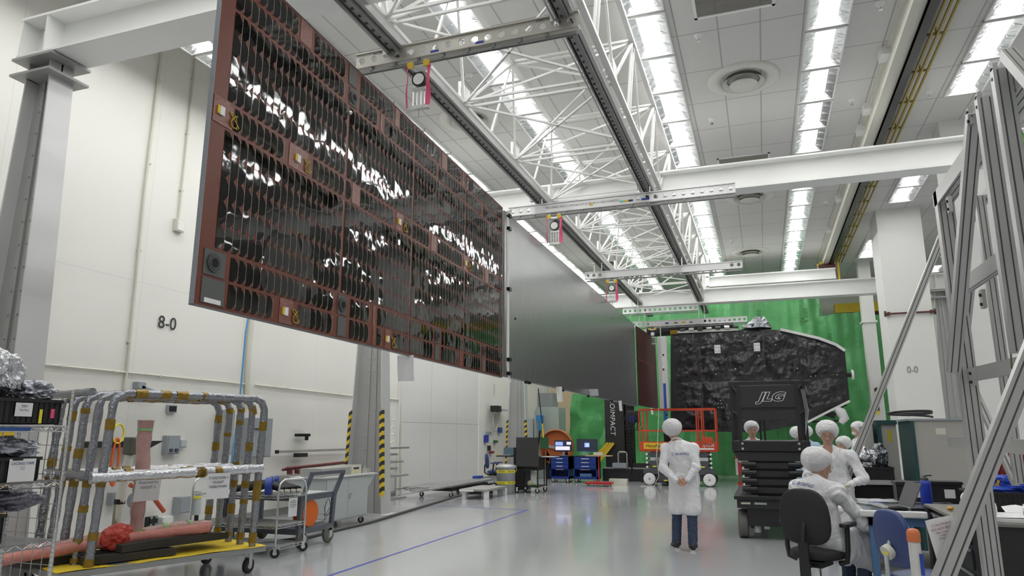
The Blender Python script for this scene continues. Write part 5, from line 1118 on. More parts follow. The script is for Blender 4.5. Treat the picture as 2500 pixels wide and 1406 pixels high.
# ---------------------------------------------------------------- orange scissor lift
OR = P('lift orange red', (.56, .06, .02), .42); LG = P('lift dark grey', (.075, .08, .09), .5)
t = thing('orange_scissor_lift', 'orange and dark grey scissor lift with white wheels below the satellite', 'scissor lift', (-2.64, 23.85, 0))
W0, W1 = -1.20, 1.20
for y in (-.38, .38):
    for z in (2.40, 1.72): part(t, 'guard_rail', MB().bar((W0, y, z), (W1, y, z), .045, .05), OR)
    for x in (W0, W0+.14, .62, .78, W1): part(t, 'guard_post', MB().bar((x, y, 1.10), (x, y, 2.395), .038, .038), OR)
    part(t, 'toe_panel', MB().b2((W0, y-.02, 1.10), (W1, y+.02, 1.37)), OR)
for x in (W0, W1):
    for z in (2.40, 1.72): part(t, 'end_rail', MB().bar((x, -.36, z), (x, .36, z), .042), OR)
part(t, 'platform', MB().b2((W0, -.38, 1.06), (W1, .38, 1.12)), OR); part(t, 'control_box', MB().box((.92, -.42, 1.42), (.35, .1, .2)), OR, .01)
part(t, 'yellow_label', MB().b2((-1.08, -.405, 1.14), (-.22, -.40, 1.34)), P('label yellow', (.75, .48, .02), .5)); text(t, 0, 'lettering', 'HercRentals', .15, (-.65, -.408, 1.24), (math.pi/2, 0, 0), INK, .001, shear=.2)
text(t, 0, 'lettering', 'SJ3226', .15, (.95, -.405, 1.27), (math.pi/2, 0, 0), PAPER, .001, sx=.9); part(t, 'white_strip', MB().b2((.65, -.405, 1.13), (1.12, -.40, 1.18)), PAPER)
for k in range(4):
    z = .55+k*.135; part(t, 'scissor_arm', MB().prism([(-.98, z), (-.86, z-.05), (.86, z-.05), (.98, z), (.98, z+.05), (.86, z+.1), (-.86, z+.1), (-.98, z+.05)], -.34, -.24), LG, .006); part(t, 'scissor_arm', MB().b2((-.95, .24, z-.04), (.95, .34, z+.09)), LG)
    for s in (-1, 1): part(t, 'pivot_pin', MB().cyl((s*1.0, -.36, z+.03), (s*1.0, -.34, z+.03), .035), PAPER)
part(t, 'chassis', MB().b2((-1.08, -.33, .16), (1.08, .33, .50)), LG, .01); part(t, 'side_pod', MB().b2((-.62, -.40, .13), (.62, -.33, .55)).b2((-1.12, -.42, .36), (1.12, -.33, .52)), LG, .006)
for k in range(7): part(t, 'yellow_dash', MB().box((-.75+k*.25, -.425, .60), (.12, .004, .04)), HYEL)
for k in range(4): part(t, 'yellow_dash', MB().box((-.42+k*.25, -.405, .17), (.12, .004, .04)), HYEL)
part(t, 'logo_plate', MB().b2((-.9, -.345, .78), (-.72, -.342, .88)).b2((.66, -.345, .78), (.92, -.342, .88)), LGREY); text(t, 0, 'lettering', 'SKYJACK', .14, (-.38, -.345, .82), (math.pi/2, 0, 0), PAPER, .001)
part(t, 'white_placard', MB().b2((-.5, -.345, .98), (-.3, -.342, 1.08)), PAPER); part(t, 'yellow_corner', MB().b2((-.12, -.41, .25), (.0, -.405, .42)), HYEL)
for x in (-.93, .93):
    for y in (-.36, .36):
        w_ = part(t, 'wheel', MB().cyl((x, y-.06, .21), (x, y+.06, .21), .21, n=32), DARK); s = -1 if y < 0 else 1
        MB().lathe([(.19, 0), (.185, .01), (.05, -.01), (.0, -.01)], (x, y+s*.062, .21), 28, 'Y').cyl((x, y+s*.05, .21), (x, y+s*.066, .21), .185, n=28).build('white_wheel_disc', PAPER, w_)
        MB().cyl((x, y+s*.066, .21), (x, y+s*.08, .21), .035, n=12).build('hub', GREYP, w_)
one('hanging_cable', MB().tube([(-3.17, 23.3, 2.45), (-3.2, 23.3, 1.9), (-3.26, 23.32, 1.3), (-3.3, 23.3, .9), (-3.25, 23.3, .3), (-3.4, 23.25, .01), (-3.8, 23.1, .01)], .012, 6), CREAM, 'thin cream cable hanging in front of the orange lift', 'cable')
one('red_post', MB().b2((-.92, 24.6, 0), (-.78, 24.74, .08)).b2((-.95, 24.6, .35), (-.75, 24.75, 1.02)).b2((-.87, 24.65, .05), (-.83, 24.7, .4)), P('bright red', (.45, .02, .02), .4), 'short red post standing right of the orange lift', 'post')
# ---------------------------------------------------------------- black scissor lift
t = thing('black_scissor_lift', 'black scissor lift with white outlined lettering on its platform panel', 'scissor lift', (.08, 12.1, 0))
JB = P('lift black', (.016, .016, .017), .38); JD = P('lift black panel', (.024, .025, .028), .5)
A0, A1, D = -.555, .555, 2.2
for x in (A0, A1):
    for y in (0, .75, 1.5, D): part(t, 'guard_post', MB().bar((x, y, 1.5), (x, y, 2.405), .036), JB)
    for z in (2.41, 1.98): part(t, 'side_rail', MB().bar((x, 0, z), (x, D, z), .04), JB)
    part(t, 'inner_post', MB().bar((x*.80, -.022, 1.5), (x*.80, -.022, 2.40), .055), JB)
for z in (2.41, 2.0): part(t, 'end_rail', MB().bar((A0-.024, 0, z), (A1+.024, 0, z), .050, .054), JB); part(t, 'end_rail', MB().bar((A0, D, z), (A1, D, z), .04), JB)
part(t, 'name_panel', MB().b2((-.42, -.04, 2.02), (.42, -.02, 2.37)), JD, .004); part(t, 'lower_panel', MB().b2((-.42, -.04, 1.83), (.44, -.02, 1.97)), JD)
# outlined slanted letters: pale outline behind, dark letter in front
for off, m, sc in ((0, PAPER, 1.0), (-.0012, JD, .0)):
    tx = text(t, 0, 'logo_outline' if not off else 'logo_fill', 'JLG', .185, (.05, -.0415+off, 2.185), (math.pi/2, 0, 0), m, .0004, shear=.35, sx=1.35)
    # grow or keep the glyph outline
    if not off:
        me = tx.data; import bmesh
        cu = bpy.data.curves.new('g', 'FONT'); cu.body = 'JLG'; cu.size = .185; cu.shear = .35; cu.extrude = .0004; cu.offset = .013; cu.align_x = 'CENTER'; cu.align_y = 'CENTER'
        oo = bpy.data.objects.new('g', cu); COL.objects.link(oo); nm = bpy.data.meshes.new_from_object(oo.evaluated_get(bpy.context.evaluated_depsgraph_get())); bpy.data.objects.remove(oo)
        nm.materials.clear(); nm.materials.append(PAPER); tx.data = nm
    else:
        cu = bpy.data.curves.new('g', 'FONT'); cu.body = 'JLG'; cu.size = .185; cu.shear = .35; cu.extrude = .0004; cu.offset = .006; cu.align_x = 'CENTER'; cu.align_y = 'CENTER'
        oo = bpy.data.objects.new('g', cu); COL.objects.link(oo); nm = bpy.data.meshes.new_from_object(oo.evaluated_get(bpy.context.evaluated_depsgraph_get())); bpy.data.objects.remove(oo)
        nm.materials.clear(); nm.materials.append(JD); tx.data = nm
for x in (-.14, -.07): part(t, 'gate_post', MB().bar((x, 1.2, 1.5), (x, 1.2, 1.95), .03), JB)
part(t, 'platform_box', MB().b2((A0-.03, -.05, 1.34), (A1+.03, D, 1.50)), JB, .006); part(t, 'lower_box', MB().prism([(A0-.02, 1.33), (A1+.02, 1.33), (A1-.06, 1.19), (A0+.06, 1.19)], -.02, D), JD)
for x in (-.42, .42):
    for z in (1.38, 1.46): part(t, 'bolt_head', MB().cyl((x, -.06, z), (x, -.05, z), .018), ALU)
part(t, 'inner_stack', MB().b2((-.34, .1, .62), (.34, D-.2, 1.18)), JB)
for k in range(5):
    z = 1.12-k*.125
    part(t, 'scissor_cross_tube', MB().bar((-.42, .05, z), (.42, .05, z), .10, .085), JD)
    for s in (-1, 1): part(t, 'scissor_arm', MB().b2((s*.30-.06, -.02, z-.05), (s*.30+.06, D-.1, z+.05)), JB, .004); part(t, 'pivot_tube', MB().cyl((s*.24, -.05, z+.02), (s*.46, -.05, z+.02), .04, n=12), JB)
    part(t, 'arm_end_plate', MB().b2((-.42, -.03, z-.055), (-.36, .0, z+.055)), JB)
part(t, 'chassis', MB().b2((-.42, .0, .20), (.42, D, .55)), JB, .01); part(t, 'chassis_lip', MB().b2((-.60, -.10, .60), (.60, D+.05, .66)), JB, .01); part(t, 'base_plate', MB().b2((-.56, -.05, .47), (.56, D, .60)), JD)
part(t, 'pale_strip', MB().b2((-.5, -.055, .53), (-.36, -.05, .56)), CREAM); part(t, 'pale_strip', MB().b2((-.30, -.055, .53), (-.12, -.05, .56)), LGREY)
for x in (-.49, .49):
    for y in (.22, 1.85):
        w_ = part(t, 'wheel', MB().lathe([(.12, -.07), (.20, -.075), (.215, -.055), (.215, .055), (.20, .075), (.12, .07)], (x, y, .215), 30, 'X'), P('grey solid tyre', (.14, .14, .13), .6)); MB().cyl((x-.05, y, .215), (x+.05, y, .215), .13, n=20).build('hub', GREYP, w_)
    part(t, 'steer_fork', MB().b2((x*.72-.03, .12, .15), (x*.72+.03, .32, .55)), JB); part(t, 'axle', MB().cyl((x*.35, .22, .215), (x, .22, .215), .045), GREYP)
part(t, 'drive_motor', MB().cyl((-.28, .1, .24), (-.28, .1, .10), .05).cyl((-.18, .08, .2), (-.1, .08, .2), .05), LGREY); part(t, 'white_document_box', MB().b2((-.56, .3, .95), (-.52, .5, 1.2)), PAPER)
for k in range(3): part(t, 'control_cable', MB().tube([(A1-.04+.02*k, -.03, 2.3), (A1+.02*k, -.05, 1.95), (A1-.03, -.04, 1.6)], .005, 5), GREYP)
# ---------------------------------------------------------------- right side: bench, chest, cabinet and small things
t = thing('blue_workbench', 'light blue steel workbench with white padded edge and clutter, at the right', 'workbench', (1.5, 8.4, 0))
part(t, 'top', MB().b2((-.66, -.72, .84), (-.11, -.42, .885)).b2((-.66, -.42, .84), (.48, .82, .885)), P('dark blue-grey worktop', (.07, .09, .12), .18), .003)
part(t, 'white_edge', MB().b2((-.70, -.76, .84), (-.13, -.71, .90)), PAPER, .012); part(t, 'white_edge', MB().b2((-.698, -.705, .842), (-.652, -.05, .898)), PAPER, .012)
part(t, 'apron', MB().b2((-.62, -.70, .76), (-.14, -.66, .84)).b2((-.62, -.70, .76), (-.58, .80, .84)), LBLUE)
for x, yy in ((-.62, (-.68, .74)), (.40, (-.38, .74))):
    for y in yy: part(t, 'leg', MB().b2((x, y, .1), (x+.06, y+.06, .84)), LBLUE)
part(t, 'lower_shelf', MB().b2((-.6, -.66, .32), (-.14, -.40, .35)).b2((-.6, -.40, .32), (.44, .78, .35)), P('grey shelf board', (.33, .33, .31), .6))
for x in (-.6, .40): caster(t, x+.03, .6, .05, .03, .12, .2)
one('foil_sheet', MB().sheet(lambda u, v: (.92+u*.9, 8.75+v*.42, .888+.012*abs(N3.noise((u*6, v*5, 1)))), 24, 12), P('clear film sheet', (.55, .58, .60), .15, .4, bump=(20, .8, .02)), 'wrinkled clear film spread on the back of the blue workbench', 'film')
t = thing('laptop', 'open grey laptop on the blue workbench with its screen edge-on', 'laptop', (1.14, 8.15, .886), R(-78))
part(t, 'base', MB().b2((-.18, -.13, 0), (.18, .13, .018)), P('laptop silver', (.36, .37, .38), .35, .5), .003); part(t, 'keyboard', MB().b2((-.15, -.03, .018), (.15, .10, .020)), BLACK); part(t, 'touchpad', MB().b2((-.05, -.11, .018), (.05, -.045, .0195)), ALUD)
part(t, 'screen', MB().box((0, .19, .13), (.36, .012, .25), (-.42, 0, 0)), P('laptop lid', (.16, .16, .165), .35, .3), .003)
t = thing('open_notebook', 'flat grey tablet lying left of the open laptop', 'tablet', (.99, 8.5, .886), R(-70)); part(t, 'slab', MB().b2((-.14, -.1, 0), (.14, .1, .012)), P('laptop silver', (.36, .37, .38), .35, .5)); part(t, 'trackpad', MB().b2((-.05, -.04, .012), (.05, .04, .013)), ALUD)
one('black_tool_case', MB().tube([(1.08, 7.86, .905), (1.16, 7.84, .912), (1.24, 7.84, .905)], [.02, .03, .018], 8).tube([(1.28, 7.92, .90), (1.42, 7.9, .905), (1.55, 7.92, .90)], [.014, .018, .014], 8), BLACK, 'pair of black handled tools lying at the bench front', 'tool')
one('blue_pencil', MB().cyl((.98, 8.52, .898), (1.13, 8.58, .898), .006), P('blue strap', (.03, .07, .4), .5), 'blue pen lying at the back of the bench', 'pen')
t = bin_('black_box', 'black conductive box with a pale label, left of the blue bottle', (1.46, 9.0, .886), .0, .28, .25, .20, 'black boxes on the bench', cat='box', ribs=False); part(t, 'lid', MB().b2((-.15, -.135, .195), (.15, .135, .21)), BLACK); part(t, 'pale_label', MB().b2((-.07, -.128, .05), (.08, -.126, .14)), PAPER)
t = bin_('black_box', 'black conductive box behind the blue bottle', (1.79, 9.0, .886), .0, .30, .25, .21, 'black boxes on the bench', cat='box', ribs=False); part(t, 'lid', MB().b2((-.16, -.135, .205), (.16, .135, .22)), BLACK); part(t, 'pale_label', MB().b2((-.02, -.128, .05), (.08, -.126, .14)), PAPER)
BB = P('cobalt bottle', (.015, .045, .42), .35)
t = thing('water_bottle', 'cobalt blue water bottle with black cap standing on the bench', 'bottle', (1.565, 8.7, .886))
part(t, 'body', MB().lathe([(0, 0), (.054, 0), (.056, .01), (.056, .20), (.05, .225), (.036, .24)], n=28), BB); part(t, 'cap', MB().lathe([(.036, .235), (.036, .262), (.03, .265), (.018, .268), (.018, .29), (0, .29)], n=20), BLACK); part(t, 'spout_loop', MB().bar((0, 0, .285), (.07, 0, .292), .012), BLACK)
# black tool cabinet
t = thing('black_tool_cabinet', 'black steel tool cabinet with drawers below the binder, right foreground', 'tool cabinet', (1.85, 7.1, 0))
part(t, 'body', MB().b2((-.42, -.72, .02), (.75, .78, .93)), P('tool cabinet black', (.020, .020, .022), .4), .004); part(t, 'worktop', MB().b2((-.46, -.76, .93), (.78, .80, .955)), P('worn metal top', (.26, .25, .23), .35, .5), .003)
part(t, 'corner_post', MB().b2((-.46, .66, .0), (-.42, .78, .93)), P('perforated black', (.03, .03, .033), .5))
for k, (z, h) in enumerate(((.78, .13), (.60, .16), (.42, .16), (.24, .16), (.06, .16))):
    d = part(t, 'drawer', MB().b2((-.435, -.66, z), (-.42, .64, z+h-.01)), P('tool cabinet black', (.020, .020, .022), .4), .003); MB().b2((-.445, -.64, z+h-.03), (-.435, .62, z+h-.018)).build('drawer_pull', ALUD, d)
part(t, 'lock', MB().cyl((-.45, .25, .85), (-.435, .25, .85), .014), CHROME); part(t, 'white_label', MB().b2((-.437, .48, .86), (-.436, .60, .89)), PAPER)
t = bin_('ribbed_bin', 'large black ribbed bin full of blue and yellow cables on the tool cabinet', (1.98, 7.50, .956), .0, .62, .42, .16, None); sign(t, 'orange_card', .10, .10, (-.32, -.02, .085), (0, 0, -math.pi/2), (), m=P('orange card', (.80, .28, .12), .6))
o = blob('cable_pile', 'pile of blue cables and yellow clips heaped in the ribbed bin', (1.98, 7.5, 1.05), (.20, .14, .20), P('blue cable pile', (.015, .06, .45), .4), 'cable', 2, .6, 2.2)
for k in range(7):
    part(o, 'yellow_clip', MB().box((random.uniform(-.2, .15), random.uniform(-.15, .0), .10+random.uniform(0, .05)), (.03, .02, .03), (k, k, 0)), P('amber clip', (.55, .30, .02), .3))
t = thing('tape_dispenser', 'blue tape dispenser with white and amber tape rolls on the tool cabinet', 'tape dispenser', (1.60, 7.08, .956), R(10))
part(t, 'base', MB().prism([(-.08, 0), (.09, 0), (.09, .05), (-.03, .11), (-.08, .09)], -.03, .03), BB, .003); part(t, 'white_roll', MB().cyl((-.02, -.035, .115), (-.02, -.005, .115), .062, n=24), PAPER); part(t, 'amber_roll', MB().cyl((.06, .0, .115), (.06, .03, .115), .05, n=24), P('amber tape roll', (.45, .15, .02), .35)); part(t, 'sleeve', MB().b2((.03, -.035, .02), (.09, -.03, .08)), LGREY)
one('amber_cap', MB().sphere((1.47, 7.22, .975), .022, 12, (1.3, 1, .8)), P('amber clip', (.55, .30, .02), .3), 'small amber cap lying on the tool cabinet corner', 'cap')
# ring binder
t = thing('ring_binder', 'open ring binder with a stack of white pages at the right edge', 'binder', (1.86, 6.52, .956), R(-4))
part(t, 'page_stack', MB().b2((-.32, -.14, 0), (.35, .14, .03)), PAPER, .003); pg = MB(); pg.sheet(lambda u, v: (-.30+u*.62, -.13+v*.26, .034+.022*math.sin(v*2.6)+.01*u), 12, 8); part(t, 'top_page', pg, PAPER)
part(t, 'raised_page', MB().sheet(lambda u, v: (-.16+u*.26, .02+v*.14, .06+.05*v*(1-abs(u-.35))), 8, 4), PAPER)
for k in range(4): x = -.24+k*.18; part(t, 'ring', MB().tube([(x, -.06, .03), (x+.004, -.05, .10), (x+.012, -.02, .125), (x+.02, .01, .10), (x+.024, .03, .03)], .006, 8), CHROME)
# notice fixed to the brace
t = thing('caution_notice', 'curled white caution notice hanging in front of the tool cabinet', 'paper sign', at(2306, 1312, Y=3.445))
q = sign(t, 'page', .115, .16, (0, 0, 0), (.05, -.22, .3), ('!! CAUTION !!', 'DO NOT MOVE', 'Offline movement', 'to adjacent', 'positions only'), sizes=(.013, .013, .009, .009, .009), ink=P('red brown ink', (.25, .05, .05), .6))
part(t, 'tie', MB().sphere((.065, 0, .085), .013), P('beige cable', (.35, .33, .28), .6))
# post with orange cap
p = at(2228, 1290, Y=5.0)
t = thing('capped_post', 'white post with orange rounded cap and blue tape in the right foreground', 'post', (p.x, p.y, 0))
part(t, 'tube', MB().cyl((0, 0, 0), (0, 0, p.z-.07), .034, n=20), P('white plastic tube', (.66, .66, .63), .5)); part(t, 'orange_cap', MB().lathe([(.038, p.z-.075), (.038, p.z-.025), (.03, p.z-.006), (.015, p.z), (0, p.z)], n=20), P('orange cap', (.62, .17, .06), .5)); part(t, 'blue_tape', MB().b2((.015, -.037, p.z-.26), (.034, -.03, p.z-.14)), P('blue strap', (.03, .07, .4), .5))
# foil-filled crate on a wire cart, large beige cabinets
t = thing('metal_cart', 'grey metal cart with blue posts carrying the foil-filled crate', 'cart', (1.38, 11.0, 0))
part(t, 'top', MB().b2((-.48, -.3, .97), (.36, .35, 1.0)), P('scuffed metal top', (.34, .34, .36), .3, .6)); part(t, 'top_rim', MB().b2((-.49, -.32, .95), (.38, -.3, 1.01)), ALU)
for x in (-.46, .33):
    for y in (-.28, .32): part(t, 'post', MB().b2((x, y, 0), (x+.035, y+.03, .97)), LBLUE)
part(t, 'equipment_box', MB().b2((-.42, -.26, .62), (.28, .3, .93)), BLACKM); part(t, 'lower_shelf', MB().b2((-.46, -.3, .3), (.35, .34, .33)), GREYP)
t = bin_('black_crate', 'black crate with crumpled foil on the metal cart behind the standing man', (1.31, 11.0, 1.001), 0, .56, .42, .17, None)
blob('foil_pile', 'crumpled silver foil heaped in the black crate', (1.25, 10.98, 1.13), (.20, .13, .30), FOIL, 'foil', 21, .4, 2.0); blob('film_pile', 'grey crumpled shield bag beside the foil heap', (1.47, 11.04, 1.13), (.09, .09, .33), FOILD, 'bag', 27, .6, 2.4)
t = thing('equipment_cabinet', 'large beige equipment cabinet with blue edge behind the bench', 'cabinet', (2.05, 10.9, 0))
part(t, 'side', MB().b2((-.22, -.45, .0), (.42, .45, 1.775)), BEIGE, .005); part(t, 'green_trim', MB().b2((-.26, -.47, .1), (-.22, .45, 1.775)), TEAL); part(t, 'blue_edge', MB().b2((.42, -.46, .2), (.48, .45, 1.80)), P('blue louvre edge', (.05, .12, .42), .4)); part(t, 'grey_top', MB().b2((-.28, -.47, 1.775), (.42, .45, 1.80)), GREYP); part(t, 'note', MB().b2((.02, -.453, 1.60), (.13, -.451, 1.68)), CREAM)
t = thing('equipment_cabinet', 'narrower beige equipment cabinet with dark green frame left of the large one', 'cabinet', (1.68, 11.8, 0))
part(t, 'side', MB().b2((-.10, -.35, .0), (.10, .45, 1.76)), BEIGE, .005); part(t, 'green_trim', MB().b2((-.15, -.37, .1), (-.10, .45, 1.78)), TEAL); part(t, 'green_top', MB().b2((-.16, -.38, 1.74), (.11, .45, 1.80)), TEAL); part(t, 'yellow_label', MB().b2((-.02, -.353, 1.50), (.03, -.351, 1.66)), P('warning yellow', (.55, .45, .03), .5)); part(t, 'post', MB().b2((-.3, -.3, .1), (-.2, .4, 1.72)), BEIGE)
one('cable_coil', MB().tube([(1.86+.26*math.cos(a)*1.0, 10.8+.2*math.sin(a), 1.83+.03*abs(math.sin(a*.7))+.004*a) for a in [i*.35 for i in range(40)]], .015, 7), BLACK, 'coil of black cable on top of the large beige cabinet', 'cable')
# red motor on shelf
MR = P('crimson casting', (.16, .008, .015), .32)
t = thing('red_motor', 'crimson motor with round black flange at the right edge', 'motor', (2.33, 8.3, .93))
part(t, 'casing', MB().cyl((0, -.22, .26), (0, .35, .26), .28, n=28), MR, .01); part(t, 'housing_box', MB().b2((-.30, -.2, .0), (.3, .3, .50)), MR, .03); part(t, 'ring', MB().lathe([(.24, -.02), (.24, .02), (.20, .03), (.17, 0)], (0, -.23, .26), 28, 'Y'), MR); part(t, 'black_flange', MB().box((.10, -.25, .2), (.18, .03, .18)), BLACK, .01); part(t, 'foot', MB().b2((-.1, -.3, 0), (.3, .2, .06)), MR)
for a in range(8): part(t, 'bolt', MB().cyl((.26*math.cos(a*.785), -.235, .26+.26*math.sin(a*.785)), (.26*math.cos(a*.785), -.22, .26+.26*math.sin(a*.785)), .012, n=8), CHROME)
part(t, 'white_label', MB().b2((.05, -.205, .42), (.25, -.2, .48)), PAPER)
t = thing('wire_stand', 'wire shelf stand under the crimson motor', 'shelf rack', (2.02, 7.95, 0)); wire_shelf(t, .92, 0, .9, 0, .75)
for x in (0, .9):
    for y in (0, .75): part(t, 'post', MB().cyl((x, y, 0), (x, y, .94), .0127), CHROME)
# ---------------------------------------------------------------- aluminium extrusion frame
EX = P('extruded aluminium', (.52, .52, .51), .34, .55, vary=(3, .06, (1, 1, .1))); EXS = P('extrusion slot', (.10, .10, .10), .6)
def extr(t, a, b, w, h, name='extrusion', slots=2, turn=False):
    """slotted profile: body with sunk slots on its wide faces"""
    a, b = Vector(a), Vector(b); pr = []; g = .10/slots; dp = .10
    # top side left->right
    def side(y, s):
        out = []
        xs = [-.5+(k+.5)/slots for k in range(slots)]; xs = xs if s > 0 else xs[::-1]
        for x in xs: out += [(x-s*g, y), (x-s*g*.8, y*(1-dp*2)), (x+s*g*.8, y*(1-dp*2)), (x+s*g, y)]
        return out
    pr = [(-.5, -.5)]+side(-.5, 1)+[(.5, -.5), (.5, .5)]+side(.5, -1)+[(-.5, .5)]
    d, u, v = MB().frame(a, b); u, v = (v, u) if turn else (u, v); n = len(pr); mb = MB(); vs = [p+u*(x*w)+v*(y*h) for p in (a, b) for x, y in pr]
    for i in range(n):
        j = (i+1) % n; sl = abs(abs(pr[i][1])-.5) > .01 and abs(abs(pr[j][1])-.5) > .01
        mb.cur = 1 if sl else 0; mb.add([vs[i], vs[j], vs[n+j], vs[n+i]], [(0, 1, 2, 3)])
    mb.cur = 0; mb.box(a+d*.002, (.0001,)*3)
    o = mb.build(name, [EX, EXS], t, fix=True)
    for c_ in (a, b): MB().bar(c_-d*.003, c_+d*.003, *((h*.9, w*.98) if turn else (w*.98, h*.9))).build('end_cap', EX, o)
    return o
FX, FY, FZ = 1.24, 5.32, 0
AF = thing('aluminium_frame', 'tall slotted aluminium frame with inclined bars at the right edge', 'frame', (FX, FY, 0))
L_ = lambda px, py, X: at(px, py, X=X)-Vector((FX, FY, 0))
tz = 3.24
extr(AF, (.03, 0, 0), (.03, 0, tz), .10, .08, 'post', 3); extr(AF, (.03, .06, tz-.05), (.03, -2.9, tz-.0), .10, .10, 'top_beam', 3)
extr(AF, (.03, -2.9, 0), (.03, -2.9, tz), .08, .08, 'post', 2)
extr(AF, L_(2355, 700, FX+.05), L_(2560, 555, FX+.05), .05, .09, 'cross_bar'); extr(AF, L_(2372, 915, FX+.05), L_(2520, 885, FX+.05), .05, .08, 'cross_bar')
for a, b in (((2380, 275), (2328, 905)), ((2402, 240), (2490, 860)), ((2442, 172), (2560, 930))): extr(AF, L_(*a, FX-.06), L_(*b, FX-.06), .075, .05, 'inclined_bar', 2)
extr(AF, L_(2460, 130, FX-.05), L_(2600, 290, FX-.05), .06, .05, 'inclined_bar')
for a, b in (((2500, 340), (2365, 545)), ((2372, 690), (2352, 880)), ((2345, 875), (2480, 1180))): extr(AF, L_(*a, FX+.35), L_(*b, FX+.35), .045, .045, 'inner_bar', 1)
extr(AF, L_(2390, 480, FX+.30), L_(2490, 1180, FX+.30), .06, .05, 'inner_post', 2)
extr(AF, L_(2320, 1078, FX+.1), L_(2600, 1098, FX+.1), .04, .08, 'cross_bar', 2)
for (px, py) in ((2368, 285), (2390, 250), (2428, 182), (2400, 730), (2375, 920), (2318, 500)):
    p = L_(px, py, FX-.08); part(AF, 'bolt_plate', MB().box(p, (.02, .05, .10)), ALUD)
    for k in range(2): part(AF, 'bolt', MB().cyl(p+Vector((-.02, -.012, -.03+.05*k)), p+Vector((-.01, -.012, -.03+.05*k)), .009, n=8), BLACKM)
t = thing('chain_hoist_tag', 'red tag, shackle and green ring hanging on the aluminium frame', 'shackle', at(2468, 250, X=FX+.1)); part(t, 'red_tag', MB().box((0, 0, 0), (.02, .05, .08)), P('bright red', (.45, .02, .02), .4), .006); part(t, 'cable', MB().tube([(0, -.01, -.04), (0, -.06, -.14), (0, -.08, -.22)], .005, 6), BLACK); part(t, 'green_ring', MB().tube([(0, -.10+.03*math.cos(a), -.25+.03*math.sin(a)) for a in [i*.4 for i in range(17)]], .006, 6), P('lime ring', (.2, .7, .1), .4))
part(AF, 'steel_cable', MB().cyl(L_(2432, 250, FX), L_(2470, 900, FX), .004, n=6), P('rusty cable', (.16, .12, .08), .5))
p0 = at(2612, 625, Y=3.4); p1 = at(2304, 1406, Y=3.4); d = (p1-p0); p1 = p0+d*((p0.z)/(p0.z-p1.z)) if p0.z != p1.z else p1
t = thing('diagonal_brace', 'thick slotted aluminium brace crossing the right foreground', 'brace', (p1.x, p1.y, 0)); extr(t, p0-t.location, p1-t.location, .072, .05, 'brace_bar', 2, True)
d_ = (p1-p0).normalized(); part(t, 'foot_plate', MB().box((0, 0, .005), (.16, .12, .01)), EX)
p0 = at(2300, 575, Y=10.62); p1 = at(2088, 1112, Y=10.62); p1 = p0+(p1-p0)*(p0.z/(p0.z-p1.z))
t = thing('diagonal_brace', 'long thin slotted aluminium brace leaning behind the man with glasses', 'brace', (p1.x, p1.y, 0)); extr(t, p0-t.location, p1-t.location, .09, .09, 'brace_bar', 2, True)
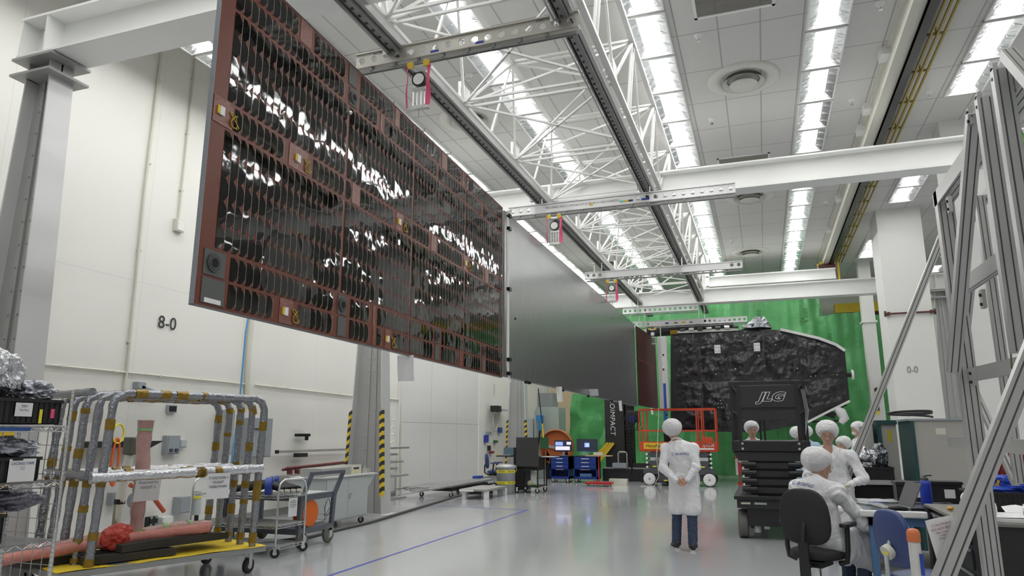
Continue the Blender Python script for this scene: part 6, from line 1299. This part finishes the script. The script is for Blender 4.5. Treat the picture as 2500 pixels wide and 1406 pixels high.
# ---------------------------------------------------------------- people: smooth bodies grown from blended solids
class SDF:
    def __init__(s, lo, hi, res):
        s.lo = np.array(lo, float); s.res = res; s.n = np.ceil((np.array(hi)-s.lo)/res).astype(int)+1
        s.D = np.full(s.n, .08, np.float32)
    def _sl(s, mn, mx, m):
        a = np.clip(np.floor((np.array(mn)-m-s.lo)/s.res).astype(int), 0, s.n); b = np.clip(np.ceil((np.array(mx)+m-s.lo)/s.res).astype(int)+1, 0, s.n)
        if (b <= a).any(): return None
        g = np.meshgrid(*[s.lo[i]+s.res*np.arange(a[i], b[i]) for i in range(3)], indexing='ij')
        return tuple(slice(a[i], b[i]) for i in range(3)), np.stack(g, -1).astype(np.float32)
    def _put(s, sl, d, k, sub=False):
        a = s.D[sl]
        if sub:
            d = -d; h = np.maximum(k-np.abs(a-d), 0)/k; s.D[sl] = np.maximum(a, d)+h*h*k*.25
        else:
            h = np.maximum(k-np.abs(a-d), 0)/k; s.D[sl] = np.minimum(a, d)-h*h*k*.25
    def cap(s, a, b, ra, rb=None, k=.02, flat=None, sub=False):
        """round cone; flat=(direction, factor) squeezes the section along a direction"""
        rb = ra if rb is None else rb; a = np.array(a, float); b = np.array(b, float); R_ = max(ra, rb)
        q = s._sl(np.minimum(a, b)-R_, np.maximum(a, b)+R_, .05)
        if q is None: return s
        sl, p = q; ab = b-a; L = max(float(ab@ab), 1e-9); t = np.clip(((p-a)@ab)/L, 0, 1); d = p-(a+t[..., None]*ab)
        if flat is not None:
            n = np.array(flat[0], float); n /= np.linalg.norm(n); dn = d@n; d = d+(dn*(1/flat[1]-1))[..., None]*n
        s._put(sl, (np.linalg.norm(d, axis=-1)-(ra+(rb-ra)*t)).astype(np.float32), k, sub); return s
    def ell(s, c, r, M=None, k=.02, sub=False):
        c = np.array(c, float); r = np.array(r, float); q = s._sl(c-r.max(), c+r.max(), .05)
        if q is None: return s
        sl, p = q; d = p-c
        if M is not None: d = d@np.array(M)
        e = np.linalg.norm(d/r, axis=-1); s._put(sl, ((e-1)*r.min()*np.where(e < 1, 1, 1)).astype(np.float32), k, sub); return s
    def cut(s, n, d):      # keep the side where n.p > d
        ax = [s.lo[i]+s.res*np.arange(s.n[i]) for i in range(3)]
        P3 = n[0]*ax[0][:, None, None]+n[1]*ax[1][None, :, None]+n[2]*ax[2][None, None, :]
        s.D = np.maximum(s.D, (d-P3).astype(np.float32)); return s
    def wrinkle(s, amp, fr, seed=0, dirs=None, zr=None):
        rg = np.random.RandomState(seed); ax = [s.lo[i]+s.res*np.arange(s.n[i]) for i in range(3)]
        X, Y, Z = ax[0][:, None, None], ax[1][None, :, None], ax[2][None, None, :]; w = 0
        wob = .03*np.sin(X*9+seed)*np.sin(Z*7+1)+.03*np.sin(Y*8+Z*5+2)
        for k in range(5):
            v = rg.normal(size=3) if dirs is None else np.array(dirs[k % len(dirs)])+rg.normal(size=3)*.3
            v = v/np.linalg.norm(v)*fr*(1+k*.45); w = w+(1-2*np.abs(np.sin((v[0]*X+v[1]*Y+v[2]*Z)+fr*wob*6+rg.uniform(0, 6))))/(1+k*.6)
        s.D = s.D-(amp*w).astype(np.float32); return s
    def mesh(s, name, mat):
        D = s.D; S = D < 0; res = s.res
        c = [S[i:D.shape[0]-1+i, j:D.shape[1]-1+j, k:D.shape[2]-1+k] for i in (0, 1) for j in (0, 1) for k in (0, 1)]
        cnt = sum(x.astype(np.int8) for x in c); act = (cnt > 0) & (cnt < 8); idx = np.argwhere(act); ids = -np.ones(act.shape, np.int64); ids[act] = np.arange(len(idx))
        acc = np.zeros((len(idx), 3)); w = np.zeros(len(idx)); off = [(i, j, k) for i in (0, 1) for j in (0, 1) for k in (0, 1)]
        for a in off:
            for ax in range(3):
                if a[ax]: continue
                b = list(a); b[ax] = 1
                da = D[idx[:, 0]+a[0], idx[:, 1]+a[1], idx[:, 2]+a[2]]; db = D[idx[:, 0]+b[0], idx[:, 1]+b[1], idx[:, 2]+b[2]]
                m = (da < 0) != (db < 0); t = np.where(m, da/np.where(m, da-db, 1), 0); p = np.tile(np.array(a, float), (len(idx), 1)); p[:, ax] = t
                acc[m] += p[m]; w[m] += 1
        V = s.lo+(idx+acc/w[:, None])*res; F = []
        for ax in range(3):
            o1, o2 = [(1, 2), (2, 0), (0, 1)][ax]
            A = np.take(S, range(S.shape[ax]-1), ax); B = np.take(S, range(1, S.shape[ax]), ax); e = np.argwhere(A != B)
            e = e[(e[:, o1] > 0) & (e[:, o2] > 0) & (e[:, o1] < act.shape[o1]) & (e[:, o2] < act.shape[o2])]
            if not len(e): continue
            def sh(d1, d2): q = e.copy(); q[:, o1] -= d1; q[:, o2] -= d2; return ids[q[:, 0], q[:, 1], q[:, 2]]
            q = np.stack([sh(0, 0), sh(1, 0), sh(1, 1), sh(0, 1)], 1); fl = A[e[:, 0], e[:, 1], e[:, 2]]
            q[~fl] = q[~fl][:, ::-1]; F.append(q)
        F = np.concatenate(F); F = F[(F >= 0).all(1)]
        me = bpy.data.meshes.new(name); me.from_pydata(V.tolist(), [], F.tolist()); me.materials.append(mat)
        me.polygons.foreach_set('use_smooth', [True]*len(me.polygons)); me.update(); return me
def child(t, name, me, label=None):
    o = bpy.data.objects.new(name, me); COL.objects.link(o); o.parent = t
    if label: o['label'] = label
    return o
SKIN = P('skin', (.50, .30, .22), .5, sss=.08, vary=(14, .08)); GLOVE = P('latex glove', (.66, .60, .50), .45)
COATW = P('white clean-room coat', (.78, .78, .80), .75, bump=(8, .9, .045, (1, 1, .55))); COATB = P('pale blue coat', (.42, .58, .72), .75, bump=(8, .9, .045, (1, 1, .55)))
NET = P('white hair net', (.88, .88, .89), .8, alpha=.76, bump=(26, 1, .02)); DEN = P('dark blue jeans', (.035, .055, .10), .8, vary=(20, .3)); SHOE = P('black shoe', (.02, .02, .02), .5)
HAIR = P('dark grey hair', (.06, .055, .05), .6); SOLE = P('pale sole', (.6, .6, .6), .6); LOGO = P('navy logo print', (.015, .03, .28), .5)
def V3(*a): return np.array(a, float)
def nrm(v): return v/np.linalg.norm(v)
def hand(s, wrist, d, pn, side, curl=.5, k=.006, sc=1.0, spread=.0):
    """d along the fingers, pn palm normal (fingers curl towards it), side = towards the thumb"""
    d, pn, side = nrm(V3(*d)), nrm(V3(*pn)), nrm(V3(*side)); w = V3(*wrist)
    s.cap(w, w+d*.03*sc, .022*sc, .024*sc, .012, (pn, .7))
    for i, (o, L) in enumerate(((.026, .070), (.009, .078), (-.009, .072), (-.025, .056))):
        kn = w+d*(.082-.006*abs(i-1))*sc+side*o*sc; s.cap(w+d*.015*sc+side*o*.6*sc, kn, .0145*sc, .0115*sc, .012)
        a = kn; ang = curl*.9+.07*i
        for q, (l, r) in enumerate(((.45, .0093), (.32, .0085), (.25, .0075))):
            dv = d*math.cos(ang)+pn*math.sin(ang); b = a+dv*L*l*1.05*sc; s.cap(a, b, r*1.06*sc, r*sc, .004); a = b; ang += curl*(1.1 if q == 0 else .8)
    a = w+d*.018*sc+side*.018*sc; b = a+(side*.75+d*.7+pn*.35)*.034*sc; c_ = b+(side*.15+d*.85+pn*.5)*.030*sc; e = c_+(d*.8+pn*.65-side*.15)*.024*sc
    s.cap(a, b, .0145*sc, .0115*sc, .010); s.cap(b, c_, .0105*sc, .0095*sc, .004); s.cap(c_, e, .0095*sc, .008*sc, .004)
def head(s, c, f, u):
    f = nrm(V3(*f)); u = V3(*u); r = nrm(np.cross(f, u)); u = np.cross(r, f); M = np.stack([r, f, u], 1); q = lambda x, y, z: V3(*c)+r*x+f*y+u*z
    s.ell(q(0, -.012, .028), (.076, .096, .098), M); s.cap(q(0, .040, -.015), q(0, .052, -.088), .056, .036, .03)
    s.cap(q(-.03, .076, .026), q(.03, .076, .026), .013, None, .02); s.cap(q(0, .086, .008), q(0, .112, -.030), .008, .0135, .012); s.ell(q(-.011, .098, -.036), (.010,)*3, None, .01); s.ell(q(.011, .098, -.036), (.010,)*3, None, .01)
    s.cap(q(-.018, .083, -.062), q(.018, .083, -.062), .009, None, .008); s.cap(q(-.014, .082, -.070), q(.014, .082, -.070), .008, None, .008); s.ell(q(0, .074, -.095), (.024, .020, .018), M)
    for x in (-1, 1): s.ell(q(x*.040, .062, -.030), (.024, .022, .026), M, .025); s.ell(q(x*.079, -.005, -.012), (.010, .019, .031), M, .008); s.cap(q(x*.06, -.0, -.05), q(x*.03, .05, -.09), .022, .018, .02)
    for x in (-1, 1): s.ell(q(x*.031, .101, .004), (.016, .014, .011), M, .012, True)
    return q, M
def person(name, lab, loc, J, coat=COATW, res=.0065, cres=.009, legs=True, gloves=True, glasses=False, logo=None, seated=False, hem=.42, seed=1, hands=(.5, .5), beard=False, mask=False, skirt=None, lapel=False):
    """J: joints in metres relative to loc, world axes"""
    t = thing(name, lab, 'person', loc); J = {k: V3(*v) for k, v in J.items()}
    pts = np.array([J[k] for k in J if k not in ('f', 'u', 'hdL', 'hdR', 'pnL', 'pnR', 'sdL', 'sdR', 'bk')]); lo = pts.min(0)-.26; hi = pts.max(0)+.24; lo[2] = max(lo[2], -.02)
    side = nrm(J['shR']-J['shL']); bk = nrm(np.cross(side, J['ch']-J['pe']))
    # body: head, neck, trunk, limbs and hands in one surface
    s = SDF(lo, hi, res); q, M = head(s, J['hc'], J['f'], J['u'])
    s.cap(J['nk']-V3(0, 0, .02), J['hc']-J['u']*.07-J['f']*.015, .058, .052, .03)
    s.cap(J['ch'], J['pe'], .11, .12, .04, (bk, .7)); s.cap(J['ch'], J['nk'], .09, .05, .04)
    for x in 'LR':
        s.cap(J['ch'], J['sh'+x], .08, .045, .03); s.cap(J['sh'+x], J['el'+x], .045, .034, .02); s.cap(J['el'+x], J['wr'+x], .034, .024, .02)
        hand(s, J['wr'+x], J['hd'+x], J['pn'+x], J['sd'+x], hands[0 if x == 'L' else 1])
        s.cap(J['pe'], J['hi'+x], .09, .075, .03); s.cap(J['hi'+x], J['kn'+x], .07, .048, .03); s.cap(J['kn'+x], J['an'+x], .048, .034, .02); s.cap(J['an'+x]-V3(0, 0, .03), J['to'+x]+V3(0, 0, .0), .034, .022, .02)
    me = s.mesh('body', SKIN); b = child(t, 'body', me)
    if gloves:
        me.materials.append(GLOVE)
        for p in me.polygons:
            c_ = np.array(p.center)
            if min(np.linalg.norm(c_-J['wrL']-nrm(J['hdL'])*.06), np.linalg.norm(c_-J['wrR']-nrm(J['hdR'])*.06)) < .115: p.material_index = 1
    # eyes, hair, net
    ey = MB()
    for x in (-1, 1): child_m = MB().sphere(q(x*.031, .0795, .002), .0115, 12); o = part(t, 'eye', child_m, P('eye white', (.5, .47, .43), .3)); MB().sphere(q(x*.031, .0865, -.001), .0058, 8).build('iris', P('iris', (.03, .02, .015), .2), o); part(t, 'eyelid', MB().sphere(q(x*.031, .0800, .0075), .0128, 12).sphere(q(x*.031, .0780, -.0075), .0110, 12), SKIN)
    for x in (-1, 1): part(t, 'eyebrow', MB().tube([q(x*.016, .090, .027), q(x*.032, .088, .034), q(x*.048, .077, .028)], .0038, 6), HAIR)
    hs = SDF(np.array(J['hc'])-.2, np.array(J['hc'])+.2, .008); hs.ell(q(0, -.022, .036), (.083, .098, .100), M); f = J['f']; hs.cut(-nrm(f*.75-J['u']*.55), -float(nrm(f*.75-J['u']*.55)@q(0, .055, .055))); child(t, 'hair', hs.mesh('hair', HAIR))
    ns = SDF(np.array(J['hc'])-.24, np.array(J['hc'])+.24, .0065 if res < .01 else .01)
    ns.ell(q(0, -.040, .068), (.136, .146, .108), M, .03); ns.ell(q(0, -.058, .010), (.124, .118, .095), M, .06)
    cutn = nrm(nrm(f)*.80-nrm(J['u'])*.60); ns.wrinkle(.0014, 26, seed+3).wrinkle(.0009, 70, seed+8); ns.cut(-cutn, -float(cutn@q(0, .070, .052))); me2 = ns.mesh('hair_net', NET); no = child(t, 'hair_net', me2)
    r_ = nrm(np.cross(J['f'], J['u'])); el = [q(.090*math.cos(a), -.005+.088*math.sin(a)*.85+.01, .035+.055*math.sin(a)) for a in [i*2*math.pi/30 for i in range(31)]]
    MB().tube(el, .006, 6, .15).build('net_elastic', P('net elastic', (.8, .8, .8), .8), no)
    if glasses:
        g = part(t, 'eyeglasses', MB().bar(q(-.010, .112, .006), q(.010, .112, .006), .003), P('glasses wire', (.18, .16, .14), .3, .6))
        for x in (-1, 1): MB().tube([q(x*.034+.022*math.cos(a), .108-.004*abs(math.cos(a)), .001+.016*math.sin(a)) for a in [i*.35 for i in range(19)]], .0016, 5).build('lens_rim', P('glasses wire', (.18, .16, .14), .3, .6), g); MB().tube([q(x*.056, .104, .006), q(x*.078, .05, .004), q(x*.082, -.01, .0)], .0018, 5).build('temple', P('glasses wire', (.18, .16, .14), .3, .6), g)
    if beard:
        bs = SDF(np.array(J['hc'])-.16, np.array(J['hc'])+.16, .007); bs.ell(q(0, .058, -.058 if mask else -.080), (.060, .064, .052), M, .02); (None if mask else bs.ell(q(0, .06, -.02), (.05, .08, .035), M, .02, True)); child(t, 'mask' if mask else 'beard', bs.mesh('beard', NET if mask else HAIR))
    # coat
    c = SDF(lo, hi, cres)
    c.cap(J['nk']-V3(0, 0, .035), J['ch'], .085, .165, .06, (bk, .70)); c.cap(J['ch'], J['pe'], .185, .185, .06, (bk, .66))
    sk = skirt
    for x in 'LR':
        c.cap(J['nk']-V3(0, 0, .05), J['sh'+x], .075, .073, .05); c.cap(J['ch'], J['sh'+x]-V3(0, 0, .03), .12, .075, .05)
        c.cap(J['sh'+x], J['el'+x], .076, .066, .035); c.cap(J['el'+x], J['wr'+x], .066, .045, .03)
        if not seated: c.cap(J['hi'+x]+V3(0, 0, .06), V3(*(J['kn'+x]*.86+J['hi'+x]*.14)), .12, .135, .07)
        else: c.cap(J['hi'+x]+V3(0, 0, .02), J['kn'+x], .115, .10, .06)
    for (a_, b__, ra, rb) in (sk or ()): c.cap(a_, b__, ra, rb, .06)
    c.wrinkle(.0052, 12, seed, dirs=[(1, .3, .25), (.4, 1, .3), (1, 1, .1), (.6, -.3, .8)]).wrinkle(.0018, 34, seed+1)
    if not seated: c.cut((0, 0, 1), hem)
    # open neck
    c.ell(J['nk']+J['f']*.062+V3(0, 0, .02), (.055, .062, .10), None, .02, True)
    ce = c.mesh('coat', coat); co = child(t, 'coat', ce)
    if not lapel: part(t, 'collar', MB().tube([J['nk']+V3(*(nrm(J['f'])*.070*math.sin(a)+side*.075*math.cos(a)))+V3(0, 0, .022-.03*math.sin(a)) for a in [i*2*math.pi/22 for i in range(23)]], .010, 8, .05), coat)
    for x in 'LR':
        d_ = nrm(J['wr'+x]-J['el'+x]); part(t, 'cuff', MB().cyl(J['wr'+x]-d_*.075, J['wr'+x]-d_*.005, .042, .036, n=16), P('knit cuff', (.62, .64, .62), .85) if coat is COATW else coat)
    if legs:
        for x in 'LR':
            tr = SDF(lo, hi, .009); tr.cap(J['hi'+x], J['kn'+x], .092, .072, .03); tr.cap(J['kn'+x], J['an'+x]-V3(0, 0, .03)*(not seated), .074, .066, .03); tr.cap(J['pe'], J['hi'+x], .12, .10, .03); tr.wrinkle(.003, 30, seed+5)
            if not seated: tr.cut((0, 0, 1), .045).cut((0, 0, -1), -(hem+.12))
            child(t, 'trouser_leg', tr.mesh('trouser', DEN))
            sh = SDF(lo, hi, .007); a, b_ = J['an'+x]-V3(0, 0, .035), J['to'+x]; dd = nrm(b_-a); sh.cap(a-dd*.05, b_, .046, .034, .03, (nrm(np.cross(dd, V3(0, 0, 1))), .95)); sh.cap(a-dd*.02, a+V3(0, 0, .05), .042, .040, .03); so = child(t, 'shoe', sh.mesh('shoe', SHOE))
            if not seated: so_ = MB().prism([tuple((V3(*(a-dd*.09))+0)[:2]+nrm(V3(-dd[1], dd[0], 0))[:2]*.0), ] if False else [tuple((a+dd*l)[:2]+V3(-dd[1], dd[0], 0)[:2]*w_) for l, w_ in ((-.085, -.025), (-.06, -.038), (.05, -.040), (.17, -.036), (.215, 0), (.17, .036), (.05, .040), (-.06, .038), (-.085, .025))], .0, .024, 'Z'); so_.build('sole', SOLE, so)
    if lapel:
        from mathutils.bvhtree import BVHTree
        bv = BVHTree.FromPolygons([v.co[:] for v in ce.vertices], [p.vertices[:] for p in ce.polygons]); fd = Vector(nrm(J['f']*V3(1, 1, 0))); rt = fd.cross(Vector((0, 0, 1))); nk = Vector(J['nk'])
        def proj(x, z, o_=.004):
            st = nk+rt*x+Vector((0, 0, z))+fd*.5; h = bv.ray_cast(st, -fd); return (h[0]+fd*o_) if h[0] is not None else None
        for s_ in (-1, 1):
            mb = MB(); g = {}
            for i in range(7):
                for j in range(4):
                    u_, v_ = i/6, j/3; x = s_*(.075*(1-u_)+.006+v_*(.055*math.sin(u_*3.1)+.012*(1-u_))); g[i, j] = proj(x, -.005-.19*u_, .009)
            vs = {k: v for k, v in g.items() if v is not None}; ks = list(vs); ix = {k: n for n, k in enumerate(ks)}
            fs = [tuple(ix[k] for k in ((i, j), (i+1, j), (i+1, j+1), (i, j+1))) for i in range(6) for j in range(3) if all(k in ix for k in ((i, j), (i+1, j), (i+1, j+1), (i, j+1)))]
            if fs: part(t, 'lapel', mb.add([vs[k] for k in ks], fs), coat)
        pts_ = [p_ for p_ in (proj(.012, -.20-.03*k, .002) for k in range(26)) if p_ is not None and (p_-nk).length < 1.2]
        if len(pts_) > 3: part(t, 'front_seam', MB().tube(pts_, .0035, 6), coat)
        for k in range(5):
            p_ = proj(.0, -.22-.13*k, .003)
            if p_ is not None: part(t, 'button', MB().sphere(p_, .007, 8), PAPER)
    if logo:
        from mathutils.bvhtree import BVHTree
        bv = BVHTree.FromPolygons([v.co[:] for v in ce.vertices], [p.vertices[:] for p in ce.polygons])
        org, dirv, size, upv = Vector(logo[0]), Vector(logo[1]).normalized(), logo[2], Vector(logo[3] if len(logo) > 3 else (0, 0, 1))
        rt = dirv.cross(upv).normalized(); up_ = rt.cross(dirv)
        tx = text(t, 0, 'logo_print', 'BOEING', size, (0, 0, 0), (0, 0, 0), LOGO, 0, shear=.35, sx=1.0); ring = MB()
        for k in range(14):
            a0, a1 = R(60+k*18), R(60+(k+1)*18); cx = -size*2.35
            ring.add([(cx+size*.42*math.cos(a), size*.42*math.sin(a)*1.2, 0) for a in (a0, a1)]+[(cx+size*.36*math.cos(a), size*.36*math.sin(a)*1.2, 0) for a in (a1, a0)], [(0, 1, 2, 3)])
        ring.add([(-size*2.75, -size*.30, 0), (-size*1.85, -size*.05, 0), (-size*1.85, .0, 0), (-size*2.65, -size*.2, 0)], [(0, 1, 2, 3)])
        ro = part(t, 'logo_mark', ring, LOGO)
        for o in (tx, ro):
            import bmesh
            bm = bmesh.new(); bm.from_mesh(o.data); bmesh.ops.subdivide_edges(bm, edges=[e for e in bm.edges if e.calc_length() > .012], cuts=2); bm.to_mesh(o.data); bm.free()
            for v in o.data.vertices:
                st = org+rt*(v.co.x)+up_*v.co.y-dirv*.35; h = bv.ray_cast(st, dirv)
                v.co = (h[0]-dirv*.003) if h[0] is not None else (st+dirv*.35)
    return t
# man seen from behind with hands clasped behind his back
person('person', 'person in white lab coat and hair net standing with back turned, hands clasped behind', (-1.17, 10.75, 0), dict(
    hc=(-.10, .0, 1.655), f=(.08, .98, -.12), u=(0, .1, .99), nk=(-.04, -.02, 1.49), ch=(-.01, -.02, 1.34), pe=(.03, .02, .98), shL=(-.215, -.02, 1.405), shR=(.185, -.02, 1.41),
    elL=(-.245, -.12, 1.12), elR=(.215, -.12, 1.14), wrL=(-.06, -.21, .965), wrR=(.10, -.21, .97), hdL=(.85, -.05, -.55), pnL=(.1, -.95, -.1), sdL=(.4, 0, .9), hdR=(-.85, -.05, -.6), pnR=(0, .95, 0), sdR=(-.4, 0, .9),
    hiL=(-.07, .02, .93), hiR=(.12, .02, .93), knL=(-.10, .06, .50), knR=(.12, -.02, .50), anL=(-.12, .0, .11), anR=(.12, -.12, .10), toL=(-.19, .15, .04), toR=(.12, .05, .04)),
    hem=.475, seed=4, logo=((.03, -.20, 1.325), (0, 1, 0), .053), hands=(.55, .5), gloves=False)
# standing man with glasses
person('person', 'person with glasses in white coat and hair net standing and looking down', (.80, 10.35, 0), dict(
    hc=(-.015, -.02, 1.605), f=(-.10, -.93, -.34), u=(0, -.33, .94), nk=(-.02, .0, 1.43), ch=(.0, .02, 1.27), pe=(.04, .05, .93), shL=(.24, .02, 1.33), shR=(-.24, .0, 1.34),
    elL=(.36, -.06, 1.04), elR=(-.30, -.12, 1.07), wrL=(.19, -.26, .985), wrR=(-.18, -.32, .96), hdL=(-.75, -.55, -.30), pnL=(-.1, -.2, -.95), sdL=(-.5, -.4, .2), hdR=(.3, -.9, 0), pnR=(.2, 0, -1), sdR=(.9, 0, .2),
    hiL=(.13, .05, .89), hiR=(-.07, .05, .89), knL=(.14, .03, .47), knR=(-.08, .03, .47), anL=(.14, .06, .10), anR=(-.08, .06, .10), toL=(.17, -.10, .04), toR=(-.12, -.10, .04)),
    glasses=True, hem=.40, seed=9, hands=(.75, .5), lapel=True)
# seated worker
person('person', 'person in white lab coat and hair net seated on the black chair, seen from behind', (.50, 7.72, 0), dict(
    hc=(.0, .09, 1.30), f=(.88, .38, -.28), u=(.20, .16, .96), nk=(-.06, .04, 1.155), ch=(-.06, .02, 1.03), pe=(-.02, .0, .62), shL=(-.22, .11, 1.085), shR=(.12, -.08, 1.07),
    elL=(-.05, .40, .80), elR=(.32, .04, .79), wrL=(.18, .52, .84), wrR=(.30, .30, .84), hdL=(.9, .3, 0), pnL=(0, 0, -1), sdL=(.3, -.9, 0), hdR=(.1, 1, .05), pnR=(0, 0, -1), sdR=(-1, 0, .1),
    hiL=(-.06, .10, .60), hiR=(.08, -.02, .60), knL=(.22, .50, .56), knR=(.38, .36, .56), anL=(.20, .42, .16), anR=(.30, .20, .14), toL=(.30, .52, .10), toR=(.36, .33, .08)),
    hem=.2, seed=15, seated=True, glasses=True, skirt=((V3(.10, .05, .60), V3(.36, .28, .38), .11, .10), (V3(.2, .2, .6), V3(.42, .36, .50), .12, .12), (V3(.0, -.05, .60), V3(.16, .0, .46), .12, .08)), logo=((-.17, -.10, 1.135), (.15, 1, -.25), .046, (.30, 0, 1)))
def simple(lab, px, py, Y, fdir, coat, seed, topz=1.86, **kw):
    p = at(px, py, Y=Y); sc = p.z/1.86; f = nrm(V3(*fdir)); r_ = nrm(np.cross(f, V3(0, 0, 1))); L = lambda a, b, c: tuple(r_*a+f*b+V3(0, 0, c*sc))
    lean = kw.pop('lean', 0)
    return person('person', lab, (p.x, Y, 0), dict(hc=L(0, .02+lean, 1.69), f=tuple(f*.95+V3(0, 0, -.2)), u=(0, 0, 1), nk=L(0, lean*.8, 1.51), ch=L(0, lean*.6, 1.36), pe=L(0, 0, .98), shL=L(-.2, lean*.6, 1.42), shR=L(.2, lean*.6, 1.42),
        elL=L(-.26, .05+lean, 1.14), elR=L(.26, .05+lean, 1.14), wrL=L(-.16, .28+lean, 1.12), wrR=L(.16, .28+lean, 1.12), hdL=tuple(f+r_*.3), pnL=(0, 0, -1), sdL=tuple(r_), hdR=tuple(f-r_*.3), pnR=(0, 0, -1), sdR=tuple(-r_),
        hiL=L(-.1, 0, .93), hiR=L(.1, 0, .93), knL=L(-.1, .02, .5), knR=L(.1, .02, .5), anL=L(-.1, 0, .10/sc), anR=L(.1, 0, .10/sc), toL=L(-.12, .14, .04/sc), toR=L(.12, .14, .04/sc)), coat=coat, res=.011, cres=.014, seed=seed, hem=.45, **kw)
simple('person in white coat seen through the black lift platform opening', 1834, 1028, 14.7, (.25, -1, 0), COATW, 21)
simple('person in pale blue coat and hair net bending beside the satellite, left of the pair', 1933, 1043, 16.3, (.9, -.4, 0), COATB, 23, lean=.12)
simple('person in pale blue lettered coat seen from behind, right of the pair', 1966, 1040, 17.0, (-.1, 1, 0), COATB, 25, logo=((0, -.2, 1.30), (.0, 1, 0), .07))
simple('person in white coat and face mask standing with arms raised behind the thin brace', 2092, 1029, 17.0, (-.95, -.2, 0), COATW, 27, beard=True, mask=True)
simple('person in white coat stooping in front of the masked person', 2062, 1069, 15.6, (-.7, -.6, 0), COATW, 31, lean=.05)
